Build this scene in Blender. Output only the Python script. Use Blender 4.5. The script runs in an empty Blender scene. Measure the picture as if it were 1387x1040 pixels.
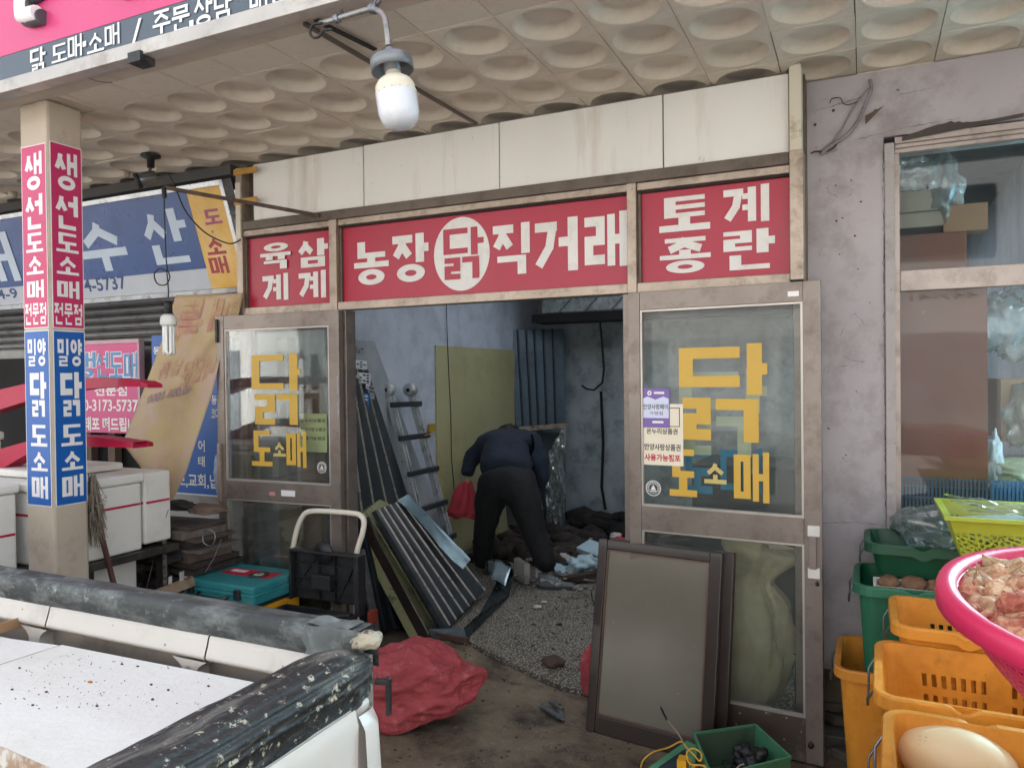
import bpy, bmesh, math, random
import numpy as np
from mathutils import Vector, Matrix, noise
random.seed(7)
S = bpy.context.scene
COL = S.collection
# ------------------------------------------------------------------ camera
F_, YAW, PIT, ROL, HC = 1019.8, .43693, -.0111, -.01156, 1.65
cy, sy = math.cos(YAW), math.sin(YAW)
FW = Vector((-sy*math.cos(PIT), cy*math.cos(PIT), math.sin(PIT)))
R0 = Vector((cy, sy, 0)); U0 = R0.cross(FW)
RT = R0*math.cos(ROL)+U0*math.sin(ROL); UP = -R0*math.sin(ROL)+U0*math.cos(ROL)
CAM = Vector((0, 0, HC))
cd = bpy.data.cameras.new('camera'); co = bpy.data.objects.new('camera', cd); COL.objects.link(co)
cd.sensor_width = 36; cd.sensor_fit = 'HORIZONTAL'; cd.lens = F_*36/1387; cd.clip_start = .05; cd.clip_end = 300
co.matrix_world = Matrix(((RT.x, UP.x, -FW.x, CAM.x), (RT.y, UP.y, -FW.y, CAM.y), (RT.z, UP.z, -FW.z, CAM.z), (0, 0, 0, 1)))
S.camera = co
# ------------------------------------------------------------------ daylight
w = bpy.data.worlds.new('World'); S.world = w; w.use_nodes = True
nt = w.node_tree; nt.nodes.clear()
sk = nt.nodes.new('ShaderNodeTexSky'); sk.sky_type = 'NISHITA'; sk.sun_disc = False
SUN_EL, SUN_AZ = math.radians(50), math.radians(8)
sk.sun_elevation = SUN_EL; sk.sun_rotation = SUN_AZ; sk.air_density = 1.0; sk.dust_density = 3; sk.ozone_density = .6
hs = nt.nodes.new('ShaderNodeHueSaturation'); hs.inputs['Saturation'].default_value = .38
bg = nt.nodes.new('ShaderNodeBackground'); bg.inputs['Strength'].default_value = .15
ow = nt.nodes.new('ShaderNodeOutputWorld')
nt.links.new(sk.outputs[0], hs.inputs['Color']); nt.links.new(hs.outputs[0], bg.inputs[0]); nt.links.new(bg.outputs[0], ow.inputs[0])
sd = bpy.data.lights.new('sun', 'SUN'); sd.energy = 3.0; sd.angle = math.radians(3); sd.color = (1, .97, .93)
so = bpy.data.objects.new('sun', sd); COL.objects.link(so)
sdir = Vector((math.sin(SUN_AZ)*math.cos(SUN_EL), math.cos(SUN_AZ)*math.cos(SUN_EL), math.sin(SUN_EL)))
so.rotation_euler = sdir.to_track_quat('Z', 'Y').to_euler()
S.view_settings.view_transform = 'Standard'; S.view_settings.look = 'None'; S.view_settings.gamma = 1
S.view_settings.exposure = 1.95
S.view_settings.use_curve_mapping = False
# ------------------------------------------------------------------ helpers
def ray(px, py): return (px-693.5)/F_*RT + (520-py)/F_*UP + FW
def aY(px, py, Y): d = ray(px, py); return CAM + d*(Y/d.y)
def aZ(px, py, z=0): d = ray(px, py); return CAM + d*((z-HC)/d.z)
def aX(px, py, X): d = ray(px, py); return CAM + d*(X/d.x)
def srgb(h):
    if isinstance(h, str):
        h = h.lstrip('#'); c = [int(h[i:i+2], 16)/255 for i in (0, 2, 4)]
        return tuple(x/12.92 if x < .04045 else ((x+.055)/1.055)**2.4 for x in c)
    return tuple(h)
MATS = {}
def mat(name, col, rough=.6, metal=0, var=.12, vs=3, dirt=None, dscale=6, dlo=.5, dhi=.75, bump=0, bs=40, spec=.5,
        specks=None, sscale=60, sth=.06, streak=False, coat=0, dirt2=None, trans=0, rand=0, detail=6, vcol=None):
    """procedural surface: base colour with broad variation, dirt patches, fine specks and bump"""
    if name in MATS: return MATS[name]
    m = bpy.data.materials.new(name); m.use_nodes = True; MATS[name] = m
    N = m.node_tree; b = N.nodes['Principled BSDF']; L = N.links.new
    tc = N.nodes.new('ShaderNodeTexCoord'); mp = N.nodes.new('ShaderNodeMapping'); L(tc.outputs['Object'], mp.inputs[0])
    if streak: mp.inputs['Scale'].default_value = (1, 1, .12) if streak is True else streak
    c = srgb(col)
    def nz(sc, det=detail, src=mp.outputs[0], ro=.6):
        n = N.nodes.new('ShaderNodeTexNoise'); n.inputs['Scale'].default_value = sc; n.inputs['Detail'].default_value = det
        n.inputs['Roughness'].default_value = ro; L(src, n.inputs['Vector']); return n.outputs['Fac']
    def ramp(src, lo, hi):
        r = N.nodes.new('ShaderNodeMapRange'); r.inputs[1].default_value = lo; r.inputs[2].default_value = hi; L(src, r.inputs[0]); return r.outputs[0]
    def mix(a, b2, f):
        x = N.nodes.new('ShaderNodeMix'); x.data_type = 'RGBA'
        if isinstance(f, float): x.inputs[0].default_value = f
        else: L(f, x.inputs[0])
        for i, v in ((6, a), (7, b2)):
            if isinstance(v, tuple): x.inputs[i].default_value = (*v[:3], 1)
            else: L(v, x.inputs[i])
        return x.outputs[2]
    lo = tuple(max(0, x*(1-var*1.6)) for x in c); hi = tuple(min(1, x*(1+var)) for x in c)
    if vcol: hi = srgb(vcol)
    out = mix(lo, hi, ramp(nz(vs), .3, .7))
    if dirt: out = mix(out, srgb(dirt), ramp(nz(dscale, 9, ro=.7), dlo, dhi))
    if dirt2: out = mix(out, srgb(dirt2[0]), ramp(nz(dirt2[1], 8, tc.outputs['Object'], .7), dirt2[2], dirt2[3]))
    if specks:
        v = N.nodes.new('ShaderNodeTexVoronoi'); v.inputs['Scale'].default_value = sscale; L(tc.outputs['Object'], v.inputs['Vector'])
        out = mix(out, srgb(specks), ramp(v.outputs['Distance'], sth*1.3, sth*.7))
    if rand:
        oi = N.nodes.new('ShaderNodeObjectInfo'); hv = N.nodes.new('ShaderNodeHueSaturation')
        L(ramp(oi.outputs['Random'], -1/(2*rand)+.5, 1/(2*rand)+.5) if False else oi.outputs['Random'], hv.inputs['Fac']) if False else None
        mr = N.nodes.new('ShaderNodeMapRange'); mr.inputs[3].default_value = 1-rand; mr.inputs[4].default_value = 1+rand
        L(oi.outputs['Random'], mr.inputs[0]); L(mr.outputs[0], hv.inputs['Value']); L(out, hv.inputs['Color']); out = hv.outputs[0]
    L(out, b.inputs['Base Color'])
    b.inputs['Metallic'].default_value = metal; b.inputs['Specular IOR Level'].default_value = spec
    rr = N.nodes.new('ShaderNodeMapRange'); rr.inputs[3].default_value = max(0, rough-.12); rr.inputs[4].default_value = min(1, rough+.12)
    L(nz(vs*4), rr.inputs[0]); L(rr.outputs[0], b.inputs['Roughness'])
    if coat: b.inputs['Coat Weight'].default_value = coat
    if trans: b.inputs['Transmission Weight'].default_value = trans
    if bump:
        bp = N.nodes.new('ShaderNodeBump'); bp.inputs['Strength'].default_value = min(1, bump); bp.inputs['Distance'].default_value = .004*max(1, bump)
        L(nz(bs, 8, tc.outputs['Object']), bp.inputs['Height']); L(bp.outputs[0], b.inputs['Normal'])
    return m
def glassmat(name, tint=(.86, .93, .92), dust=.05, dcol='#b9c4c4', rough=.02, refl=1.0):
    """thin window glass: clear with Fresnel reflection and a patchy film of dust"""
    if name in MATS: return MATS[name]
    m = bpy.data.materials.new(name); m.use_nodes = True; MATS[name] = m; N = m.node_tree; N.nodes.clear(); L = N.links.new
    o = N.nodes.new('ShaderNodeOutputMaterial'); t = N.nodes.new('ShaderNodeBsdfTransparent'); t.inputs[0].default_value = (*tint, 1)
    g = N.nodes.new('ShaderNodeBsdfGlossy'); g.inputs['Roughness'].default_value = rough
    fr = N.nodes.new('ShaderNodeFresnel'); fr.inputs[0].default_value = 1.5
    mu = N.nodes.new('ShaderNodeMath'); mu.operation = 'MULTIPLY'; mu.inputs[1].default_value = refl; L(fr.outputs[0], mu.inputs[0])
    a = N.nodes.new('ShaderNodeMixShader'); L(mu.outputs[0], a.inputs[0]); L(t.outputs[0], a.inputs[1]); L(g.outputs[0], a.inputs[2])
    d = N.nodes.new('ShaderNodeBsdfDiffuse'); d.inputs[0].default_value = (*srgb(dcol), 1)
    tc = N.nodes.new('ShaderNodeTexCoord'); n = N.nodes.new('ShaderNodeTexNoise'); n.inputs['Scale'].default_value = 5; n.inputs['Detail'].default_value = 9
    L(tc.outputs['Object'], n.inputs['Vector'])
    mr = N.nodes.new('ShaderNodeMapRange'); mr.inputs[1].default_value = .3; mr.inputs[2].default_value = .8; mr.inputs[3].default_value = dust*.3; mr.inputs[4].default_value = dust*2
    L(n.outputs['Fac'], mr.inputs[0])
    b = N.nodes.new('ShaderNodeMixShader'); L(mr.outputs[0], b.inputs[0]); L(a.outputs[0], b.inputs[1]); L(d.outputs[0], b.inputs[2]); L(b.outputs[0], o.inputs[0])
    return m
WP = {}
def wpos(o): return WP.get(o.name, Vector((0, 0, 0))) if o else Vector((0, 0, 0))
def tag(o, label=None, cat=None, group=None, kind=None):
    if label: o['label'] = label
    if cat: o['category'] = cat
    if group: o['group'] = group
    if kind: o['kind'] = kind
    return o
def thing(name, label, cat, loc=(0, 0, 0), group=None):
    o = bpy.data.objects.new(name, None); o.empty_display_size = .1; COL.objects.link(o); o.location = loc
    bpy.context.view_layer; WP[o.name] = Vector(loc); return tag(o, label, cat, group)
class MB:
    def __init__(s): s.v = []; s.f = []; s.sm = []
    def add(s, vs, fs, smooth=False):
        n = len(s.v); s.v += [Vector(v) for v in vs]; s.f += [tuple(i+n for i in f) for f in fs]; s.sm += [smooth]*len(fs); return s
    def box(s, a, b, M=None):
        x0, y0, z0 = a; x1, y1, z1 = b
        vs = [Vector(p) for p in ((x0,y0,z0),(x1,y0,z0),(x1,y1,z0),(x0,y1,z0),(x0,y0,z1),(x1,y0,z1),(x1,y1,z1),(x0,y1,z1))]
        if M: vs = [M @ v for v in vs]
        return s.add(vs, [(0,3,2,1),(4,5,6,7),(0,1,5,4),(1,2,6,5),(2,3,7,6),(3,0,4,7)])
    def hexa(s, p, q):   # two quads (bottom ring p, top ring q)
        return s.add(list(p)+list(q), [(0,3,2,1),(4,5,6,7),(0,1,5,4),(1,2,6,5),(2,3,7,6),(3,0,4,7)])
    def bar(s, a, b, w, h, up=(0, 0, 1)):
        a = Vector(a); b = Vector(b); d = (b-a).normalized(); u = Vector(up)
        if abs(d.dot(u)) > .98: u = Vector((0, 1, 0))
        x = d.cross(u).normalized(); u = x.cross(d).normalized()
        p = [a+x*i*w/2+u*j*h/2 for i, j in ((-1,-1),(1,-1),(1,1),(-1,1))]; q = [v+(b-a) for v in p]
        return s.hexa(p, q)
    def tube(s, pts, r, n=8, closed=False, cap=True):
        pts = [Vector(p) for p in pts]; rr = r if isinstance(r, (list, tuple)) else [r]*len(pts)
        N = len(pts); ref = None; rings = []
        for i, p in enumerate(pts):
            if closed: d = pts[(i+1) % N]-pts[i-1]
            else: d = pts[min(i+1, N-1)]-pts[max(i-1, 0)]
            d = d.normalized() if d.length else Vector((0, 0, 1))
            if ref is None: ref = Vector((0, 0, 1)) if abs(d.z) < .9 else Vector((1, 0, 0))
            x = d.cross(ref).normalized(); y = x.cross(d).normalized(); ref = y
            rings.append([p+(x*math.cos(2*math.pi*k/n)+y*math.sin(2*math.pi*k/n))*rr[i] for k in range(n)])
        vs = [v for r_ in rings for v in r_]; fs = []
        for i in range(N if closed else N-1):
            j = (i+1) % N
            for k in range(n): fs.append((i*n+k, i*n+(k+1) % n, j*n+(k+1) % n, j*n+k))
        s.add(vs, fs, True)
        if cap and not closed: s.add(rings[0], [tuple(range(n-1, -1, -1))]); s.add(rings[-1], [tuple(range(n))])
        return s
    def lathe(s, prof, n=24, M=None, cap=False):
        vs = []
        for r, z in prof:
            for k in range(n): vs.append(Vector((r*math.cos(2*math.pi*k/n), r*math.sin(2*math.pi*k/n), z)))
        if M: vs = [M @ v for v in vs]
        fs = [(i*n+k, i*n+(k+1) % n, (i+1)*n+(k+1) % n, (i+1)*n+k) for i in range(len(prof)-1) for k in range(n)]
        s.add(vs, fs, True)
        if cap:
            s.f.append(tuple(len(s.v)-len(vs)+k for k in range(n-1, -1, -1))); s.sm.append(False)
            s.f.append(tuple(len(s.v)-n+k for k in range(n))); s.sm.append(False)
        return s
    def blob(s, c, r, sub=3, amp=.15, sc=2.5, seed=0, flat=None, M=None):
        bm = bmesh.new(); bmesh.ops.create_icosphere(bm, subdivisions=sub, radius=1)
        vs = []
        for v in bm.verts:
            p = v.co.copy(); n_ = noise.noise(p*sc+Vector((seed*7.3, seed, -seed)))+.6*abs(noise.noise(p*sc*2.3+Vector((seed, 3, seed*2))))+.25*noise.noise(p*sc*6+Vector((seed, 9, 2)))
            p *= 1+amp*n_
            if flat is not None and p.z < flat: p.z = flat+(p.z-flat)*.1
            p = Vector((p.x*r[0], p.y*r[1], p.z*r[2]))
            if M: p = M @ p
            vs.append(p+Vector(c))
        fs = [tuple(v.index for v in f.verts) for f in bm.faces]; bm.free()
        return s.add(vs, fs, True)
    def patch(s, fn, nu, nv, smooth=True):
        vs = [fn(i/nu, j/nv) for j in range(nv+1) for i in range(nu+1)]
        fs = [(j*(nu+1)+i, j*(nu+1)+i+1, (j+1)*(nu+1)+i+1, (j+1)*(nu+1)+i) for j in range(nv) for i in range(nu)]
        return s.add(vs, fs, smooth)
    def build(s, name, m, parent=None, loc=None, bevel=0, solid=0, kind=None, label=None, cat=None, group=None, sub=0):
        if loc is None:
            if parent: loc = wpos(parent)
            else:
                xs = [v.x for v in s.v]; ys = [v.y for v in s.v]; loc = Vector(((min(xs)+max(xs))/2, (min(ys)+max(ys))/2, min(v.z for v in s.v)))
        loc = Vector(loc); me = bpy.data.meshes.new(name)
        me.from_pydata([v-loc for v in s.v], [], s.f); me.polygons.foreach_set('use_smooth', s.sm); me.update()
        if not isinstance(m, (list, tuple)): m = [m]
        for x in m: me.materials.append(x)
        o = bpy.data.objects.new(name, me); COL.objects.link(o); WP[o.name] = loc
        if parent: o.parent = parent; o.location = loc-wpos(parent)
        else: o.location = loc
        if solid:
            q = o.modifiers.new('thickness', 'SOLIDIFY'); q.thickness = solid; q.offset = 0
        if sub:
            q = o.modifiers.new('smooth', 'SUBSURF'); q.levels = sub; q.render_levels = sub
        if bevel:
            q = o.modifiers.new('edge', 'BEVEL'); q.width = bevel; q.segments = 2; q.limit_method = 'ANGLE'; q.angle_limit = .7
        return tag(o, label, cat, group, kind)
def kids(o): return [c for c in COL.objects if c.parent == o]
def copy_tree(o, parent=None):
    c = o.copy(); COL.objects.link(c); c.parent = parent
    for ch in list(o.children): copy_tree(ch, c)
    return c
def ridged(p, f, o=4, seed=0):
    s_, a_ = 0, 1
    for k in range(o):
        n_ = 1-2*abs(noise.noise(p*f+Vector((seed*3.7+k*9, seed, k*5)))); s_ += a_*n_; a_ *= .5; f *= 2.05
    return s_
# ------------------------------------------------------------------ lettering
class Frame:
    """a flat face: origin O, unit axes U (right) and V (up); N faces the viewer"""
    def __init__(s, O, U, V): s.O = Vector(O); s.U = Vector(U).normalized(); s.V = Vector(V).normalized(); s.N = s.U.cross(s.V)
    def p(s, u, v, d=0): return s.O+s.U*u+s.V*v+s.N*d
    def px(s, x, y):
        d = ray(x, y); t = (s.O-CAM).dot(s.N)/d.dot(s.N); q = CAM+d*t-s.O; return q.dot(s.U), q.dot(s.V)
    def box(s, x0, y0, x1, y1):
        xm, ym = (x0+x1)/2, (y0+y1)/2
        return s.px(x0, ym)[0], s.px(xm, y1)[1], s.px(x1, ym)[0], s.px(xm, y0)[1]
INI = 'ㄱㄲㄴㄷㄸㄹㅁㅂㅃㅅㅆㅇㅈㅉㅊㅋㅌㅍㅎ'
VOW = 'ㅏㅐㅑㅒㅓㅔㅕㅖㅗㅘㅙㅚㅛㅜㅝㅞㅟㅠㅡㅢㅣ'
FIN = ['', 'ㄱ', 'ㄲ', 'ㄳ', 'ㄴ', 'ㄵ', 'ㄶ', 'ㄷ', 'ㄹ', 'ㄺ', 'ㄻ', 'ㄼ', 'ㄽ', 'ㄾ', 'ㄿ', 'ㅀ', 'ㅁ', 'ㅂ', 'ㅄ', 'ㅅ', 'ㅆ', 'ㅇ', 'ㅈ', 'ㅊ', 'ㅋ', 'ㅌ', 'ㅍ', 'ㅎ']
ST = {'ㄱ': [[(0,1),(1,1),(1,0)]], 'ㄱd': [[(0,1),(1,1),(.75,.45),(.0,0)]], 'ㄴ': [[(0,1),(0,0),(1,0)]], 'ㄷ': [[(1,1),(0,1),(0,0),(1,0)]],
      'ㄹ': [[(0,1),(1,1),(1,.5),(0,.5),(0,0),(1,0)]], 'ㅁ': [[(0,1),(1,1),(1,0),(0,0),(0,1)]],
      'ㅂ': [[(0,1),(0,0),(1,0),(1,1)], [(0,.5),(1,.5)]], 'ㅅ': [[(.5,1),(.42,.6),(0,0)], [(.5,.62),(1,0)]],
      'ㅈ': [[(0,1),(1,1)], [(.5,1),(.42,.55),(0,0)], [(.5,.6),(1,0)]], 'ㅌ': [[(1,1),(0,1),(0,0),(1,0)], [(0,.5),(1,.5)]],
      'ㅍ': [[(0,1),(1,1)], [(0,0),(1,0)], [(.3,1),(.3,0)], [(.7,1),(.7,0)]]}
def jamo(j, x0, y0, x1, y1, tv, th):
    """strokes of one letter as 2-D quads; tv/th = thickness of upright/level strokes"""
    Q = []
    if j == 'ㅇ':
        n = 28; cx, cz = (x0+x1)/2, (y0+y1)/2; a, b = (x1-x0)/2, (y1-y0)/2; t = min(tv, th)
        for k in range(n):
            t0, t1 = 2*math.pi*k/n, 2*math.pi*(k+1)/n
            P = lambda t_, e: (cx+(a-e*tv)*math.cos(t_), cz+(b-e*th)*math.sin(t_))
            Q.append([P(t0, 0), P(t1, 0), P(t1, 1), P(t0, 1)])
        return Q
    if j == 'ㅎ':
        h = y1-y0; Q.append([(x0+.25*(x1-x0), y1-th), (x1-.25*(x1-x0), y1-th), (x1-.25*(x1-x0), y1), (x0+.25*(x1-x0), y1)])
        Q.append([(x0, y1-h*.3-th), (x1, y1-h*.3-th), (x1, y1-h*.3), (x0, y1-h*.3)])
        return Q+jamo('ㅇ', x0+.1*(x1-x0), y0, x1-.1*(x1-x0), y1-h*.3-th*1.2, tv*.9, th*.9)
    if j == 'ㄺ':
        m = x0+(x1-x0)*.5
        return jamo('ㄹ', x0, y0, m-.02*(x1-x0), y1, tv*.8, th*.72)+jamo('ㄱ', m+.06*(x1-x0), y0, x1, y1, tv, th)
    if j in ST:
        ax, az, bx, bz = x0+tv/2, y0+th/2, x1-tv/2, y1-th/2
        for pl in ST[j]:
            P = [(ax+(bx-ax)*u, az+(bz-az)*v) for u, v in pl]
            for i in range(len(P)-1):
                (px, pz), (qx, qz) = P[i], P[i+1]
                if abs(px-qx) < 1e-6:
                    lo, hi = min(pz, qz)-th/2, max(pz, qz)+th/2; Q.append([(px-tv/2, lo), (px+tv/2, lo), (px+tv/2, hi), (px-tv/2, hi)])
                elif abs(pz-qz) < 1e-6:
                    lo, hi = min(px, qx)-tv/2, max(px, qx)+tv/2; Q.append([(lo, pz-th/2), (hi, pz-th/2), (hi, pz+th/2), (lo, pz+th/2)])
                else:
                    t = (tv+th)/2*.95; d = Vector((qx-px, qz-pz)).normalized(); n_ = Vector((-d.y, d.x))*t/2
                    e = d*t*.18; a_ = Vector((px, pz))-e; b_ = Vector((qx, qz))+e
                    Q.append([tuple(a_-n_), tuple(b_-n_), tuple(b_+n_), tuple(a_+n_)])
        return Q
    R = lambda a, b, c, d: Q.append([(a, b), (c, b), (c, d), (a, d)])
    h, w_ = y1-y0, x1-x0
    if j in 'ㅏㅑㅓㅕㅣ':
        if j == 'ㅣ': R(x1-tv, y0, x1, y1)
        elif j in 'ㅏㅑ':
            xs = x0+.12*w_; R(xs, y0, xs+tv, y1)
            for k in ((.5,) if j == 'ㅏ' else (.66, .34)): R(xs+tv*.9, y0+h*k-th/2, x1, y0+h*k+th/2)
        else:
            R(x1-tv, y0, x1, y1)
            for k in ((.55,) if j == 'ㅓ' else (.7, .4)): R(x0-.1*w_, y0+h*k-th/2, x1-tv*.9, y0+h*k+th/2)
    elif j in 'ㅐㅔㅖㅒ':
        t = tv*.82; xa = x0+.04*w_; xb = x1-t
        R(xa, y0+(.03*h if j != 'ㅐ' else .02*h), xa+t, y1-.04*h); R(xb, y0, xb+t, y1)
        if j == 'ㅐ': R(xa+t*.9, y0+h*.5-th/2, xb+t*.1, y0+h*.5+th/2)
        else:
            for k in ((.5,) if j == 'ㅔ' else (.72, .42)): R(xa-.25*w_, y0+h*k-th*.4, xa+t*.1, y0+h*k+th*.4)
    elif j in 'ㅗㅛ':
        R(x0, y0, x1, y0+th)
        for k in ((.5,) if j == 'ㅗ' else (.32, .68)): R(x0+w_*k-tv/2, y0+th*.9, x0+w_*k+tv/2, y1)
    elif j in 'ㅜㅠ':
        R(x0, y1-th, x1, y1)
        for k in ((.5,) if j == 'ㅜ' else (.3, .7)): R(x0+w_*k-tv/2, y0, x0+w_*k+tv/2, y1-th*.9)
    elif j == 'ㅡ': R(x0, y0, x1, y0+th)
    return Q
def layout(ch):
    c = ord(ch)-0xAC00; i, v, f = INI[c//588], VOW[(c % 588)//28], FIN[c % 28]
    hz = v in 'ㅗㅛㅜㅠㅡ'
    if v == 'ㅚ':
        return [(i, .05, .42, .6, 1), ('ㅗ', 0, .12, .68, .4), ('ㅣ', .7, 0, 1, 1)]
    if not hz:
        ii = 'ㄱd' if i == 'ㄱ' else i; wide = v in 'ㅐㅔㅖ'; xv = .52 if wide else .6
        if not f: return [(ii, 0, .06, xv-(.08 if v in 'ㅓㅕㅖ' else .04), .94), (v, xv, 0, 1, 1)]
        return [(ii, 0, .48, xv-(.08 if v in 'ㅓㅕㅖ' else .04), .98), (v, xv, .4, 1, 1), (f, .12, 0, .9, .37)]
    if not f:
        if v in 'ㅜㅠ': return [(i, .08, .5, .92, 1), (v, 0, 0, 1, .44)]
        return [(i, .1, .4, .9, 1), (v, 0, 0, 1, .42)]
    if v in 'ㅜㅠ': return [(i, .1, .68, .9, 1), (v, 0, .36, 1, .62), (f, .12, 0, .88, .33)]
    return [(i, .1, .62, .9, 1), (v, 0, .4, 1, .66), (f, .12, 0, .88, .36)]
def syl(mb, fr, ch, x0, y0, x1, y1, d=.002, tv=.17, th=.13, parts=None, abs_t=None, step=.00025):
    W_, H_ = x1-x0, y1-y0
    k = 0
    for j, a, b, c, e in (parts or layout(ch)):
        n = 1
        t1, t2 = tv, th
        if not parts:
            if j == 'ㄹ' or j == 'ㅌ': t2 = min(th, (e-b)*.22)
            elif j not in 'ㅏㅓㅣㅐㅖㅑㅕㅔㅗㅜㅠㅛㅡ': t2 = min(th, (e-b)*.33)
            elif j in 'ㅗㅜㅠㅛ': t2 = min(th, (e-b)*.5)
            if (c-a) < .55 and j not in 'ㅏㅓㅣㅐㅖㅑㅕㅔ': t1 = tv*.9
            if j in 'ㅐㅖㅔ': t1 = tv*.95
            if j == 'ㄺ': t1 = tv*.85
        for q in jamo(j, x0+a*W_, y0+b*H_, x0+c*W_, y0+e*H_, t1*W_, t2*H_):
            k += 1; mb.add([fr.p(u, v, d+k*step/ (3 if j == 'ㅇ' else 1)) for u, v in q], [(0, 1, 2, 3)])
    return mb
def ftext(mb, fr, text, x0, y0, x1, y1, d=.0015, off=.0, mirror=False):
    """flat print set to fill the box"""
    c = bpy.data.curves.new('t', 'FONT'); c.body = text; c.offset = off; c.resolution_u = 3
    o = bpy.data.objects.new('t', c); COL.objects.link(o); bpy.context.view_layer.update()
    me = bpy.data.meshes.new_from_object(o.evaluated_get(bpy.context.evaluated_depsgraph_get()))
    xs = [v.co.x for v in me.vertices]; ys = [v.co.y for v in me.vertices]
    a, b, e, g = min(xs), max(xs), min(ys), max(ys)
    def T(v):
        u = (v.x-a)/(b-a); t = (v.y-e)/(g-e)
        if mirror: u = 1-u
        return fr.p(x0+u*(x1-x0), y0+t*(y1-y0), d)
    mb.add([T(v.co) for v in me.vertices], [tuple(p.vertices) for p in me.polygons])
    bpy.data.objects.remove(o); bpy.data.curves.remove(c); bpy.data.meshes.remove(me)
def rect(mb, fr, x0, y0, x1, y1, d): return mb.add([fr.p(x0, y0, d), fr.p(x1, y0, d), fr.p(x1, y1, d), fr.p(x0, y1, d)], [(0, 1, 2, 3)])
def slab(mb, fr, x0, y0, x1, y1, d0, d1):
    return mb.hexa([fr.p(x0, y0, d0), fr.p(x1, y0, d0), fr.p(x1, y1, d0), fr.p(x0, y1, d0)], [fr.p(x0, y0, d1), fr.p(x1, y0, d1), fr.p(x1, y1, d1), fr.p(x0, y1, d1)])
def letter(fr, ch, pxb, m, parent, **k):
    mb = MB(); b = fr.box(*pxb); syl(mb, fr, ch, *b, **k); return mb.build('letter', m, parent)
def ring(mb, fr, cx, cz, a, b, ia, ib, d, n=40):
    for k in range(n):
        t0, t1 = 2*math.pi*k/n, 2*math.pi*(k+1)/n
        if ia: mb.add([fr.p(cx+a*math.cos(t0), cz+b*math.sin(t0), d), fr.p(cx+a*math.cos(t1), cz+b*math.sin(t1), d), fr.p(cx+ia*math.cos(t1), cz+ib*math.sin(t1), d), fr.p(cx+ia*math.cos(t0), cz+ib*math.sin(t0), d)], [(0, 1, 2, 3)])
    if not ia: mb.add([fr.p(cx+a*math.cos(2*math.pi*k/n), cz+b*math.sin(2*math.pi*k/n), d) for k in range(n)], [tuple(range(n))])
# ------------------------------------------------------------------ materials
M_tile = mat('ceiling_tile', '#cfc4b4', .8, var=.06, vs=4, dirt='#b0a290', dscale=9, dlo=.5, dhi=.95, bump=.15, bs=60, spec=.2, rand=.05)
M_gap = mat('dark_gap', '#2c2621', .9)
M_soffit = mat('soffit_paint', '#c0b3a3', .7, var=.06, dirt='#8c7c68', dscale=3, dlo=.5, dhi=.9, bump=.1)
M_alum = mat('aged_aluminium', '#a8998a', .42, .55, var=.12, vs=6, dirt='#6a5a4a', dscale=14, dlo=.5, dhi=.78, bump=.12, bs=90, specks='#5b4c3e', sscale=70, sth=.1)
M_bronze = mat('bronze_aluminium', '#857b73', .38, .5, var=.12, vs=4, dirt='#5d4b40', dscale=11, dlo=.5, dhi=.85, specks='#b9b0a5', sscale=41, sth=.05, bump=.05)
M_rail = mat('brown_rail', '#675c52', .5, .4, var=.1, dirt='#4a3f36', dscale=8, bump=.1)
M_white = mat('white_enamel_panel', '#e4e1da', .32, var=.035, vs=1.6, streak=True, dirt='#b9aa98', dscale=5, dlo=.52, dhi=.85, dirt2=('#9b8b76', 7, .64, .8), specks='#8f8272', sscale=14, sth=.03)
M_cream = mat('cream_post_paint', '#cfc6b2', .5, var=.06, dirt='#8a765c', dscale=12, dlo=.52, dhi=.75, bump=.15)
M_red = mat('red_sign_vinyl', '#a81a36', .35, var=.07, vs=2, dirt='#8f2340', dscale=2, dlo=.5, dhi=.9)
M_letter = mat('white_letter_vinyl', '#d8d5cf', .4, var=.04, dirt='#b3aca2', dscale=12, dlo=.5, dhi=.85)
M_yel = mat('yellow_letter_vinyl', '#c9a23c', .4, var=.05)
M_yelp = mat('pale_yellow_vinyl', '#bfae68', .45, var=.06)
M_ghost = mat('pale_green_vinyl', '#b8c2a4', .5, var=.08)
M_teal = mat('teal_letter_vinyl', '#1e7da0', .4, var=.05)
M_glass = glassmat('door_glass', tint=(.93, .95, .94), dust=.03, dcol='#b9bcb4', refl=.6)
M_glass2 = glassmat('window_glass', tint=(.92, .96, .97), dust=.025, refl=.6)
M_frost = mat('frosted_glass', '#6b665a', .22, var=.06, vs=.8, dirt='#5a564b', dscale=.9, dlo=.35, dhi=.9, specks='#a8a294', sscale=17, sth=.03)
M_wood = mat('dark_brown_wood', '#261a14', .35, var=.2, vs=9, streak=True, bump=.15, coat=.2)
M_plast = mat('grey_plaster', '#aea7a9', .8, var=.07, vs=1.5, dirt='#877e7c', dscale=3.2, dlo=.48, dhi=.72, dirt2=('#6e655f', 5, .62, .78), specks='#5c544f', sscale=11, sth=.03, bump=.5, bs=14)
M_plaster_low = mat('dirty_plaster', '#6b5f54', .9, var=.2, dirt='#3c332b', dscale=5, bump=.8, bs=20)
M_ground = mat('wet_concrete', '#857762', .62, var=.22, vs=2.2, dirt='#3c3229', dscale=2.2, dlo=.42, dhi=.62, dirt2=('#9a8a6e', 1.6, .5, .75), specks='#a59c8e', sscale=38, sth=.1, bump=.9, bs=55)
M_road = mat('street_concrete', '#a2a09c', .8, var=.15, vs=1, bump=.6, bs=60)
M_terr = mat('terrazzo_floor', '#5c584e', .55, var=.2, vs=2.5, dirt='#2c2722', dscale=2.4, dlo=.46, dhi=.68, specks='#b3ad9f', sscale=75, sth=.36, bump=.3, bs=50)
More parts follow.
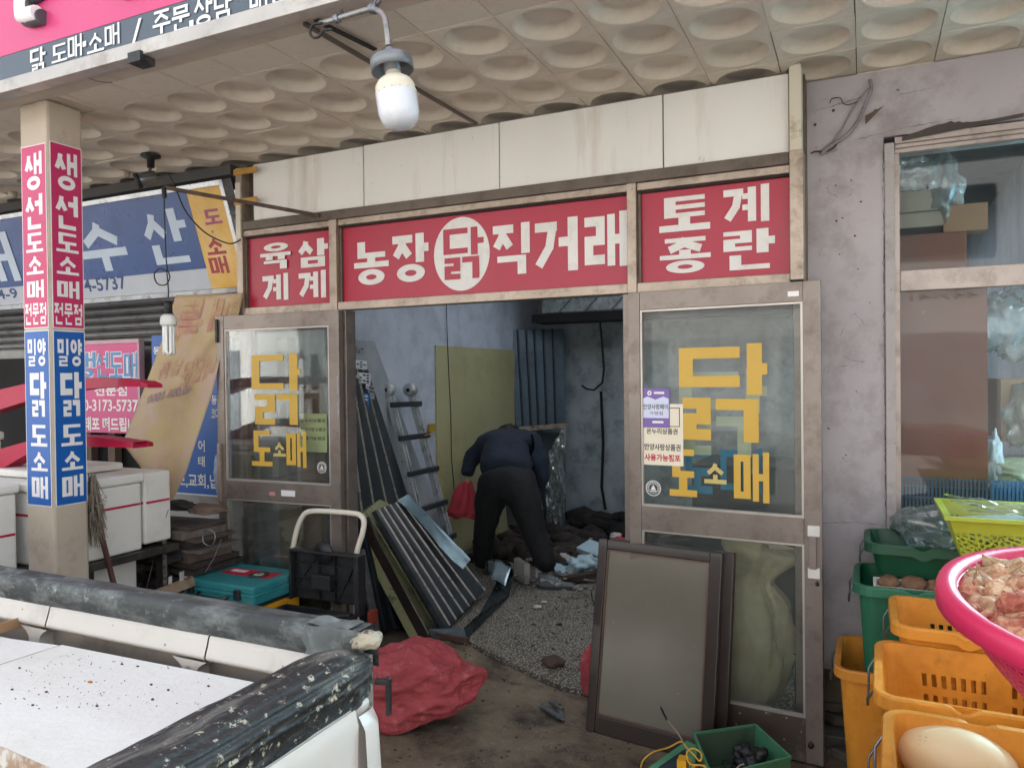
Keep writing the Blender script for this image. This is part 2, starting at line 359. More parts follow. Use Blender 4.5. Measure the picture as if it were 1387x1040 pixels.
M_inwall = mat('blue_grey_interior_paint', '#b9c2cb', .75, var=.1, vs=1.4, dirt='#8a9098', dscale=3, dlo=.45, dhi=.8, specks='#2b2b2e', sscale=7, sth=.035, bump=.3, bs=12)
M_ingreen = mat('yellow_green_board', '#a8a47a', .7, var=.08, vs=1.2, dirt='#8f8c64', dscale=2, specks='#3a3a2a', sscale=6, sth=.03)
M_insul = mat('silver_insulation', '#a6b1b4', .45, .1, var=.15, vs=4, dirt='#566168', dscale=5, dlo=.5, dhi=.75, bump=1, bs=9)
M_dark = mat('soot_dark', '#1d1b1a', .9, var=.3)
M_black = mat('black_rubber', '#1b1b1c', .5, var=.2, vs=8, dirt='#55534e', dscale=18, dlo=.52, dhi=.72, bump=.3)
M_blackpl = mat('black_plastic', '#202225', .45, var=.15, dirt='#3a3b3b', dscale=12, bump=.1)
M_steel = mat('grey_steel', '#8b9094', .35, .8, var=.15, vs=6, dirt='#5a5d60', dscale=10)
M_wire = mat('black_wire', '#161514', .5)
def box_thing(name, label, cat, a, b, m, bevel=.002, group=None):
    return MB().box(a, b).build(name, m, bevel=bevel, label=label, cat=cat, group=group)
# ================================================================== SETTING
mb = MB().box((-60, -60, -.3), (60, 3.62, 0)); g = mb.build('ground', M_ground, kind='structure', loc=(0, 0, 0))
mb = MB().box((-60, -9, .002), (60, .1, .006)); mb.build('road', M_road, kind='structure', loc=(0, 0, 0))  # unseen street surface, made paler to bounce light under the canopy
mb = MB().box((-60, 3.62, -.3), (60, 60, -.02)); mb.build('rear_ground', M_ground, kind='structure', loc=(0, 0, 0))
# terrazzo floor of the gutted shop, broken front edge
front = [aZ(*p, 0) for p in ((470, 815), (560, 850), (640, 872), (700, 902), (760, 930), (800, 940), (860, 952))]
front = [Vector((-3.42, front[0].y, 0))]+front[1:]+[Vector((-.1, 3.62, 0))]
mb = MB(); n = len(front)
for v in front: v.z = .006
back = [Vector((v.x, 8.2, .006)) for v in front]
mb.add(front+back, [(i, i+1, n+i+1, n+i) for i in range(n-1)])
mb.add([v-Vector((0, 0, .03)) for v in front]+front, [(i, i+1, n+i+1, n+i) for i in range(n-1)])
mb.build('shop_floor', M_terr, kind='structure', loc=(-2, 5, 0))
# ---- unseen buildings added: one bounces sunlight, one blocks the sun
op = thing('street_bounce_building', 'pale building added out of view across the street to bounce sunlight', 'building', (0, -9.5, 0))
MB().box((-30, -16, 0), (30, -9.5, 6.5)).build('wall', mat('street_wall', '#d2d1cf', .85, var=.05, vs=.6, dirt='#b0aeab', dscale=.8), op)
for k in range(14):
    MB().box((-28+4.1*k, -9.49, .1), (-26.4+4.1*k, -9.4, 2.4)).build('shutter', mat('street_shutter', '#8f9498', .5, .1, var=.3, vs=1), op); MB().box((-28+4.1*k, -9.49, 3.9), (-26.4+4.1*k, -9.4, 5.2)).build('window', mat('street_window', '#2c3135', .2), op)
rb = thing('sun_block_building', 'tall unseen building added behind the shops to block the sun', 'building', (0, 8.2, 0))
MB().box((-30, 8.2, 0), (30, 14, 12)).build('wall', MATS['street_wall'], rb)
# ---- canopy
ZC = 2.965
canopy = thing('market_canopy', 'beige canopy over the walkway with dimpled square ceiling tiles', 'canopy', (-3, 2.9, ZC))
MB().box((-11.3, 2.16, ZC+.075), (2.6, 3.9, ZC+.2)).build('deck', M_gap, canopy)
MB().box((-11.3, 2.142, 2.962), (2.6, 2.285, 3.2)).build('soffit_beam', M_soffit, canopy, bevel=.004)
def tile_mesh(dim):
    s, g_ = .1485, .0; n = 40; vs = []; fs = []
    def sq(k):
        a = 2*math.pi*k/n; c, t = math.cos(a), math.sin(a); q = max(abs(c), abs(t)); return c/q*s, t/q*s
    rings = [[(*sq(k), -.0) for k in range(n)]]
    low = [[(*sq(k), .012) for k in range(n)]]
    prof = [(.132, 0), (.128, .004), (.119, .018), (.108, .032), (.098, .038), (.09, .040)] if dim else [(.1, 0)]
    for r, z in prof: rings.append([(r*math.cos(2*math.pi*k/n), r*math.sin(2*math.pi*k/n), z) for k in range(n)])
    allr = low+rings; vs = [v for r in allr for v in r]; N_ = len(allr)
    for i in range(N_-1):
        for k in range(n): fs.append((i*n+k, i*n+(k+1) % n, (i+1)*n+(k+1) % n, (i+1)*n+k))
    fs.append(tuple((N_-1)*n+k for k in range(n)))
    me = bpy.data.meshes.new('tile'); me.from_pydata(vs, [], [f[::-1] for f in fs]); me.materials.append(M_tile)
    sm = [(n*2 <= i) and i < len(fs)-1 for i in range(len(fs))]; me.polygons.foreach_set('use_smooth', sm); return me
TD, TF = tile_mesh(True), tile_mesh(False)
def put(me, name, parent, loc, rot=None, scale=None, **k):
    o = bpy.data.objects.new(name, me); COL.objects.link(o); o.parent = parent; o.location = Vector(loc)-wpos(parent)
    if rot: o.rotation_euler = rot
    if scale: o.scale = scale
    return tag(o, **k)
cutf = tile_mesh(False)
for v in cutf.vertices: v.co.y *= .66
for i in range(42):
    X = -.17+.3*(i-36)
    put(cutf, 'tile', canopy, (X, 2.385, ZC))
    for j in range(4 if X < -.3 else 5):
        Yc = 2.637+.3*j
        if i < 8 and j == 0: continue
        put(TD, 'tile', canopy, (X+random.uniform(-.001, .001), Yc, ZC+random.uniform(-.002, .002)), rot=(random.uniform(-.006, .006), random.uniform(-.006, .006), 0))
# fascia sign
frS = Frame((-3.6, 2.10, 2.95), (1, 0, 0), (0, 0, 1))
sx = -11; zb = frS.px(150, 100)[1]
z0 = frS.px(0, 131)[1]+2.95; z1 = frS.px(0, 114)[1]+2.95; z2 = frS.px(0, 78)[1]+2.95
fs_ = thing('fascia_sign', 'large pink sign board with a slate band along the canopy edge at top left', 'shop sign', (-3, 2.1, z0))
MB().box((-10, 2.075, z0), (2.6, 2.141, z1)).build('bottom_trim', mat('pale_trim_metal', '#b9b3ab', .4, .3, dirt='#8f867b', dscale=7), fs_, bevel=.003)
slb = MB().box((-10, 2.10, z1), (2.6, 2.141, z2)).build('slate_band', mat('slate_vinyl', '#4b565f', .35, var=.06), fs_)
MB().box((-10, 2.098, z2), (2.6, 2.141, z2+.9)).build('pink_panel', mat('pink_vinyl', '#cf4577', .35, var=.06, vs=1.5), fs_)
MB().box((-10, 2.092, z1-.004), (2.6, 2.0985, z1+.004)).build('trim_line', M_letter, fs_)
frS = Frame((-3.6, 2.0965, 0), (1, 0, 0), (0, 0, 1))
def ln(ch, a, b, c, d, **k): letter(frS, ch, (a, b, c, d), mat('sign_white_print', '#e3e1dd', .4, var=.03), slb, tv=k.get('tv', .15), th=k.get('th', .12), d=.0005, step=.00008)
ln('닭', 41, 65, 62, 99); ln('도', 70, 60, 91, 84); ln('매', 92, 48, 111, 78); ln('소', 118, 44, 141, 71); ln('매', 142, 33, 162, 62)
ln('주', 207, 14, 231, 46); ln('문', 233, 8, 257, 43); ln('상', 263, -6, 288, 36, tv=.13); ln('담', 290, -8, 314, 28); ln('택', 335, -14, 352, 12) if False else None
ln('배', 338, -24, 362, 11); ln('달', 366, -30, 392, 4)
mb = MB(); a_ = frS.px(181, 59); b_ = frS.px(190, 25)
mb.add([frS.p(a_[0]-.008, a_[1], .001), frS.p(a_[0]+.008, a_[1], .001), frS.p(b_[0]+.008, b_[1], .001), frS.p(b_[0]-.008, b_[1], .001)], [(0, 1, 2, 3)])
for q in ((114.5, 60), (259.5, 32)):
    c_ = frS.px(*q); rect(mb, frS, c_[0]-.011, c_[1]-.011, c_[0]+.011, c_[1]+.011, .001)
mb.build('punctuation', MATS['sign_white_print'], slb)
# big raised rounded character over the band (its lower part is in view)
def fat(pts, r, name, m, depth0=0, zoff=(0, 0)):
    mb = MB(); P = [frS.px(*p) for p in pts]
    P = [frS.p(u+zoff[0], v+zoff[1], depth0) for u, v in P]
    mb.tube(P, r, 14); return mb
big = [(78, -62), (36, -50), (38, -30), (66, -38), (62, -14), (36, -2), (42, 20), (62, 14)]
big = [(58, -40), (30, -32), (58, -36), (59, -12), (40, -2), (40, 27), (60, 22)]
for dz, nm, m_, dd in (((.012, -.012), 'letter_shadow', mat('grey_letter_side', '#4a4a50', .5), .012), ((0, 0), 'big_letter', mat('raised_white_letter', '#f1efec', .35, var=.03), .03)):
    mb = MB()
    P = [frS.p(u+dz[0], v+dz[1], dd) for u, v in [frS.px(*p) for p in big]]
    Pf = []
    for i in range(len(P)-1):
        for k in range(4): Pf.append(P[i].lerp(P[i+1], k/4))
    Pf.append(P[-1]); mb.tube(Pf, .032, 12); mb.build(nm, m_, fs_)
    P2 = [frS.p(u+dz[0], v+dz[1], dd) for u, v in [frS.px(*p) for p in ((178, -22), (166, -13), (160, -22), (170, -40))]]; MB().tube(P2, .03, 12).build(nm, m_, fs_)
MB().box(aY(173, 79, 2.06)-Vector((.001, 0, .02)), aY(210, 75, 2.13)+Vector((0, 0, -.005))).build('black_clip', M_black, fs_)
# ---- pillar
PX0, PX1, PY0, PY1 = -3.633, -3.433, 2.272, 2.45
pil = thing('canopy_pillar', 'square cream concrete pillar holding up the canopy with pink and blue stickers', 'pillar', ((PX0+PX1)/2, (PY0+PY1)/2, 0))
M_pil = mat('pillar_paint', '#b9ab98', .7, var=.06, vs=3, dirt='#8c7b68', dscale=4, dlo=.52, dhi=.8, dirt2=('#5d5348', 11, .66, .76), bump=.4, bs=25)
MB().box((PX0, PY0, 0), (PX1, PY1, 2.962)).build('shaft', M_pil, pil, bevel=.014)
MB().box((PX0-.01, PY0-.01, 2.9625), (PX1+.06, PY1+.03, 2.968)).build('cap_plate', M_soffit, pil)
M_pinkst = mat('magenta_sticker', '#c02a5f', .35, var=.06); M_bluest = mat('blue_sticker', '#0f5aa8', .35, var=.06)
M_stw = mat('sticker_white', '#e6e4e0', .4, var=.03, dirt='#b9b2a6', dscale=30, dlo=.6, dhi=.8)
ffr = Frame((PX0, PY0, 0), (1, 0, 0), (0, 0, 1)); sfr = Frame((PX1, PY0, 0), (0, 1, 0), (0, 0, 1))
STK = {}
rows = [('생', 207, 258), ('선', 264, 311), ('도', 316, 342), ('소', 347, 372), ('매', 380, 404)]
rows2 = [('닭', 504, 564), ('도', 575, 604), ('소', 611, 637), ('매', 644, 674)]
for fr, xa, xb, wd in ((ffr, 28, 62, .2), (sfr, 66, 114, .178)):
    xc = (xa+xb)/2
    for m_, ya, yb in ((M_pinkst, 197, 445), (M_bluest, 448, 684)):
        zt = fr.px(xc, ya)[1]; zl = fr.px(xc, yb)[1]
        b_ = (.012, zl, wd-.008, zt) if fr is ffr else (.012, zl, wd-.008, zt)
        mb = MB(); slab(mb, fr, *b_, .0006, .0016); mb.build('sticker_border', M_stw, pil)
        mb = MB(); slab(mb, fr, b_[0]+.004, b_[1]+.004, b_[2]-.004, b_[3]-.004, .0017, .0022); stk = mb.build('sticker', m_, pil); STK[(fr is ffr, m_.name)] = stk
    def row(ch, ya, yb, u0, u1, tv=.2, th=.15, fr=fr, xc=xc, wd=wd):
        za, zb2 = fr.px(xc, ya)[1], fr.px(xc, yb)[1]; mb = MB(); syl(mb, fr, ch, u0*wd, zb2, u1*wd, za, d=.0024, tv=tv, th=th, step=.00006); mb.build('letter', M_stw, STK[(fr is ffr, 'magenta_sticker' if ya < 447 else 'blue_sticker')])
    for ch, a, b in rows: row(ch, a, b, .2, .82)
    for k, ch in enumerate('전문점'): row(ch, 411, 440, .12+.27*k, .35+.27*k, .17, .13)
    for ch, a, b in (('밀', 459, 496), ('양', 459, 496)): row(ch, a, b, .18 if ch == '밀' else .54, .48 if ch == '밀' else .86, .2, .14)
    for ch, a, b in rows2: row(ch, a, b, .24, .84, .22, .15)
# ================================================================== SHOP FRONT
Y0 = 3.5
XL, XR = -3.46, -.225
sf = thing('storefront', 'chicken shop front with white enamel panels and metal frame under the canopy', 'storefront', ((XL+XR)/2, Y0, 0))
def part(nm, a, b, m, p=None, bevel=.003): return MB().box(a, b).build(nm, m, p or sf, bevel=bevel)
seams = [-3.36, -2.543, -1.693, -.842, -.287]
for i in range(4): part('enamel_panel', (seams[i]+.003, 3.502+.002*(i % 2), 2.603), (seams[i+1]-.003, 3.52, 2.952-.004*(i == 0)), M_white, bevel=.0015)
part('panel_backing', (XL+.03, 3.522, 2.02), (XR-.02, 3.56, 2.96), M_rail) if False else None
part('backing_board', (XL+.03, 3.525, 2.60), (XR-.02, 3.56, 2.96), M_rail)
part('beam', (XL+.055, 3.455, 2.548), (-.285, 3.53, 2.600), M_rail)
part('post', (-.283, 3.44, 2.045), (-.228, 3.54, 2.60), M_alum)
part('post_extension', (-.2835, 3.46, 2.602), (-.235, 3.56, 2.972), M_cream)
part('side_return', (-.262, 3.562, 0), (-.2265, 3.72, 2.962), M_rail)
part('post', (XL, 3.46, 2.04), (-3.412, 3.56, 2.93), M_alum)
part('post_cover', (XL+.004, 3.452, 2.50), (-3.416, 3.459, 2.84), M_cream)
for zc in (2.9, 2.72):
    part('tape_strip', (-3.462, 3.447, zc-.018), (-3.28, 3.4525, zc+.018), mat('yellow_tape', '#b98a3c', .5, var=.1, dirt='#6b5a3a', dscale=20, dlo=.5, dhi=.8), bevel=0)
part('mullion', (-2.753, 3.452, 2.032), (-2.702, 3.53, 2.547), M_alum)
part('mullion', (-1.006, 3.452, 2.032), (-.962, 3.53, 2.547), M_alum)
for a, b in ((-3.412, -2.753), (-2.702, -1.006), (-.962, -.283)):
    part('lower_frame', (a+.001, 3.458, 2.032), (b-.001, 3.53, 2.078), M_alum)
    part('upper_frame', (a+.001, 3.468, 2.512), (b-.001, 3.53, 2.547), M_alum)
    part('inner_stop', (a+.001, 3.478, 2.5005), (b-.001, 3.5, 2.5115), M_gap)
    part('inner_stop', (a+.001, 3.478, 2.079), (a+.016, 3.5, 2.5), M_rail)
# jambs below (fixed side lights) and threshold
part('jamb', (-2.71, 3.47, 0), (-2.655, 3.56, 2.031), M_bronze); part('jamb', (-1.035, 3.47, 0), (-.985, 3.56, 2.031), M_bronze)
part('jamb', (XL, 3.48, 0), (XL+.045, 3.56, 2.031), M_bronze); part('jamb', (-.275, 3.48, 0), (-.228, 3.56, 2.031), M_bronze)
for a, b in ((XL+.046, -2.711), (-.984, -.276)):
    part('fixed_rail', (a, 3.485, .93), (b, 3.55, 1.0), M_bronze); part('fixed_rail', (a, 3.485, 0), (b, 3.55, .1), M_bronze); part('fixed_rail', (a, 3.485, 1.97), (b, 3.55, 2.03), M_bronze)
    part('side_pane', (a, 3.512, .101), (b, 3.517, .929), M_glass, bevel=0); part('side_pane', (a, 3.512, 1.001), (b, 3.517, 1.969), M_glass, bevel=0)
# lettering on the fixed pane behind the right door
fx = Frame((0, 3.509, 0), (1, 0, 0), (0, 0, 1))
P닭 = [('ㄷ', .0, .54, .70, .97), ('ㅏ', .75, .50, 1.02, 1), ('ㄹ', .04, .01, .38, .46), ('ㄱ', .44, .0, .84, .46)]
letter(fx, '닭', (920, 500, 1037, 618), M_ghost, sf, parts=P닭, tv=.155, th=.11)
letter(fx, '도', (925, 608, 965, 668), M_teal, sf, tv=.24, th=.18); letter(fx, '매', (976, 606, 1032, 668), M_teal, sf, tv=.17, th=.15)
fy = Frame((0, 3.509, 0), (1, 0, 0), (0, 0, 1)); b_ = fy.box(406, 560, 443, 612)
mb = MB(); slab(mb, fy, *b_, .001, .0016); nb = mb.build('notice', mat('green_notice', '#bcc58c', .6), sf)
mb = MB()
for k, t in enumerate(('온누리상품권', '안양사랑상품권', '사용가능점포')):
    zt = b_[3]-.03-.052*k; ftext(mb, fy, t, b_[0]+.01, zt-.022, b_[2]-.01, zt, d=.002, off=.02)
mb.build('notice_print', M_dark, sf)
# ---- sign boxes
def sign_panel(label, x0, x1, loc):
    t = thing('shop_sign', label, 'shop sign', ((x0+x1)/2, 3.495, 2.08)); return MB().box((x0+.002, 3.497, 2.0785), (x1-.002, 3.505, 2.511)).build('panel', M_red, t)
frR = Frame((0, 3.497, 0), (1, 0, 0), (0, 0, 1))
s1 = sign_panel('small left red sign reading 육삼계계 in two rows, beside the post', -3.412, -2.753, 0)
for ch, bx in (('육', (354, 329, 395, 365)), ('삼', (403, 324, 445, 362)), ('계', (356, 371, 391, 407)), ('계', (405, 367, 442, 404))): letter(frR, ch, bx, M_letter, s1, tv=.23, th=.19)
s2 = sign_panel('long middle red sign reading 농장닭직거래 with white oval over the opening', -2.702, -1.006, 0)
for ch, bx in (('농', (480, 327, 527, 386)), ('장', (532, 317, 581, 382)), ('직', (668, 303, 718, 372)), ('거', (725, 296, 783, 368)), ('래', (792, 288, 850, 362))): letter(frR, ch, bx, M_letter, s2, tv=.23, th=.175)
b_ = frR.box(588, 294, 663.5, 394); mb = MB(); ring(mb, frR, (b_[0]+b_[2])/2, (b_[1]+b_[3])/2, (b_[2]-b_[0])/2, (b_[3]-b_[1])/2, 0, 0, .0015); mb.build('white_oval', M_letter, s2)
letter(frR, '닭', (601, 309, 653, 378), M_red, s2, d=.003, parts=[('ㄷ', 0, .5, .64, 1), ('ㅏ', .68, .46, 1.05, 1), ('ㄹ', .03, 0, .44, .43), ('ㄱ', .5, 0, .93, .43)], tv=.17, th=.11)
s3 = sign_panel('right red sign reading 토종계란 in two rows above the glass door', -.962, -.283, 0)
for ch, bx in (('토', (893, 266, 962, 313)), ('계', (980, 252, 1042, 302)), ('종', (894, 322, 963, 370)), ('란', (980, 311, 1050, 365))): letter(frR, ch, bx, M_letter, s3, tv=.23, th=.19)
# ---- glass doors swung open against the side lights
M_sill = mat('pale_sill_metal', '#b9b2a9', .35, .5)
def glass_door(fr, W_, label, handle_u, stickers, hi=2.02, lower=.0):
    t = thing('glass_door', label, 'glass door', fr.p(W_/2, 0))
    def pc(nm, u0, v0, u1, v1, d0, d1, m, bv=.002, p=None):
        mb = MB(); slab(mb, fr, u0, v0, u1, v1, d0, d1); return mb.build(nm, m, p or t, bevel=bv)
    pc('stile', 0, 0, .056, hi, -.02, .02, M_bronze); pc('stile', W_-.07, 0, W_, hi, -.02, .02, M_bronze)
    pc('top_rail', .0565, 1.936, W_-.0705, hi, -.018, .018, M_bronze); pc('middle_rail', .0565, .918, W_-.0705, 1.028, -.018, .018, M_bronze)
    pc('bottom_rail', .0565, 0, W_-.0705, .185, -.018, .018, mat('scuffed_bronze', '#5b4f47', .5, .4, dirt='#8c857d', dscale=10, dlo=.55, dhi=.75, specks='#a79f96', sscale=30, sth=.12))
    for v0, v1 in ((1.028, 1.936), (.185, .918)):
        pc('bead', .057, v0, .066, v1, -.008, .014, M_sill, 0); pc('bead', W_-.0795, v0, W_-.0708, v1, -.008, .014, M_sill, 0)
        pc('bead', .0665, v1-.009, W_-.08, v1-.0005, -.008, .014, M_sill, 0); pc('bead', .0665, v0+.0005, W_-.08, v0+.01, -.008, .016, M_sill, 0)
    t_pane = pc('pane', .066, 1.038, W_-.08, 1.927, -.002, .002, M_glass, 0); pc('pane', .066, .195, W_-.08, .909, -.002, .002, M_glass, 0)
    return t, pc, t_pane
dR0 = Vector((-.995, 3.44, .01)); dR1 = Vector((-.158, 3.38, .01))
fR = Frame(dR0, dR1-dR0, (0, 0, 1)); WR = (dR1-dR0).length
dR, pc, pR = glass_door(fR, WR, 'right glass door with large yellow lettering, paper notices and a white handle bracket', 0, 0)
for v in (.98, .805): pc('handle_bracket', WR-.055, v-.022, WR-.008, v+.022, .02, .034, mat('white_plastic', '#cfccc4', .4))
pc('handle_bar', WR-.05, .825, WR-.02, .96, .024, .045, M_bronze)
mb = MB(); c_ = fR.p(WR-.02, .76, .021); mb.blob(c_, (.008, .008, .01), 2, .3); mb.build('lock', M_black, dR)
mb = MB(); c_ = fR.p(WR-.05, .08, .021); mb.blob(c_, (.012, .01, .016), 2, .3); mb.build('floor_lock', M_black, dR)
pc('white_tag', *[fR.box(1068, 395, 1083, 402)[i] for i in range(4)], .0182, .0195, M_stw, 0)
fRg = Frame(fR.p(0, 0, .003), fR.U, fR.V)
def g_letter(fr, ch, bx, m, p, **k): letter(fr, ch, bx, m, p, d=.0005, step=.00005, **k)
g_letter(fRg, '닭', (920, 466, 1036, 598), M_yel, pR, parts=[('ㄷ', 0, .56, .72, .97), ('ㅏ', .77, .48, 1.03, 1), ('ㄹ', .04, .01, .38, .45), ('ㄱ', .44, 0, .93, .44)], tv=.17, th=.115)
g_letter(fRg, '도', (907, 608, 944, 672), M_yel, pR, tv=.3, th=.14); g_letter(fRg, '소', (954, 626, 984, 655), M_yelp, pR, tv=.2, th=.2); g_letter(fRg, '매', (994, 612, 1042, 680), M_yel, pR, tv=.22, th=.14)
def quad_px(fr, bx, m, nm, p, d0=.001, d1=.0016):
    mb = MB(); b = fr.box(*bx); slab(mb, fr, *b, d0, d1); return mb.build(nm, m, p), b
n1, b1 = quad_px(fRg, (868.5, 547, 925.5, 630), mat('cream_paper', '#e6dcc6', .7, var=.03), 'paper_notice', dR)
frn = fRg
mb = MB(); ftext(mb, frn, '온누리상품권', *fRg.box(876, 580, 918, 588), d=.0022, off=.02); ftext(mb, frn, '안양사랑상품권', *fRg.box(873, 601, 922, 610), d=.0022, off=.02)
for q in (fRg.box(907, 552, 920, 553), fRg.box(907, 577, 920, 578), fRg.box(920, 552, 921, 578)): rect(mb, frn, *q, .0022)
mb.build('notice_print', M_dark, dR)
mb = MB(); ftext(mb, frn, '사용가능점포', *fRg.box(873, 615, 922, 624.5), d=.0022, off=.035); mb.build('notice_print', mat('print_red', '#c0243f', .6), dR)
n2, b2 = quad_px(fRg, (868.5, 526, 907.5, 579), mat('purple_card', '#7a62a3', .5, var=.03), 'purple_notice', dR, .0025, .0032)
mb = MB(); q = fRg.box(870.5, 537, 906, 566); um = (q[0]+q[2])/2
mb.add([fRg.p(u, v, .0036) for u, v in ((q[0], q[1]), (q[2], q[1]), (q[2], q[3]-.01), (q[2]-.025, q[3]), (um, q[3]-.014), (q[0]+.025, q[3]), (q[0], q[3]-.01))], [(0, 1, 2, 3, 4, 5, 6)])
mb.build('notice_shape', mat('pale_lilac', '#cfd3e6', .5, var=.02), dR)
mb = MB(); ftext(mb, frn, '안양사랑페이', *fRg.box(871.5, 547, 905, 554.5), d=.004, off=.01); ftext(mb, frn, '가맹점', *fRg.box(880, 557, 898, 562), d=.004); mb.build('notice_print', M_dark, dR)
mb = MB(); ftext(mb, frn, 'Gyeonggi', *fRg.box(885, 530, 900, 534), d=.004) if False else None
q = fRg.box(877, 529, 883, 535.5); ring(mb, frn, (q[0]+q[2])/2, (q[1]+q[3])/2, (q[2]-q[0])/2, (q[3]-q[1])/2, .004, .004, .004, 20); rect(mb, frn, *fRg.box(886, 530.5, 900, 533.5), .004); rect(mb, frn, *fRg.box(884, 570, 899, 573), .004)
mb.build('notice_print', M_stw, dR)
def emblem(fr, px, py, r_, p):
    mb = MB(); u, v = fr.px(px, py); r = r_
    ring(mb, fr, u, v, r, r, r*.9, r*.9, .001); ring(mb, fr, u, v, r*.66, r*.66, r*.6, r*.6, .001)
    for k in range(14):
        a = math.pi*(1.15-1.3*k/13); c = (u+r*.78*math.cos(a), v+r*.78*math.sin(a)); rect(mb, fr, c[0]-r*.05, c[1]-r*.07, c[0]+r*.05, c[1]+r*.07, .001)
    mb.add([fr.p(u-r*.35, v-r*.2, .001), fr.p(u+r*.35, v-r*.2, .001), fr.p(u, v+r*.45, .001)], [(0, 1, 2)]); rect(mb, fr, u-r*.4, v-r*.42, u+r*.4, v-r*.28, .001)
    mb.build('round_emblem', M_stw, p)
emblem(fRg, 885, 661, .036, pR)
dL0 = Vector((-3.555, 3.40, .01)); dL1 = Vector((-2.668, 3.44, .01))
fL = Frame(dL0, dL1-dL0, (0, 0, 1)); WL = (dL1-dL0).length
fLm = Frame(fL.p(0, 0), fL.U, fL.V)
dL, pcl, pL = glass_door(fL, WL, 'left glass door with yellow lettering standing open beside the ladder', 0, 0)
pcl('handle_bar', .012, .90, .034, 1.25, .021, .042, M_alum); pcl('closer_arm', .004, 1.86, .02, 2.0, .021, .034, M_black)
for v in (1.0, .55, 1.6, 1.45): pcl('hinge_plate', WL-.014, v-.05, WL-.004, v+.05, .0205, .024, M_steel)
fLg = Frame(fL.p(0, 0, .003), fL.U, fL.V)
g_letter(fLg, '닭', (341, 479, 407, 575), M_yel, pL, parts=[('ㄷ', 0, .5, .66, .985), ('ㅏ', .75, .48, 1.0, 1), ('ㄹ', .06, .0, .48, .43), ('ㄱ', .52, 0, .94, .43)], tv=.165, th=.085)
g_letter(fLg, '도', (341, 583, 369, 631), M_yel, pL, tv=.24, th=.13); g_letter(fLg, '소', (370.5, 598, 387, 618), M_yelp, pL, tv=.2, th=.2); g_letter(fLg, '매', (388, 584, 415, 633), M_yel, pL, tv=.22, th=.13)
emblem(fLg, 436, 633, .032, pL)
fLf = Frame(fL.p(0, 0, .0185), fL.U, fL.V)
quad_px(fLf, (381, 664, 400, 672), M_stw, 'torn_sticker', dL); quad_px(fLf, (365, 666, 373, 671), mat('pink_scrap', '#c78e86', .6), 'torn_sticker', dL)
# ================================================================== SHOP INTERIOR
XW = -3.4
room = dict(kind='structure')
mb = MB().box((XW-.1, 3.565, 0), (XW, 8.3, 2.95)); mb.build('interior_wall', M_inwall, **room)
MB().box((XW, 8.0, 0), (.9, 8.1, 2.95)).build('back_wall', M_insul, **room)
MB().box((.75, 3.9, 0), (.85, 8.0, 2.95)).build('interior_wall', M_inwall, **room)
MB().box((XW-.1, 3.565, 2.72), (-.24, 3.96, 2.8)).build('interior_ceiling', mat('dark_ceiling', '#4c5153', .9, dirt='#22201e', dscale=3), **room)
# unseen roof opening added over the gutted shop to let daylight in
for a_, b_ in (((XW-.1, 3.9605, 2.72), (.9, 4.3, 2.8)), ((XW-.1, 6.9, 2.72), (.9, 8.1, 2.8)), ((XW-.1, 4.3, 2.72), (-3.0, 6.9, 2.8)), ((.2, 4.3, 2.72), (.9, 6.9, 2.8))): MB().box(a_, b_).build('interior_ceiling', MATS['dark_ceiling'], **room)
# painted board on the left wall
p0 = aX(590, 600, XW); p1 = aX(712, 600, XW); zt = aX(640, 471, XW).z
mb = MB().box((XW+.004, p0.y, .02), (XW+.016, p1.y, zt)); mb.build('wall_board', M_ingreen, label='yellow green board fixed low on the left interior wall', cat='wall board')
# wall joint
q = aX(603, 500, XW).y
pts = [aX(*p, XW)+Vector((.02, 0, 0)) for p in ((602, 412), (603, 450), (605, 500), (608, 560), (609, 620), (615, 690))]
MB().tube(pts, .004, 6).build('wall_wire', M_wire, label='thin black cable running down the left interior wall', cat='cable')
# standing dark ribbed panels near the back
def sheet(corners, ribs, th, rib_h=.012, rib_w=.016, along='u', seed=0, warp=0):
    """corrugated sheet through four corners c00,c10,c11,c01; ribs run along u"""
    c00, c10, c11, c01 = [Vector(c) for c in corners]
    nrm = (c10-c00).cross(c01-c00).normalized()
    if nrm.dot(CAM-c00) < 0: nrm = -nrm
    body = MB(); lines = MB()
    P = lambda u, v, d=0: (c00*(1-u)+c10*u)*(1-v)+(c01*(1-u)+c11*u)*v+nrm*(d+warp*math.sin(u*3)*math.sin(v*3))
    body.patch(lambda u, v: P(u, v, 0), 8, 8, False)
    body.patch(lambda u, v: P(v, u, -th), 8, 8, False)
    for a, b in (((0, 0), (1, 0)), ((1, 0), (1, 1)), ((1, 1), (0, 1)), ((0, 1), (0, 0))):
        A, B = P(*a, 0), P(*b, 0); A2, B2 = P(*a, -th), P(*b, -th); body.add([A, B, B2, A2], [(0, 3, 2, 1)])
    W_ = (c01-c00).length
    R_ = []
    for v in ribs:
        m = MB(); h = rib_w/2/W_
        for u0, u1 in ((k/6, (k+1)/6) for k in range(6)):
            m.hexa([P(u0, v-h, .0005), P(u1, v-h, .0005), P(u1, v+h, .0005), P(u0, v+h, .0005)], [P(u0, v-h*.5, rib_h), P(u1, v-h*.5, rib_h), P(u1, v+h*.5, rib_h), P(u0, v+h*.5, rib_h)])
        R_.append(m)
    return body, R_, P
M_sheet = mat('charcoal_sheet_metal', '#454b4f', .35, .4, var=.15, vs=3, dirt='#23282a', dscale=5)
M_sheet2 = mat('blue_grey_sheet', '#5a6a72', .4, .3, var=.15, vs=2, dirt='#2a3336', dscale=3)
M_rib = mat('pale_rib_edge', '#c4c3bc', .3, .5, var=.1, dirt='#6c6a64', dscale=20)
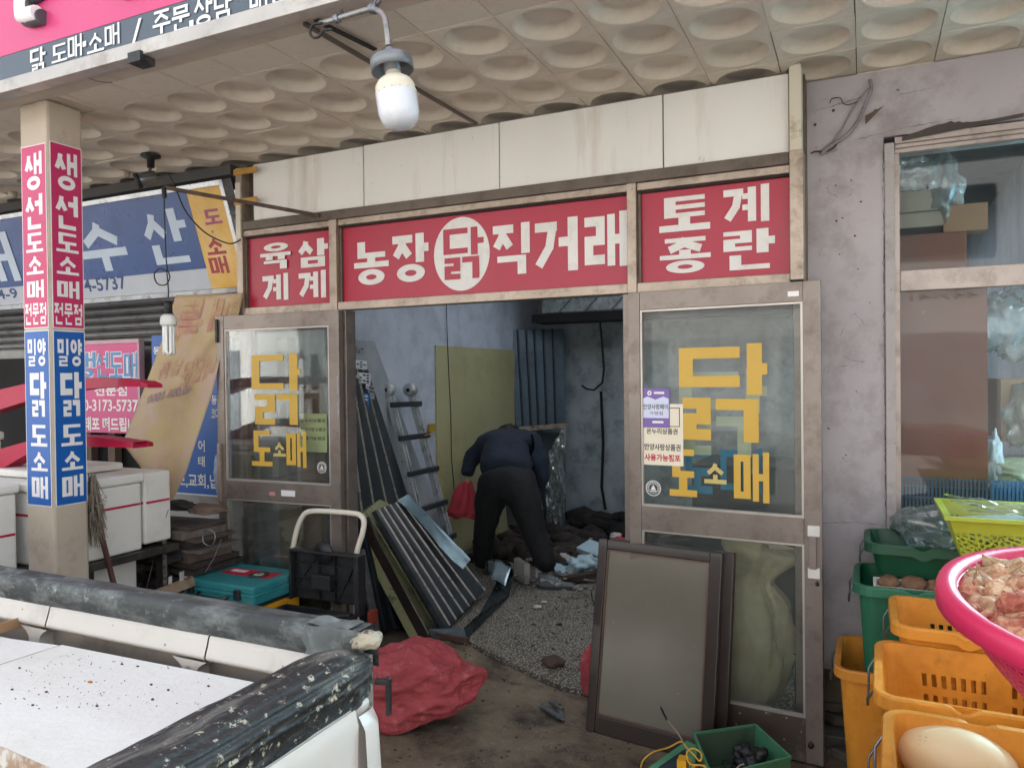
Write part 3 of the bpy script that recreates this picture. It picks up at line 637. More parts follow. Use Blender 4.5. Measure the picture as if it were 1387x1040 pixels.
def sheet_thing(name, label, cat, corners, ribs, th=.02, m=M_sheet, mr=M_rib, group=None, **k):
    b, R_, P = sheet(corners, ribs, th, **k)
    c = sum((Vector(q) for q in corners), Vector())/4; c.z = min(q[2] for q in corners)
    t = thing(name, label, cat, c, group); b.build('sheet', m, t)
    for r_ in R_: r_.build('rib', mr, t)
    return t, P
A = aY(691, 447, 7.3); B = aY(763, 445, 7.7); Cc = aY(766, 578, 7.7); D = aY(699, 577, 7.3)
sheet_thing('corrugated_sheet', 'upper dark ribbed metal panel standing near the back corner', 'metal panel', (D, A, B, Cc), [.14, .3, .45, .62, .8], m=M_sheet2, mr=M_sheet, rib_h=.02, rib_w=.03)
A = aY(703, 584, 7.34); B = aY(766, 586, 7.74); Cc = aY(766, 712, 7.74); D = aY(706, 712, 7.34); 
sheet_thing('corrugated_sheet', 'lower plain dark metal panel under the ribbed one near the back corner', 'metal panel', (D, A, B, Cc), [.5], m=mat('dull_teal_sheet', '#3d4b4c', .5, .3, dirt='#20282a', dscale=3), mr=M_sheet, rib_h=.01, rib_w=.02)
mb = MB().bar(aY(703, 581, 7.25), aY(768, 576, 7.6), .03, .05); mb.build('timber_batten', mat('pale_timber', '#a0937c', .7, dirt='#4b3b2c', dscale=9, dlo=.45, dhi=.6), label='short pale and brown batten between the two dark back panels', cat='batten')
# foil wrapped duct and its dark beam
du = thing('foil_duct', 'foil wrapped duct hanging under the ceiling at the back', 'duct', (-2, 7.4, 2.2))
A = aY(738, 424, 7.4); B = aY(860, 404, 7.4)
MB().box((A.x, 7.3, A.z-.02), (B.x+1.5, 7.6, A.z+.14)).build('duct', mat('silver_foil', '#a9b3b0', .3, .5, var=.3, vs=10, dirt='#5f6966', dscale=14, bump=1, bs=16), du, bevel=.02)
MB().box((A.x-.1, 7.28, A.z-.11), (B.x+1.5, 7.62, A.z-.021)).build('beam', M_dark, du)
for k in range(4):
    MB().bar((A.x+.2+.28*k, 7.29, A.z-.01), (A.x+.34+.28*k, 7.29, A.z+.13), .02, .012).build('strap', M_steel, du)
pts = [aY(*p, 7.85) for p in ((812, 425), (815, 460), (818, 500), (816, 518), (805, 528), (795, 527), (788, 522))]
MB().tube(pts, .012, 6).build('hanging_cable', M_wire, label='thick black cable hooked over and hanging on the back wall', cat='cable')
pts = [aY(*p, 7.9) for p in ((814, 530), (817, 600), (815, 660), (820, 690))]
MB().tube(pts, .016, 6).build('wall_seam', M_dark, label='dark vertical seam of tape on the back wall', cat='tape')
def crumpled(name, label, c, r, m, seed, cat, amp=.5, sc=1.6, flat=-.5, rot=0, group=None):
    return MB().blob(c, r, 4, amp, sc, seed, flat, Matrix.Rotation(rot, 3, 'Z')).build(name, m, label=label, cat=cat, group=group)
M_plas = mat('clear_plastic_film', '#8d9996', .15, var=.2, vs=8, bump=1, bs=12, spec=.9)
glassfilm = glassmat('clear_film', tint=(.8, .86, .86), dust=.18, dcol='#aeb9b8', rough=.12, refl=3)
def film(name, label, pts, m=glassfilm, amp=.05, n=26, seed=1, top=None):
    """crinkled hanging film over a quad of points"""
    a, b, c, d = [Vector(p) for p in pts]; N_ = (b-a).cross(d-a).normalized(); mb = MB()
    def P(u, v):
        p = (a*(1-u)+b*u)*(1-v)+(d*(1-u)+c*u)*v
        q = Vector((u*4, v*2.5, seed)); return p+N_*amp*(abs(noise.noise(q*1.3))*2+.5*abs(noise.noise(q*3.7))+.2*noise.noise(q*9))
    mb.patch(P, n, n, False); return mb.build(name, m, label=label, cat='plastic film')
film('plastic_film', 'crinkled clear film hanging by the dark back panels', (aY(737, 620, 7.1), aY(764, 575, 7.1), aY(764, 720, 7.1), aY(740, 712, 7.1)), seed=3)
# charred rubbish line at the foot of the back wall
M_char = mat('charred_rubbish', '#191614', .9, var=.4, vs=10, dirt='#3b3029', dscale=12)
mb = MB()
for i in range(70):
    c = Vector((random.uniform(-3.3, -.6), random.uniform(7.1, 7.9), random.uniform(.02, .16))); r = random.uniform(.05, .16)
    mb.blob(c, (r*1.6, r, r*.6), 1, .5, 2, i)
mb.build('rubble_heap', M_char, kind='stuff')
mb = MB()
for i in range(420):
    c = aZ(random.uniform(560, 860), random.uniform(735, 940), 0); r = random.uniform(.002, .008)*(1 if random.random() < .93 else 2.2)
    if c.y < 3.6 and random.random() < .6: continue
    c.z = .006+r*.3; mb.blob(c, (r*random.uniform(.8, 1.8), r, r*.6), 1, .5, 2, i)
for i in range(260):
    c = aZ(random.uniform(530, 1110), random.uniform(900, 1039), 0); r = random.uniform(.002, .008)
    if c.y < 3.56: c.z = r*.3; mb.blob(c, (r*random.uniform(.8, 1.8), r, r*.6), 1, .5, 2, i)
mb.build('grit', mat('rubble_grit', '#575047', .9, var=.4, vs=30), kind='stuff')
mb = MB()
for i in range(150):
    c = Vector((random.uniform(-3.2, -2.3), random.uniform(5.9, 7.2), random.uniform(0, .1))); r = random.uniform(.03, .12)
    mb.blob(c, (r*1.3, r, r*.7), 1, .6, 2, i)
mb.build('rubble_heap', mat('brown_rubble', '#2c2520', .9, var=.4, vs=10, dirt='#564a3f', dscale=9), kind='stuff')
# ================================================================== RIGHT WALL AND WINDOW
YW = 3.68
rw = thing('plaster_wall', 'grey peeling plaster wall between the shop front and the right window', 'wall', (0, YW, 0))
mb = MB()
def wallface(x0, x1, z0, z1, nx, nz, bulge=0):
    def fn(u, v):
        x = x0+(x1-x0)*u; z = z0+(z1-z0)*v; return Vector((x, YW-.006*noise.noise(Vector((x*3, z*3, 1)))-.002*noise.noise(Vector((x*14, z*14, 4))), z))
    return mb.patch(fn, nx, nz)
wallface(-.226, .085, .34, 2.96, 16, 90); wallface(.085, 3.0, 2.672, 2.96, 90, 16)
mb.box((-.226, YW+.012, .3), (.085, YW+.25, 2.96)); mb.box((.085, YW+.012, 2.672), (3, YW+.25, 2.96))
mb.build('plaster', M_plast, rw)
mb = MB(); mb.patch(lambda u, v: Vector((-.3+.45*u, YW+.05+.05*noise.noise(Vector((u*3, v*4, 2)))+.02*noise.noise(Vector((u*12, v*12, 5))), .36*v)), 24, 24)
mb.patch(lambda u, v: Vector((-.3+.45*u, YW+.002+.06*v, .35-.02*abs(noise.noise(Vector((u*9, 3, 3)))))), 20, 3); mb.build('eroded_base', M_plaster_low, rw)
MB().box((.087, YW-.012, 0), (.126, YW+.06, 2.64)).build('side_trim', mat('painted_trim', '#a69e9c', .6, var=.05, dirt='#7e7472', dscale=8, specks='#4d4440', sscale=22, sth=.06), rw, bevel=.004)
for z in (2.43, 2.385): pass
# cracks, holes and ragged plaster along the window head
M_hole = mat('hole_dark', '#4a423e', .95)
def hole(x, z, r, k):
    mb = MB(); n = 14; P = []
    for i in range(n):
        a = 2*math.pi*i/n; q = r*(.6+.8*abs(noise.noise(Vector((math.cos(a)*2, math.sin(a)*2, k*3.1))))); P.append((x+q*.9*math.cos(a), YW-.009, z+q*.7*math.sin(a)))
    mb.add(P, [tuple(range(n))]); return mb
mb = MB(); random.seed(3)
for px, py, r in ((1129, 151, .012), (1216, 123, .007), (1186, 151, .012), (1104, 170, .01), (1132, 252, .006), (1153, 245, .006), (1166, 274, .007), (1133, 300, .008), (1141, 296, .006), (1158, 320, .008), (1137, 345, .005), (1162, 365, .005), (1122, 580, .007), (1146, 616, .005), (1142, 620, .004), (1110, 460, .005), (1160, 530, .005), (1197, 230, .004), (1110, 345, .004), (1178, 410, .004)):
    q = aY(px, py, YW); h = hole(q.x, q.z, r, px); n0 = len(mb.v); mb.add(h.v, h.f)
def crack(pts, wd=.0025):
    Q = []
    for a, b in zip(pts, pts[1:]):
        A = aY(*a, YW-.0085); B = aY(*b, YW-.0085); n_ = max(3, int((B-A).length/.008))
        Q += [A.lerp(B, k/n_) for k in range(n_)]
    Q.append(aY(*pts[-1], YW-.0085)); Q = [q+Vector((noise.noise(q*60), 0, noise.noise(q*60+Vector((9, 9, 9)))))*.006 for q in Q]
    for i, (A, B) in enumerate(zip(Q, Q[1:])):
        d = (B-A).normalized(); s = Vector((-d.z, 0, d.x))*wd/2; f = lambda q, k: .25+1.3*abs(noise.noise(q*35))*(.4 if k in (0, len(Q)-1) else 1)
        if noise.noise(A*22+Vector((3, 0, 0))) > .28: continue
        mb.add([A-s*f(A, i), B-s*f(B, i+1), B+s*f(B, i+1), A+s*f(A, i)], [(0, 1, 2, 3)])
crack([(1110, 242), (1125, 262), (1138, 268), (1153, 264)], .0025); crack([(1105, 150), (1130, 143), (1150, 137), (1165, 132)], .003); crack([(1100, 205), (1120, 208), (1135, 203)], .003)
crack([(1138, 455), (1147, 435), (1158, 424), (1172, 440)]); crack([(1140, 480), (1152, 488), (1172, 490)]); crack([(1120, 505), (1138, 497), (1150, 494)], .003); crack([(1196, 200), (1197, 300), (1197, 430), (1199, 560), (1200, 735)], .003)
crack([(1160, 190), (1196, 180), (1230, 172), (1300, 160)], .002); crack([(1113, 709), (1150, 707), (1196, 710)], .002); crack([(1215, 130), (1250, 122), (1262, 120)], .002)
mb.build('cracks', M_hole, rw)
mb = MB(); n = 30; lo = []; up = []
for i in range(n+1):
    u = i/n; px = 1222+(1387-1222)*u; zc = aY(px, 186-28*u-3*math.sin(u*9), YW).z; t = (.012+.03*math.exp(-((u-.32)/.22)**2)*(.7+.6*abs(noise.noise(Vector((u*14, 0, 1))))))
    q = aY(px, 190-33*u, YW-.014); lo.append(Vector((q.x, YW-.014, q.z-.004))); up.append(Vector((q.x, YW-.014, q.z+t)))
mb.add(lo+up, [(i, i+1, n+2+i, n+1+i) for i in range(n)]); mb.build('broken_edge', M_hole, rw)
win = thing('shop_window', 'right hand aluminium window with brown board and cool light behind the glass', 'window', (.9, YW+.04, .9))
M_wf = mat('pale_window_frame', '#a89c95', .4, .4, var=.06, dirt='#7b6d63', dscale=9)
for k, (z0, z1, y0) in enumerate(((2.634, 2.662, YW-.008), (2.617, 2.6335, YW+.004), (2.598, 2.6165, YW+.014))): MB().box((.128, y0, z0), (3, YW+.1, z1)).build('head_track', M_wf, win, bevel=.002)
MB().box((.127, YW+.02, .5), (.146, YW+.1, 2.597)).build('frame', M_wf, win)
MB().box((.147, YW+.025, 1.998), (3, YW+.07, 2.088)).build('transom', M_wf, win, bevel=.003)
MB().box((.147, YW+.045, 2.0885), (3, YW+.05, 2.597)).build('pane', M_glass2, win); MB().box((.147, YW+.045, .93), (3, YW+.05, 1.9975)).build('pane', M_glass2, win)
MB().box((.147, YW+.02, .86), (3, YW+.08, .929)).build('sill', M_wf, win)
fw = Frame((0, YW+.043, 0), (1, 0, 0), (0, 0, 1)); mb = MB(); ftext(mb, fw, '447-41', *fw.box(1233, 396, 1326, 406), d=.0005, off=.01, mirror=True); mb.build('lettering', mat('faded_or_reflected_print', '#6f5a50', .6), win)  # reflection of a sign opposite, painted on the pane as mirrored digits
MB().box((.0, YW+.2, 0), (3, YW+.25, .86)).build('lower_wall', M_plaster_low, kind='structure')
# lit room behind the window
M_cyan = mat('cool_white_room', '#c3e2ec', .7, var=.08, vs=1)
for nm, a, b in (('side_wall', (3.0, 3.9, 0), (3.1, 7, 2.95)), ('rear_wall', (.86, 6.6, 0), (3.1, 6.7, 2.95)), ('room_ceiling', (.86, 3.93, 2.75), (3.1, 6.7, 2.8)), ('room_floor', (.86, 3.93, .0), (3.1, 6.7, .02))): MB().box(a, b).build(nm, M_cyan, kind='structure')
lf = thing('ceiling_lamp', 'lit cool white fluorescent lamp on the ceiling inside the right window', 'lamp', (1.7, 4.6, 2.7))
MB().box((1.3, 4.5, 2.71), (2.5, 4.66, 2.745)).build('fitting', M_white, lf)
em = bpy.data.materials.new('lamp_glow'); em.use_nodes = True; em.node_tree.nodes['Principled BSDF'].inputs['Emission Color'].default_value = (.62, .9, 1, 1); em.node_tree.nodes['Principled BSDF'].inputs['Emission Strength'].default_value = 25
for y in (4.54, 4.62): MB().tube([(1.32, y, 2.69), (2.48, y, 2.69)], .014, 8).build('tube', em, lf)
ld = bpy.data.lights.new('lamp_light', 'AREA'); ld.energy = 150; ld.shape = 'RECTANGLE'; ld.size = 1.2; ld.size_y = .15; ld.color = (.6, .88, 1)
lo_ = bpy.data.objects.new('lamp_light', ld); COL.objects.link(lo_); lo_.parent = lf; lo_.location = (.2, 0, -.05)
M_brown = mat('brown_hardboard', '#763c20', .35, var=.12, vs=1.5, dirt='#57301f', dscale=1.5, specks='#b09a88', sscale=7, sth=.02)
q0 = aY(1214, 655, 3.77); q1 = aY(1337, 390, 3.77)
MB().box((q0.x-.03, 3.765, .86), (q1.x, 3.775, 2.03)).build('brown_board', M_brown, label='tall reddish brown board standing inside the right window', cat='board')
q0 = aY(1212, 365, 3.8); q1 = aY(1309, 313, 3.8)
MB().box((q0.x-.02, 3.79, 2.03), (q1.x, 4.05, q1.z)).build('carton', mat('red_brown_carton', '#6d3a20', .6, var=.2), bevel=.004, label='dark reddish carton on the board behind the upper pane', cat='carton')
q0 = aY(1212, 312, 3.85); q1 = aY(1282, 285, 3.85)
for k, (za, zb_) in enumerate(((q0.z+.002, q1.z), (q1.z+.004, q1.z+.1))):
    MB().box((q0.x-.02, 3.84, za), (q1.x-.02*k, 4.1, zb_)).build('pale_carton', mat('pale_carton', '#8f8676', .7, var=.1), bevel=.005, label=('lower' if k == 0 else 'upper')+' of two pale cartons stacked behind the upper pane', cat='carton')
def bag(name, label, c, r, seed, m=glassfilm, amp=.5, cat='plastic bag', sub=4, rot=0, sc=1.8):
    return MB().blob(c, r, sub, amp, sc, seed, None, Matrix.Rotation(rot, 3, 'Z')).build(name, m, label=label, cat=cat)
bag('plastic_bag', 'crumpled clear bag hung behind the upper pane of the right window', aY(1280, 255, 3.86), (.06, .05, .13), 2)
bag('plastic_bag', 'smoky clear bag beside the upper left corner of the right window', aY(1237, 235, 3.86), (.09, .05, .07), 5)
MB().box(aY(1278, 315, 3.83), aY(1335, 278, 3.9)+Vector((0, .05, 0))).build('carton_flap', mat('tan_carton', '#8a6748', .7, var=.1), label='tan carton flap under the hanging bag behind the upper pane', cat='carton')
MB().box(aY(1356, 598, 3.9), aY(1440, 512, 4.2)+Vector((0, .1, 0))).build('carton', MATS['tan_carton'], label='tan open carton behind the lower pane at far right', cat='carton')
bag('plastic_bag', 'pale crinkled bag of stock behind the lower pane at far right', aY(1400, 560, 3.9), (.1, .06, .14), 8)
bag('produce_sack', 'pale green sack low behind the window at far right', aY(1382, 638, 3.86), (.1, .06, .05), 9, mat('pale_sack', '#a5a98c', .6, bump=.5))
bag('plastic_bag', 'small white bag standing beside the brown board', aY(1347, 620, 3.84), (.03, .03, .1), 11, mat('white_bag', '#bfc7c6', .4, bump=.5))
bag('plastic_bag', 'blue grey bag hanging high behind the lower pane at far right', aY(1365, 440, 4.0), (.1, .05, .16), 13)
for k in range(3): MB().box((.95, 6.3, 1.2+.45*k), (2.9, 6.59, 1.23+.45*k)).build('shelf_board', mat('grey_shelf', '#7f9299', .6), label=('lowest', 'middle', 'topmost')[k]+' grey shelf on the rear wall of the lit room', cat='shelf')
for k in range(9):
    x = 1.0+.2*k; MB().box((x, 6.32, 1.232+.45*(k % 3)), (x+.14, 6.55, 1.232+.45*(k % 3)+.2+.05*(k % 2))).build('stock_box', mat('stock_grey', '#6d7b80', .7, var=.3, rand=.3), bevel=.004, label='boxed stock on the shelves of the lit room', cat='box', group='boxes in the lit room')
# plants and old wires on the wall
def wire(name, label, pts, r, m=M_wire, cat='cable', n=6, smooth=True):
    P = [Vector(p) for p in pts]
    if smooth and len(P) > 2:
        Q = []
        for i in range(len(P)-1):
            a, b, c, d = P[max(i-1, 0)], P[i], P[i+1], P[min(i+2, len(P)-1)]
            for k in range(5):
                t = k/5; Q.append(.5*((2*b)+(c-a)*t+(2*a-5*b+4*c-d)*t*t+(3*b-a-3*c+d)*t**3))
        Q.append(P[-1]); P = Q
    return MB().tube(P, r, n).build(name, m, label=label, cat=cat)
M_oldw = mat('dusty_cable', '#8b8285', .7, dirt='#4c4542', dscale=20)
wire('old_cable', 'thick dusty grey cable curling down from the canopy on the plaster wall', [aY(*p, YW-.02) for p in ((1178, 108), (1180, 122), (1171, 145), (1160, 168), (1145, 185), (1125, 198), (1112, 210))], .008, M_oldw)
wire('old_cable', 'thin dusty grey cable just left of the thick one on the wall', [aY(*p, YW-.015) for p in ((1176, 120), (1160, 140), (1148, 160), (1140, 175), (1128, 192), (1112, 205))], .004, M_oldw)
wire('old_cable', 'short black cable stub bent across the grey wall', [aY(*p, YW-.015) for p in ((1098, 208), (1106, 205), (1118, 206), (1130, 200), (1135, 190))], .003)
wire('old_cable', 'curly rusty wire end near the canopy on the grey wall', [aY(*p, YW-.02) for p in ((1124, 140), (1127, 134), (1138, 133), (1142, 140), (1150, 142), (1162, 138))], .002)
mb = MB(); mb.patch(lambda u, v: aY(1172+26*u, 157-14*u+12*v*(1-u), YW-.03-.02*math.sin(u*3)), 8, 4); mb.build('torn_strip', mat('torn_tape', '#5f5046', .8), label='torn dark scrap of tape hanging from the grey wall', cat='tape scrap')
# stone slabs under the wall
for k, (px, py, s, z, t_) in enumerate(((1140, 1000, .2, .0, .05), (1150, 975, .17, .055, .045), (1135, 955, .17, .105, .04), (1170, 1030, .12, 0, .04))):
    q = aZ(px, py, z); n0 = MB(); c = Vector((q.x, max(q.y, 3.30), z))
    P = [c+Vector((math.cos(a)*s*(1+.2*math.sin(a*3+k)), math.sin(a)*s*.55, 0)) for a in (0.3, 1.4, 2.5, 3.4, 4.4, 5.4)]
    m_ = len(P); n0.add(P+[p+Vector((0, 0, t_)) for p in P], [tuple(range(m_-1, -1, -1)), tuple(range(m_, 2*m_))]+[(i, (i+1) % m_, m_+(i+1) % m_, m_+i) for i in range(m_)])
    n0.build('stone_slab', mat('dark_stone', '#5a544d', .85, var=.2, dirt='#332d28', dscale=6, bump=.8), bevel=.006, label=('lowest broken', 'middle cracked', 'topmost thin', 'front loose')[k]+' grey stone slab at the foot of the plaster wall', cat='stone slab')
# ================================================================== LEFT NEIGHBOUR
YN = 4.2
M_nwall = mat('neighbour_wall', '#a7a6a2', .7, var=.1, dirt='#6f6b66', dscale=3)
nw = thing('neighbour_shop', 'closed fish shop left of the chicken shop with grey roller shutter', 'shop', (-7, YN, 0))
MB().box((-12, YN, 0), (-3.55, YN+.1, 1.99)).build('wall', M_nwall, nw)
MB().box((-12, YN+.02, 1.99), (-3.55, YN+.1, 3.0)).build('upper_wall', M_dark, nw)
MB().box((-3.56, 3.565, 0), (-3.501, YN+.1, 2.96)).build('side_wall', M_nwall, nw)
M_shut = mat('shutter_metal', '#8b8a8a', .4, .4, var=.1, dirt='#55524f', dscale=6)
for k in range(7):
    z = 1.93+.062*k; mb = MB(); mb.patch(lambda u, v: Vector((-12+8.45*u, YN-.03-.03*math.sin(v*math.pi), z+.058*v)), 1, 8); mb.build('shutter_slat', M_shut, nw)
for k, x in enumerate((-6.25, -6.0, -5.7, -5.45)):
    MB().box((x, YN-.14, 0), (x+.05+.03*(k % 2), YN-.08, 1.95)).build('timber_post', mat('old_timber', '#6a5748', .8, var=.2, vs=5, streak=True), label=('leftmost', 'second', 'third', 'rightmost')[k]+' old timber post propped against the neighbour wall', cat='post')
MB().box((-8, YN-.06, .1), (-5.2, YN-.01, 1.85)).build('doorway', M_dark, nw)
# tilted blue sign box
YT, YB = 3.46, 3.66; zT, zB = 2.845, 2.245
Vv = Vector((0, YT-YB, zT-zB)); fN = Frame((-3.56, YB, zB), (1, 0, 0), Vv); HN = Vv.length
ns = thing('neighbour_sign', 'blue tilted sign board reading 수산 with a yellow end', 'shop sign', (-5, YB, zB))
M_blue = mat('navy_sign_vinyl', '#31508a', .3, var=.1, vs=2, dirt='#27406e', dscale=2); M_greysg = mat('grey_sign_strip', '#b7bcc4', .35, var=.05); M_ylw = mat('yellow_sign_vinyl', '#d9a83f', .35, var=.1, vs=3, dirt='#e0c894', dscale=2.5, dlo=.45, dhi=.8)
ub = fN.px(268, 320)[0]; vg = fN.px(180, 373)[1]
mb = MB(); slab(mb, fN, -5, vg, ub, HN, -.04, 0); mb.build('blue_panel', M_blue, ns)
mb = MB(); slab(mb, fN, -5, 0, ub, vg-.001, -.04, 0); mb.build('grey_strip', M_greysg, ns)
uR = -.005
mb = MB(); slab(mb, fN, ub+.001, 0, uR, HN, -.04, 0); mb.build('yellow_panel', M_ylw, ns)
M_bright = mat('bright_trim', '#c6c9cb', .3, .6, dirt='#77777a', dscale=10)
mb = MB(); slab(mb, fN, -5, HN+.001, uR+.03, HN+.03, -.05, .03); mb.build('top_trim', M_bright, ns)
mb = MB(); slab(mb, fN, -5, -.03, uR+.03, -.001, -.05, .03); mb.build('bottom_trim', M_bright, ns)
mb = MB(); slab(mb, fN, uR+.001, 0, uR+.03, HN, -.05, .03); mb.build('end_trim', M_bright, ns)
M_nl = mat('pale_blue_letter', '#bccbdb', .4, var=.05)
def nl(ch, bx, m, **k): letter(fN, ch, bx, m, ns, step=.0001, d=.001, **k)
nl('수', (108, 298, 170, 368), M_nl, tv=.17, th=.16); nl('산', (195, 283, 256, 358), M_nl, tv=.18, th=.14); nl('해', (-42, 316, 20, 384), M_nl, tv=.2, th=.14)
M_pur = mat('purple_red_letter', '#a4506e', .5, var=.1); M_rd2 = mat('dull_red_letter', '#a53a44', .5, var=.1)
nl('도', (276, 283, 300, 304), M_pur, tv=.2, th=.18); nl('소', (279, 322, 305, 345), M_rd2, tv=.2, th=.18); nl('매', (284, 347, 309, 371), M_rd2, tv=.2, th=.15)
mb = MB(); q = fN.px(288, 314); rect(mb, fN, q[0]-.008, q[1]-.008, q[0]+.008, q[1]+.008, .001); mb.build('punctuation', M_pur, ns)
mb = MB(); ftext(mb, fN, '4-5737', *fN.box(113, 375, 171, 394), d=.001, off=.02); mb.build('phone_number', mat('navy_print', '#2c4a7c', .5), ns); mb = MB(); ftext(mb, fN, '4-9', *fN.box(-4, 391, 24, 405), d=.001, off=.02); mb.build('phone_number', mat('navy_print', '#2c4a7c', .5), ns)
MB().box((-9, YT-.0, 2.90), (-3.5, YT+.3, 2.962)).build('sign_header', mat('dark_header', '#4d4a48', .8), nw)
# pink sign and blue sign on the neighbour wall
fP = Frame((0, 3.95, 0), (1, 0, 0), (0, 0, 1))
ps = thing('pink_sign', 'pink framed sign with phone number on the neighbour shop wall', 'sign', aY(150, 590, 3.95))
M_pk = mat('pink_board', '#cf4a82', .4, var=.08)
b_ = fP.box(100, 466, 188, 586)
mb = MB(); slab(mb, fP, *b_, -.03, 0); mb.build('board', M_pk, ps)
mb = MB(); slab(mb, fP, b_[0], b_[3]+.001, b_[2]+.02, b_[3]+.03, -.035, .01); slab(mb, fP, b_[2]+.001, b_[1], b_[2]+.022, b_[3], -.035, .01); mb.build('frame', mat('pink_grey_frame', '#c2a0a8', .5), ps)
M_lb = mat('light_blue_letter', '#5f92c4', .5); 
for ch, a, b in (('생', 100, 130), ('선', 131, 147), ('도', 149, 166), ('매', 168, 187)):
    letter(fP, ch, (a-1, 476, b+1, 514), M_stw, ps, tv=.27, th=.2, d=.001, step=.0001); letter(fP, ch, (a, 477, b, 512), M_lb, ps, tv=.18, th=.12, d=.003, step=.0001)
mb = MB(); ftext(mb, fP, '전문점', *fP.box(128, 521, 172, 536), d=.001, off=.03); ftext(mb, fP, '010-3173-5737', *fP.box(100, 541, 187, 557), d=.001, off=.02); ftext(mb, fP, '동태포 떠드립니다', *fP.box(103, 565, 196, 584), d=.001, off=.03); mb.build('lettering', M_stw, ps)
bs_ = thing('blue_sign', 'blue sign with white writing behind the hanging banner', 'sign', aY(270, 670, 3.95))
b_ = fP.box(205, 452, 310, 670); mb = MB(); slab(mb, fP, *b_, -.04, -.012); mb.build('board', M_bluest, bs_)
mb = MB(); slab(mb, fP, b_[0], b_[1], b_[2], b_[1]+.008, -.0115, -.009); mb.build('border', M_stw, bs_)
mb = MB()
for t, bx in (('보,교회,납품', (238, 642, 308, 662)), ('어', (267, 596, 276, 612)), ('태', (267, 618, 276, 632)), ('동', (206, 470, 216, 480)), ('동태', (285, 535, 300, 548)), ('코다리', (285, 553, 300, 568))): ftext(mb, fP, t, *fP.box(*bx), d=-.009, off=.02)
mb.build('lettering', M_stw, bs_)
mb = MB(); mb.blob(aY(297, 640, 3.93), (.05, .012, .13), 3, .4, 2, 4); mb.build('fish_picture', mat('silver_fish', '#9fb0cb', .4, var=.3, vs=14), bs_)
# banner
ban = thing('hanging_banner', 'faded beige vinyl banner hanging slanted beside the left glass door', 'banner', aY(235, 690, 3.3))
L_ = [(237, 400), (229, 440), (205, 500), (186, 550), (166, 604), (190, 640), (208, 690)]
R_ = [(328, 397), (322, 440), (303, 470), (296, 520), (280, 575), (258, 620), (212, 694)]
L_ = [(238, 400), (222, 455), (203, 505), (184, 556), (166, 600), (196, 640), (207, 690)]
R_ = [(330, 397), (318, 450), (300, 478), (288, 530), (268, 590), (252, 640), (226, 694)]
def lerpP(P, t):
    f = t*(len(P)-1); i = min(int(f), len(P)-2); f -= i; return (P[i][0]*(1-f)+P[i+1][0]*f, P[i][1]*(1-f)+P[i+1][1]*f)
def banP(u, v):
    a = lerpP(L_, v); b = lerpP(R_, v); x = a[0]*(1-u)+b[0]*u; y = a[1]*(1-u)+b[1]*u
    Y = 3.42-.15*v+.025*math.sin(u*7+v*4)+.02*noise.noise(Vector((u*3, v*4, 2)))
    return aY(x, y, Y)
mb = MB(); mb.patch(banP, 20, 50); mb.build('sheet', mat('faded_banner', '#b59c72', .6, var=.15, vs=2.2, dirt='#b99a94', dscale=3, dlo=.45, dhi=.7, dirt2=('#a8a068', 2.2, .52, .66), bump=.2), ban, solid=.0015)
def onban(mb, txt, u0, v0, u1, v1, off=.02, mirror=True):
    m2 = MB(); f0 = Frame((0, 0, 0), (1, 0, 0), (0, 0, 1)); ftext(m2, f0, txt, 0, 0, 1, 1, d=0, off=off, mirror=mirror)
    vs = []
    for p in m2.v:
        q = banP(u0+(u1-u0)*p.x, v0+(v1-v0)*(1-p.z)); vs.append(q+Vector((0, -.004, 0)))
    mb.add(vs, m2.f)
mb = MB(); onban(mb, '특', .12, .02, .5, .2, .03); onban(mb, '매', .6, .02, .95, .16, .03); onban(mb, '납품', .15, .3, .45, .38); onban(mb, '배달문', .5, .33, .95, .44); mb.build('faded_or_reflected_print', mat('faded_rose_print', '#ab7468', .7, dirt='#b59c72', dscale=9, dlo=.4, dhi=.6), ban)
mb = MB(); onban(mb, '40,000-1000', .12, .44, .7, .49); mb.build('faded_or_reflected_print', mat('faded_violet_print', '#8d7280', .7, dirt='#b59c72', dscale=9, dlo=.45, dhi=.65), ban)
# energy saving bulb on cord, bracket, camera
br = thing('sign_bracket', 'thin dark steel arm slanting out from the sign beam', 'bracket', aY(430, 292, 3.45))
E0 = aY(432, 292, 3.45); E1 = aY(222, 254, 2.85)
MB().bar(E0, E1, .012, .02).build('arm', mat('rusty_steel', '#4a3f3a', .6, .4, dirt='#7a5a40', dscale=20), br)
MB().tube([E1, aY(223, 268, 2.85)], .012, 8).build('end_hook', M_wire, br)
cf = thing('energy_saving_bulb', 'unlit spiral energy saving bulb hanging on a cord before the banner', 'bulb', aY(228, 470, 2.85))
c = aY(228, 424, 2.85)
cord = [aY(*p, 2.85) for p in ((222, 258), (223, 300), (225, 350), (226, 366), (216, 364), (209, 372), (213, 384), (224, 386), (230, 376), (226, 366), (228, 390), (228, 405))]
Q = []
for i in range(len(cord)-1):
    a, b, e, d = cord[max(i-1, 0)], cord[i], cord[i+1], cord[min(i+2, len(cord)-1)]
    for k in range(5): t = k/5; Q.append(.5*((2*b)+(e-a)*t+(2*a-5*b+4*e-d)*t*t+(3*b-a-3*e+d)*t**3))
MB().tube(Q, .0035, 6).build('cord', M_wire, cf)
sc_ = 3.86/1019.8
MB().lathe([(0, .062), (.016, .062), (.02, .045), (.022, .0), (.03, -.006), (0, -.006)], 20, Matrix.Translation(c)).build('socket', M_black, cf)
M_bulbw = mat('bulb_white', '#dfe0d8', .3, var=.03)
MB().lathe([(0, -.0065), (.025, -.0065), (.038, -.02), (.042, -.04), (.042, -.06), (.036, -.07), (0, -.07)], 24, Matrix.Translation(c)).build('ballast', M_bulbw, cf)
mb = MB()
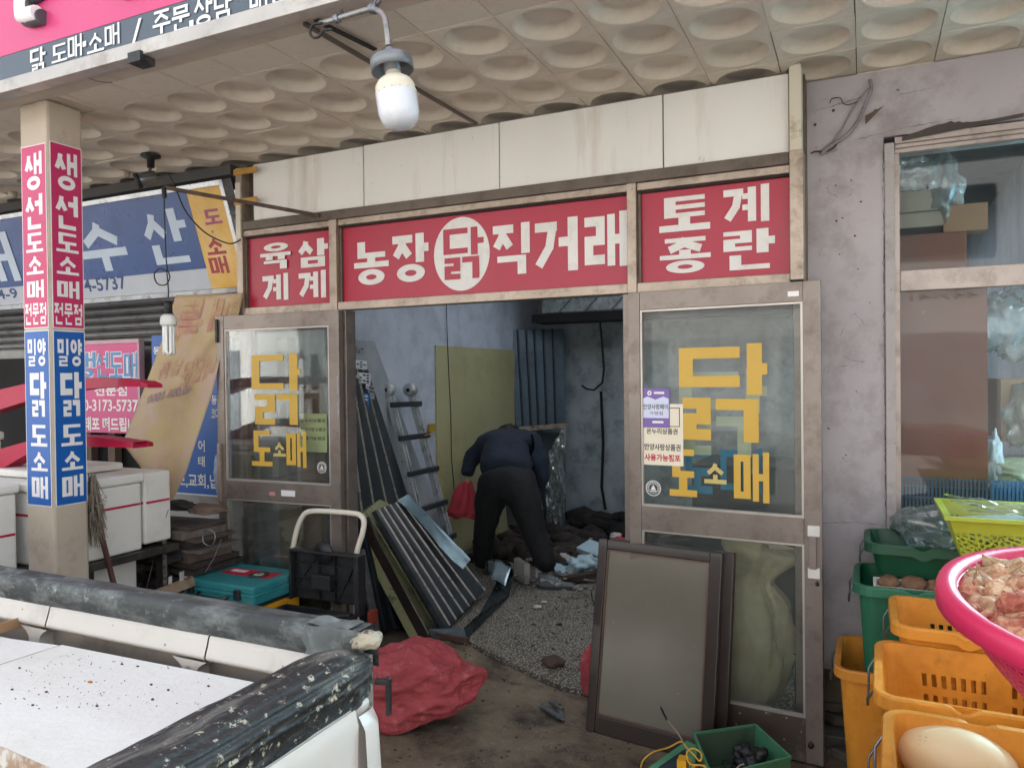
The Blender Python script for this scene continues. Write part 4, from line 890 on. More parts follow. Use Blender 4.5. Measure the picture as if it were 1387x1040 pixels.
for k in range(4):
    a = math.pi/4+k*math.pi/2; d = Vector((math.cos(a), math.sin(a), 0)); t_ = Vector((-d.y, d.x, 0))*.011
    mb.tube([c+d*.022+t_+Vector((0, 0, -.07)), c+d*.022+t_+Vector((0, 0, -.205)), c+d*.022+t_*.5+Vector((0, 0, -.216)), c+d*.022-t_*.5+Vector((0, 0, -.216)), c+d*.022-t_+Vector((0, 0, -.205)), c+d*.022-t_+Vector((0, 0, -.07))], .0085, 8)
mb.build('tubes', mat('tube_white', '#eceee9', .25, var=.02), cf)
cam_ = thing('security_camera', 'silver security camera on a black mount under the ceiling', 'camera', aZ(204, 210, 2.96))
T = aZ(204, 210, 2.958)
MB().lathe([(0, 0), (.055, 0), (.055, -.012), (.022, -.022), (.02, -.075), (0, -.075)], 20, Matrix.Translation(T)).build('mount', M_black, cam_)
MB().tube([T+Vector((0, 0, -.07)), T+Vector((.01, -.02, -.11))], .008, 8).build('joint', M_steel, cam_)
A = T+Vector((-.03, -.07, -.165)); B = T+Vector((.05, .02, -.115)); d = (B-A).normalized()
Mx = d.to_track_quat('Z', 'Y').to_matrix().to_4x4(); Mx.translation = A
MB().lathe([(0, .004), (.036, .004), (.042, 0), (.044, .02), (.03, .11), (0, .11)], 20, Mx).build('housing', M_steel, cam_)
Mx2 = Mx.copy(); Mx2.translation = A-d*.002
MB().lathe([(0, -.001), (.036, -.001), (.046, -.004), (.046, .02), (.0445, .02)], 20, Mx2).build('lens_ring', M_black, cam_)
wire('camera_cable', 'black cable drooping from the camera to the shop post', [aY(*p, 3.0) for p in ((219, 236), (228, 236), (238, 255), (248, 280), (262, 300), (282, 318), (310, 330), (326, 325))], .004)
for k, (px, py) in enumerate(((169, 232), (17, 260), (183, 152))):
    if k == 2: continue
    q = aZ(px, py, 2.965); MB().lathe([(0, 0), (.03, 0), (.028, -.03), (.02, -.04), (0, -.04)], 16, Matrix.Translation(q)).build('ceiling_fitting', mat('beige_plastic', '#b3a692', .5), label=('small round beige fitting on the ceiling beside the camera', 'small round beige fitting on the ceiling left of the pillar')[k], cat='ceiling fitting')
# main LED lamp on bent pipe
lm = thing('led_lamp', 'large unlit white LED bulb on a bent grey pipe under the canopy', 'lamp', aY(541, 165, 1.95))
YL = 1.95
P = [aY(*p, y) for p, y in (((434, 32), 2.10), ((450, 28), 2.08), ((500, 13), 2.05), ((510, 14), 2.02), ((520, 22), 1.98), ((524, 40), 1.95), ((526, 62), 1.95))]
Q = []
for i in range(len(P)-1):
    a, b, e, d = P[max(i-1, 0)], P[i], P[i+1], P[min(i+2, len(P)-1)]
    for k in range(6): t = k/6; Q.append(.5*((2*b)+(e-a)*t+(2*a-5*b+4*e-d)*t*t+(3*b-a-3*e+d)*t**3))
Q.append(P[-1]); MB().tube(Q, .0095, 10).build('pipe', mat('galvanised_pipe', '#9a9893', .4, .7, dirt='#5e584f', dscale=20), lm)
for q in (Q[7], Q[13], Q[16]):
    MB().lathe([(.0098, -.008), (.016, -.008), (.016, .008), (.0098, .008)], 12, Matrix.Translation(q) @ Matrix.Rotation(math.radians(80), 4, 'Y')).build('clamp', M_steel, lm); MB().bar(q, q+Vector((0, .03, .04)), .006, .012).build('clamp_tab', M_steel, lm)
c = aY(530, 84, YL); tilt = Matrix.Translation(c) @ Matrix.Rotation(math.radians(-9), 4, 'Y')
MB().lathe([(.0095, .045), (.014, .04), (.018, .02), (.03, .012), (.062, .009), (.065, .006), (.065, -.03), (.061, -.03), (.061, .003), (.026, .003), (.026, -.032), (.022, -.034)], 32, tilt).build('cap', mat('grey_cap_metal', '#84888a', .4, .5, dirt='#55585a', dscale=15), lm)
prof = [(.022, -.03), (.026, -.045), (.05, -.062), (.06, -.078), (.062, -.105)]
mb = MB(); mb.lathe(prof, 32, tilt)
for k in range(16):
    a = 2*math.pi*k/16; mb.bar(tilt @ Vector((.035*math.cos(a), .035*math.sin(a), -.052)), tilt @ Vector((.0635*math.cos(a), .0635*math.sin(a), -.104)), .003, .003)
mb.build('heat_sink', mat('cream_lamp_body', '#dcd3bd', .45, var=.02), lm)
MB().lathe([(.0625, -.1055), (.063, -.12), (.062, -.165), (.054, -.19), (.036, -.205), (.014, -.21), (0, -.21)], 32, tilt).build('diffuser', mat('milky_diffuser', '#d4d6da', .25, var=.02, coat=.3), lm)
wire('lamp_cable', 'black cable looping from the lamp pipe end to the soffit', [aY(*p, 2.08) for p in ((436, 32), (424, 34), (420, 44), (424, 51), (432, 50), (438, 42), (450, 40))], .005)
MB().bar((-1.85, 2.2, 2.948), (-1.80, 3.46, 2.948), .014, .014).build('conduit', mat('brown_conduit', '#5d5148', .6), label='thin brown conduit running across the ceiling tiles from the lamp', cat='conduit')
MB().bar((-1.80, 2.2, 2.95), (-1.75, 2.5, 2.95), .02, .008).build('conduit_strip', M_gap, label='short dark strip beside the conduit above the lamp', cat='conduit')
wire('hair_wire', 'hair thin black wire hanging from the soffit near the pillar', [aY(*p, 2.14) for p in ((115, 101), (120, 106), (135, 111), (152, 112))], .0015)
# ================================================================== STYROFOAM BOXES, TABLE, RUBBISH (left)
random.seed(11)
M_foam = mat('white_styrofoam', '#dedcd4', .6, var=.04, vs=3, dirt='#b8b0a2', dscale=3, dlo=.52, dhi=.85, bump=.25, bs=120, specks='#a09888', sscale=25, sth=.03)
M_tape = mat('crimson_tape', '#b3123c', .35, var=.05)
def foambox(label, x0, x1, y0, y1, z0, z1, lid=True, tape=.6, tilt=0, grp='white styrofoam fish boxes'):
    t = thing('styrofoam_box', label, 'styrofoam box', ((x0+x1)/2, (y0+y1)/2, z0), grp)
    zl = z1-.05 if lid else z1
    MB().box((x0, y0, z0), (x1, y1, zl-.002)).build('body', M_foam, t, bevel=.012)
    if lid: MB().box((x0-.012, y0-.012, zl), (x1+.012, y1+.012, z1)).build('lid', M_foam, t, bevel=.012)
    if tape:
        zt = z0+(z1-z0)*tape; mb = MB()
        mb.box((x1+.0002, y0+.01, zt-.006), (x1+.0012, y1-.01, zt+.006)); mb.box((x0+.01, y0-.0012, zt-.006), (x1-.01, y0-.0002, zt+.006)); mb.build('tape', M_tape, t)
    t.rotation_euler = (0, 0, tilt); return t
foambox('white foam box with lid and crimson tape just right of the pillar', -4.1, -3.5, 2.33, 2.80, .745, 1.155)
foambox('white foam box without lid between the pillar box and the banner', -4.05, -3.498, 2.815, 2.985, .765, 1.15, lid=False, tape=.58)
foambox('white foam box with lid and crimson tape left of the pillar', -4.5, -3.72, 1.80, 2.28, .71, 1.16, tape=.45)
foambox('thin white foam box lid stack on top of the box right of the pillar', -4.2, -3.7, 2.4, 2.85, 1.16, 1.20, lid=False, tape=0)
foambox('small white foam box low under the table right of the pillar', -4.0, -3.62, 2.52, 2.86, .44, .70, lid=False, tape=0)
foambox('large white foam box far left behind the others', -5.6, -4.7, 2.3, 2.8, .72, 1.35, tape=0)
tb = thing('fish_table', 'dark steel table frame carrying the white foam boxes', 'table', (-4.3, 2.6, 0))
M_tab = mat('dark_table_steel', '#3b3835', .5, .4, dirt='#5f5850', dscale=9, bump=.2)
MB().box((-5.8, 1.75, .70), (-3.5, 2.28, .709)).build('top', mat('grey_table_top', '#77716b', .5, dirt='#4d4843', dscale=4), tb); MB().box((-5.8, 2.29, .705), (-3.46, 3.0, .742)).build('top', M_tab, tb)
for x in (-5.7, -3.58):
    for y in (2.5, 2.95): MB().box((x, y, 0), (x+.05, y+.04, .704)).build('leg', M_tab, tb)
MB().box((-5.65, 2.94, .40), (-3.58, 2.97, .44)).build('rail', M_tab, tb); MB().box((-5.65, 2.5, .38), (-3.58, 2.9, .4)).build('shelf', M_tab, tb)
# curved red plastic strips (rims of two shallow red trays)
M_redp = mat('red_plastic', '#b3123f', .35, var=.08, vs=3)
def strip(name, label, pts, hs, Y0_, Y1_, m):
    mb = MB(); n = len(pts); up = []; lo = []
    for i, (p, h) in enumerate(zip(pts, hs)):
        Y = Y0_+(Y1_-Y0_)*i/(n-1); up.append(aY(p[0], p[1]-h/2, Y)); lo.append(aY(p[0], p[1]+h/2, Y))
    off = Vector((0, .012, 0)); off2 = Vector((-.01, .10, 0))
    mb.add(up+lo, [(i, n+i, n+i+1, i+1) for i in range(n-1)]); mb.add([u+off2 for u in up]+[l+off2 for l in lo], [(i, i+1, n+i+1, n+i) for i in range(n-1)])
    mb.add(up+[u+off2 for u in up], [(i, i+1, n+i+1, n+i) for i in range(n-1)]); mb.add(lo+[u+off2 for u in lo], [(i, n+i, n+i+1, i+1) for i in range(n-1)])
    mb.add([up[-1], lo[-1], lo[-1]+off2, up[-1]+off2], [(0, 1, 2, 3)])
    return mb.build(name, m, label=label, cat='red tray')
strip('red_tray', 'upper curved red plastic tray edge passing behind the pillar', [(-60, 556), (-20, 546), (0, 541), (37, 531), (70, 524), (118, 519), (160, 518), (190, 520), (200, 523)], [32, 29, 27, 24, 18, 15, 11, 8, 5], 2.5, 2.75, M_redp)
strip('red_tray', 'lower curved red plastic tray edge lying on the foam box lids', [(-60, 640), (-20, 628), (0, 622), (37, 606), (70, 598), (118, 598), (150, 600), (180, 603), (187, 604)], [34, 30, 28, 17, 13, 14, 11, 8, 5], 2.35, 2.7, M_redp)
# broom with frayed head
bm_ = thing('broom', 'old frayed broom leaning head up beside the pillar', 'broom', aY(157, 800, 2.62))
MB().bar(aY(158, 806, 2.60), aY(131, 700, 2.50), .022, .018).build('handle', mat('dark_red_wood', '#5a3c34', .7, var=.2), bm_)
mb = MB()
for i in range(150):
    a = aY(122+random.uniform(-3, 8), 640+random.uniform(0, 60), 2.48+random.uniform(-.03, .03)); b = aY(128+random.uniform(-12, 18), 700+random.uniform(-30, 42), 2.49+random.uniform(-.06, .04))
    mb.tube([a, (a+b)/2+Vector((random.uniform(-.01, .01), 0, 0)), b], [.003, .0025, .001], 4, cap=False)
mb.build('bristles', mat('dusty_bristle', '#7b7062', .9, var=.3, vs=20), bm_, kind='stuff')
# plank pile on the work bench
wb = thing('work_bench', 'low dark work bench under the pile of old planks', 'bench', (-3.75, 3.2, 0))
for x in (-4.1, -3.42):
    for y in (3.02, 3.34): MB().box((x, y, 0), (x+.04, y+.03, .56)).build('leg', M_tab, wb)
MB().box((-4.15, 3.0, .561), (-3.36, 3.385, .59)).build('top', M_tab, wb)
M_oldpl = [mat('old_plank_%s' % n, c, .8, var=.25, vs=6, dirt='#2e2621', dscale=7, dlo=.5, dhi=.8, bump=.4) for n, c in (('brown', '#5e4f43'), ('grey', '#6c655e'), ('dark', '#3b322c'))]
zz = .592
for k, (w1, d1, h1, r1, m1) in enumerate(((.78, .34, .03, .03, 2), (.74, .30, .045, -.06, 0), (.8, .33, .02, .08, 1), (.7, .28, .035, -.02, 2), (.76, .3, .018, .05, 0), (.66, .3, .04, -.08, 1), (.6, .28, .016, .1, 0))):
    MB().box((-w1/2, -d1/2, 0), (w1/2, d1/2, h1)).build('plank', M_oldpl[m1], loc=(0, 0, 0), bevel=.002, label=('lowest', 'second', 'third', 'fourth', 'fifth', 'sixth', 'topmost')[k]+' dirty plank in the pile on the dark work bench', cat='plank', group='planks piled on the work bench').matrix_world = Matrix.Translation((-3.77, 3.19, zz)) @ Matrix.Rotation(r1, 4, 'Z'); zz += h1+.002
zt_ = zz
crumpled('dark_rag', 'crumpled dark rag on top of the plank pile', aY(240, 685, 3.2)*1.0, (.14, .07, .03), mat('dark_rag', '#2f2a2a', .8, var=.2), 3, 'rag')
crumpled('brown_rag', 'crumpled brown cloth at the right end of the plank pile', aY(282, 690, 3.2), (.12, .07, .03), mat('brown_cloth', '#6a584b', .9, var=.2), 7, 'rag')
mb = MB(); c = aY(283, 728, 2.98); mb.tube([c+Vector((.045*math.cos(a), .004*math.sin(a*3), .045*math.sin(a))) for a in [2*math.pi*k/24 for k in range(24)]], .003, 6, closed=True); mb.build('wire_ring', M_steel, label='loose wire ring hanging on the plank pile', cat='wire ring')
MB().bar(aY(224, 812, 2.9), aY(222, 700, 2.98), .02, .02).build('thin_post', mat('peeling_post', '#6b6259', .8, dirt='#28221e', dscale=14, dlo=.45, dhi=.55), label='thin peeling post standing before the plank pile', cat='post')
wire('loose_string', 'thin string slanting from the banner tip down to the left of the post', [aY(*p, 2.95) for p in ((228, 690), (215, 730), (205, 770), (196, 806))], .002, M_oldw, smooth=False)
wire('loose_string', 'thin grey string slanting behind the teal case', [aY(*p, 3.0) for p in ((300, 730), (290, 755), (278, 775))], .002, M_oldw, smooth=False)
random.seed(5)
for k in range(16):
    px, py = random.uniform(195, 236), random.uniform(745, 800); q = aY(px, py, random.uniform(3.0, 3.3)); r = random.uniform(.05, .1)
    crumpled('rubbish_bundle', 'dark crumpled rubbish heaped under the work bench by the teal case', q, (r*1.3, r*.6, r*.6), [mat('soot_rag', '#221f1f', .9, var=.3), mat('maroon_rag', '#3a2524', .9, var=.3), mat('umber_rag', '#3e342c', .9, var=.3)][k % 3], k, 'rubbish', amp=.6, group='rubbish heaped under the work bench')
for k, (px, py) in enumerate(((243, 775), (225, 783))):
    mb = MB(); q = aY(px, py, 2.88); mb.patch(lambda u, v: q+Vector((.05*u, .015*math.sin(u*5+k), -.05*v+.02*u)), 6, 6); mb.build('paper_scrap', mat('dirty_paper', '#b9b4ab', .8), label=('torn pale paper scrap', 'smaller grey paper scrap')[k]+' among the rubbish left of the teal case', cat='paper scrap')
MB().bar(aY(205, 808, 2.75), aY(262, 786, 2.95), .03, .05).build('timber_batten', mat('pale_batten', '#8c7a62', .8, dirt='#5b4a3a', dscale=9), label='pale timber batten lying left of the teal case', cat='batten')
# ================================================================== TOOL CASES AND CART
tc_ = thing('tool_case', 'teal plastic power tool case with a cutting disc on its red label', 'tool case', (-3.17, 3.19, .44))
M_tealp = mat('teal_plastic', '#2b8084', .42, var=.08, vs=4, dirt='#5a9794', dscale=7, dlo=.55, dhi=.85, specks='#9ab9b4', sscale=30, sth=.05)
MB().box((-3.43, 3.0, .445), (-2.92, 3.38, .498)).build('base', M_tealp, tc_, bevel=.012)
tlid = MB().box((-3.43, 3.0, .501), (-2.92, 3.38, .55)).build('lid', M_tealp, tc_, bevel=.014).name
MB().box((-3.437, 2.993, .492), (-2.913, 3.387, .507)).build('rim', M_tealp, tc_, bevel=.004)
for x in (-3.36, -3.02): MB().box((x-.02, 2.975, .475), (x+.02, 2.998, .53)).build('latch', M_blackpl, tc_, bevel=.006)
mb = MB(); mb.tube([(-3.30, 2.99, .485), (-3.29, 2.962, .475), (-3.1, 2.962, .475), (-3.09, 2.99, .485)], .011, 8); mb.build('handle', M_blackpl, tc_)
MB().box((-3.33, 3.16, .5502), (-2.97, 3.28, .5512)).build('label', mat('red_label', '#c8213f', .4), bpy.data.objects[tlid])
ft = Frame((-3.31, 3.18, .5514), (1, 0, 0), (0, 1, 0)); mb = MB(); ftext(mb, ft, 'TOOLS', .0, .02, .13, .085, d=.0003, off=.04) if False else rect(mb, ft, .01, .03, .12, .075, .0003); mb.build('label_print', M_stw, bpy.data.objects[tlid])
MB().lathe([(.012, .0), (.058, .0), (.058, .004), (.012, .004), (.012, 0)], 32, Matrix.Translation((-3.07, 3.2, .5525))).build('cutting_disc', mat('grinding_disc', '#3b3936', .8, var=.2), label='round dark cutting disc lying on the teal tool case', cat='cutting disc')
MB().lathe([(.012, .0), (.03, .0), (.03, .001), (.012, .001)], 24, Matrix.Translation((-3.07, 3.2, .557))).build('disc_label', mat('disc_paper', '#b8b09f', .6), bpy.data.objects['cutting_disc'])
yc = thing('tool_case', 'yellow tool case with black carrying slot under the teal case', 'tool case', (-3.17, 3.19, .3))
MB().box((-3.41, 3.02, .33), (-2.93, 3.37, .428)).build('body', mat('yellow_plastic', '#e0a21f', .4, var=.05, dirt='#a87f2b', dscale=8), yc, bevel=.008)
MB().box((-3.415, 3.015, .4285), (-2.925, 3.375, .443)).build('seam', M_blackpl, yc); MB().box((-2.9299, 3.08, .34), (-2.922, 3.24, .395)).build('handle_slot', M_blackpl, yc, bevel=.01)
bx = thing('tool_crate', 'dark crate standing on the ground under the yellow case', 'crate', (-3.17, 3.19, 0)); MB().box((-3.42, 3.02, 0), (-2.93, 3.37, .3295)).build('body', M_blackpl, bx, bevel=.01)
bc = thing('open_case', 'open black plastic tool case with its ribbed lid raised', 'tool case', (-2.66, 3.2, .2))
x0, x1 = -2.91, -2.43
for a, b in (((x0, 2.98, .24), (x1, 3.24, .252)), ((x0, 2.98, .252), (x0+.012, 3.24, .40)), ((x1-.012, 2.98, .252), (x1, 3.24, .40)), ((x0+.012, 2.98, .252), (x1-.012, 2.992, .40)), ((x0+.012, 3.228, .252), (x1-.012, 3.24, .40))): MB().box(a, b).build('tray_wall', M_blackpl, bc)
for k in range(2): MB().box((x0+.16*(k+1), 2.993, .253), (x0+.16*(k+1)+.006, 3.227, .37)).build('divider', M_blackpl, bc)
MB().bar((x0+.1, 3.0, .405), (x1-.02, 3.2, .41), .05, .012).build('tool_bar', mat('steel_tool', '#4a4b4b', .4, .6), bc)
yl0, yl1 = 3.26, 3.32; ang = .12
MB().box((x0, yl1-.012, .42), (x1, yl1, .70)).build('lid', M_blackpl, bc, bevel=.004)
for a, b in (((x0, yl0, .42), (x0+.014, yl1-.0125, .70)), ((x1-.03, yl0-.01, .38), (x1, yl1-.0125, .70)), ((x0+.0145, yl0, .688), (x1-.031, yl1-.0125, .70))): MB().box(a, b).build('lid_rim', M_blackpl, bc, bevel=.003)
for z in (.48, .54, .62): MB().box((x0+.02, yl1-.03, z), (x1-.035, yl1-.0125, z+.005)).build('rib', M_blackpl, bc)
for x in (x0+.18, x0+.29): MB().box((x, yl1-.032, .43), (x+.005, yl1-.0125, .68)).build('rib', M_blackpl, bc)
MB().bar((x0+.03, yl1-.018, .5), (x0+.17, yl1-.018, .67), .01, .005).build('rib', M_blackpl, bc); MB().bar((x1-.17, yl1-.018, .44), (x1-.05, yl1-.018, .66), .01, .005).build('rib', M_blackpl, bc)
MB().box((x0+.17, yl0-.02, .50), (x0+.30, yl1-.033, .58)).build('clip_block', M_blackpl, bc, bevel=.006)
MB().lathe([(0, 0), (.06, 0), (.06, .014), (0, .014)], 20, Matrix.Translation((x0+.22, yl0+.04, .69)) @ Matrix.Rotation(math.pi/2, 4, 'X')).build('grip_bump', M_blackpl, bc)
ct = thing('hand_cart', 'small hand cart with a white tubular handle behind the black case', 'hand cart', (-2.66, 3.2, 0))
M_wt = mat('white_tube_paint', '#dcd5c4', .35, var=.04, dirt='#a39a86', dscale=15, dlo=.6, dhi=.8)
hp = [aY(*p, 3.345) for p in ((396, 765), (396, 748), (402, 718), (409, 701), (418, 693), (440, 692), (478, 695), (488, 698), (493, 706), (491, 722), (485, 742), (482, 765))]
hp = [Vector((hp[0].x, 3.345, .24))]+hp+[Vector((hp[-1].x, 3.345, .24))]
Q = []
for i in range(len(hp)-1):
    a, b, e, d = hp[max(i-1, 0)], hp[i], hp[i+1], hp[min(i+2, len(hp)-1)]
    for k in range(5): t = k/5; Q.append(.5*((2*b)+(e-a)*t+(2*a-5*b+4*e-d)*t*t+(3*b-a-3*e+d)*t**3))
Q.append(hp[-1]); MB().tube(Q, .015, 12).build('handle', M_wt, ct)
MB().box((-2.95, 2.95, .2), (-2.4, 3.36, .2385)).build('deck', M_blackpl, ct, bevel=.006)
for x in (-2.88, -2.47):
    for y in (3.02, 3.28): MB().lathe([(0, -.015), (.05, -.015), (.05, .015), (0, .015)], 20, Matrix.Translation((x, y, .05)) @ Matrix.Rotation(math.pi/2, 4, 'X')).build('wheel', M_black, ct); MB().box((x-.01, y-.02, .06), (x+.01, y+.02, .1995)).build('fork', M_steel, ct)
MB().box((-2.41, 3.30, .03), (-2.385, 3.36, .40)).build('orange_board', mat('orange_red_board', '#7c2f18', .6, var=.1), label='narrow orange red board on end beside the black case', cat='board')
# ================================================================== TRUCK BED
tk = thing('truck_bed', 'white flatbed truck body with black rubber covered rails at lower left', 'truck', (-2.5, .5, 0))
M_tw = mat('truck_white_paint', '#cbc5bb', .4, var=.06, vs=2, dirt='#8f857a', dscale=2.5, dlo=.55, dhi=.85, dirt2=('#6c6258', 9, .66, .78), specks='#6f665c', sscale=16, sth=.05, bump=.08)
M_tr = mat('scuffed_rubber', '#3a3f3e', .5, var=.35, vs=7, streak=(.45, 1, 1), dirt='#767c79', dscale=16, dlo=.46, dhi=.7, dirt2=('#8f948f', 24, .58, .7), bump=.8, bs=50)
M_fl = mat('flaking_rubber', '#232525', .5, var=.4, vs=12, streak=(1, .14, 1), dirt='#77756e', dscale=22, dlo=.5, dhi=.68, dirt2=('#b0a995', 48, .585, .64), bump=1, bs=70)
YS = 1.325
# side wall: rubber band, rolled white lip, recess
def sweepX(prof, x0, x1, nx=30, wob=.0):
    mb = MB(); n = len(prof)
    mb.patch(lambda u, v: (lambda f, x: Vector((x, prof[int(f)][0]+(prof[min(int(f)+1, n-1)][0]-prof[int(f)][0])*(f-int(f))+wob*noise.noise(Vector((x*5, f, 0))), prof[int(f)][1]+(prof[min(int(f)+1, n-1)][1]-prof[int(f)][1])*(f-int(f))+wob*noise.noise(Vector((x*4, f*2, 9))))))(v*(n-1)*.9999, x0+(x1-x0)*u), nx, (n-1)*2); return mb
sweepX([(YS, 1.032), (YS-.006, 1.035), (YS-.012, 1.06), (YS-.012, 1.092), (YS-.004, 1.102), (YS+.05, 1.104), (YS+.07, 1.095), (YS+.072, 1.0)], -4.2, -.99, 60, .004).build('rubber_band', M_tr, tk)
segs = [(-4.2, -3.25), (-3.245, -1.925), (-1.92, -1.22), (-1.215, -.95)]
lipx = [aY(252/3.4675, 0+800, YS).x, aY(1000/3.4675, 860, YS).x]
segs = [(-4.2, lipx[0]-.005), (lipx[0], lipx[1]-.005), (lipx[1], -1.0)]
for a, b in segs: sweepX([(YS+.01, 1.045), (YS-.010, 1.034), (YS-.015, 1.015), (YS-.021, .998), (YS-.024, .988), (YS-.018, .980), (YS+.002, .975), (YS+.025, .972)], a, b, 20).build('side_lip', M_tw, tk)
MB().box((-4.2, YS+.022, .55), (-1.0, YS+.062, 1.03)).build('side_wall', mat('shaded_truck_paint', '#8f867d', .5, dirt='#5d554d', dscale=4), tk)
for xx in (lipx[0]-.06, lipx[1]-.06):
    mb = MB(); P = []
    for k in range(9): t = k/8; w_ = .022+.035*abs(2*t-1)**2.5*(1 if t < .5 else .5); P.append((w_, .975-.075*t))
    mb.add([Vector((xx-w_, YS-.018, z)) for w_, z in P]+[Vector((xx+w_, YS-.018, z)) for w_, z in P]+[Vector((xx-w_, YS+.022, z)) for w_, z in P]+[Vector((xx+w_, YS+.022, z)) for w_, z in P],
           [(i, i+1, 9+i+1, 9+i) for i in range(8)]+[(18+i, 18+i+1, i+1, i) for i in range(8)]+[(9+i, 9+i+1, 27+i+1, 27+i) for i in range(8)])
    mb.build('stake_pocket', M_tw, tk)
MB().box((-4.2, -1.0, .70), (-.93, YS+.021, .74)).build('bed_floor', mat('bed_floor_steel', '#5b5650', .6, .3, dirt='#3d3833', dscale=4), tk)
MB().box((-4.2, -1.05, .55), (-.93, -1.0, 1.05)).build('far_side_wall', M_tw, tk)
# tailgate
def sweepY(prof, ya, yb, ny, fn=None):
    mb = MB(); n = len(prof)
    def P(u, v):
        f = v*(n-1)*.9999; i = int(f); f -= i; y = ya+(yb-ya)*u
        x = prof[i][0]*(1-f)+prof[i+1][0]*f; z = prof[i][1]*(1-f)+prof[i+1][1]*f
        q = Vector((x, y, z))
        return fn(q, u) if fn else q
    mb.patch(P, ny, (n-1)*2); return mb
prof = []
for k in range(27):
    a = math.pi*(1.08-1.25*k/26); r = .064+.006*(abs(math.sin(k*1.1))-.5 if 7 < k < 25 else 0); prof.append((-.978+r*1.1*math.cos(a), 1.052+r*.72*(abs(math.sin(a))**.75 if math.sin(a) > 0 else math.sin(a))))
prof = [(-1.045, .985)]+prof+[(-.912, .99)]
def endround(q, u):
    w = .006*noise.noise(q*7)+.003*noise.noise(q*25); q = q+Vector((w, 0, w))
    if u > .93: t = (u-.93)/.07; c = Vector((-.978, q.y, 1.03)); q = c+(q-c)*math.sqrt(max(0, 1-.75*t*t))
    return q
sweepY(prof, -.6, 1.31, 130, endround).build('tailgate_rail', M_fl, tk)
mb = MB(); mb.blob((-.95, 1.30, 1.098), (.03, .03, .016), 3, .5, 2, 3); mb.build('flaky_lump', mat('flaky_lump', '#b1a892', .9, var=.2, dirt='#3a362f', dscale=25, dlo=.5, dhi=.6, bump=1), tk)
mb = MB(); mb.patch(lambda u, v: Vector((-1.13+.16*u+.008*math.sin(v*9), YS-.0135-.005*math.sin(u*5), 1.038+.064*v+.006*math.sin(u*3))), 12, 6)
mb.patch(lambda u, v: Vector((-1.13+.12*u, YS-.0135+.06*v, 1.106+.003*math.sin(u*9))), 12, 4); mb.build('loose_rubber_end', mat('pale_loose_rubber', '#5c6361', .5, var=.3, vs=9, dirt='#8d938f', dscale=11, bump=.6), tk)
mb = sweepY([(-.905, 1.0), (-.897, .97), (-.90, .9), (-.895, .75), (-.895, .35)], -.6, 1.195, 40); mb.build('tailgate_panel', M_tw, tk)
MB().box((-1.02, -.6, .35), (-.91, 1.19, 1.0)).build('tailgate_core', M_tw, tk)
mb = sweepY([(-.90, .985), (-.885, .96), (-.878, .85), (-.885, .6), (-.89, .35)], 1.20, 1.272, 6, lambda q, u: q+Vector((-.03*(max(0, u-.5)*2)**2, 0, 0))); mb.build('corner_post', M_tw, tk)
MB().box((-1.0, 1.195, .35), (-.915, 1.262, 1.0)).build('corner_core', M_tw, tk, bevel=.01)
MB().bar((-.872, 1.262, 1.045), (-.876, 1.268, .965), .010, .012).bar((-.90, 1.255, 1.035), (-.872, 1.262, 1.035), .012, .012).build('rubber_latch', M_black, tk, bevel=.003)
MB().tube([(-.885, .985, .985), (-.887, .985, .945)], [.006, .008], 10).build('rail_peg', mat('cream_peg', '#cfc8b5', .4), tk)
for x, y in ((-1.6, .2), (-3.6, .2)): MB().lathe([(0, -.1), (.2, -.1), (.33, -.09), (.35, 0), (.33, .09), (.2, .1), (0, .1)], 28, Matrix.Translation((x, y+.7, .35)) @ Matrix.Rotation(math.pi/2, 4, 'X')).build('wheel', M_black, tk)
MB().box((-4.1, .1, .5), (-1.1, .25, .69)).build('chassis_rail', M_tab, tk)
# foam boards in the bed
M_fb = mat('white_foam_board', '#dad9d2', .75, var=.02, vs=2, dirt='#c2beb2', dscale=2, dlo=.5, dhi=.85, dirt2=('#a9a496', 5, .66, .85), bump=.8, bs=60)
M_fe = mat('tan_board_edge', '#a58a72', .8, var=.15, dirt='#d8d4ca', dscale=14, dlo=.5, dhi=.6)
def board(name, label, px, z, th, close=None):
    P = [aZ(*p, z) if len(p) == 2 else Vector((p[0], p[1], z)) for p in px]; n = len(P)
    t = thing(name, label, 'foam board', sum(P, Vector())/n-Vector((0, 0, th)), 'foam boards lying in the truck bed'); 
    MB().add([p for p in P], [tuple(range(n))]).build('face', M_fb, t)
    MB().add([p-Vector((0, 0, .0005)) for p in P]+[p-Vector((0, 0, th)) for p in P], [(i, n+i, n+(i+1) % n, (i+1) % n) for i in range(n)]).build('edge', M_fe, t); return t
a = aZ(84, 873, .965); b = aZ(0, 900, .965); d = (b-a)
board('foam_board', 'largest white foam board filling the truck bed', [(a.x, a.y), ][:0]+[(a.x, a.y, 0), (-1.05, 1.29, 0), (-1.05, aZ(85, 1044, .965).y, 0), (aZ(75, 1042, .965).x, aZ(75, 1042, .965).y, 0), (aZ(-80, 975, .965).x, aZ(-80, 975, .965).y, 0), (a.x+d.x*2.6, a.y+d.y*2.6, 0)][::-1], .965, .04)
board('foam_board', 'narrow white foam board at the left edge of the truck bed', [(a.x-.012, a.y, 0), (a.x+d.x*2.6-.012, a.y+d.y*2.6, 0), (-2.9, .9, 0), (-2.9, 1.24, 0), (aZ(14, 864, .963).x, aZ(14, 864, .963).y, 0)], .962, .04)
board('foam_board', 'lower foam board with tan dirty edge at the bottom left corner', [(-2.9, .2, 0), (-1.08, .2, 0), (-1.08, 1.2, 0), (-2.9, 1.2, 0)], .915, .09)
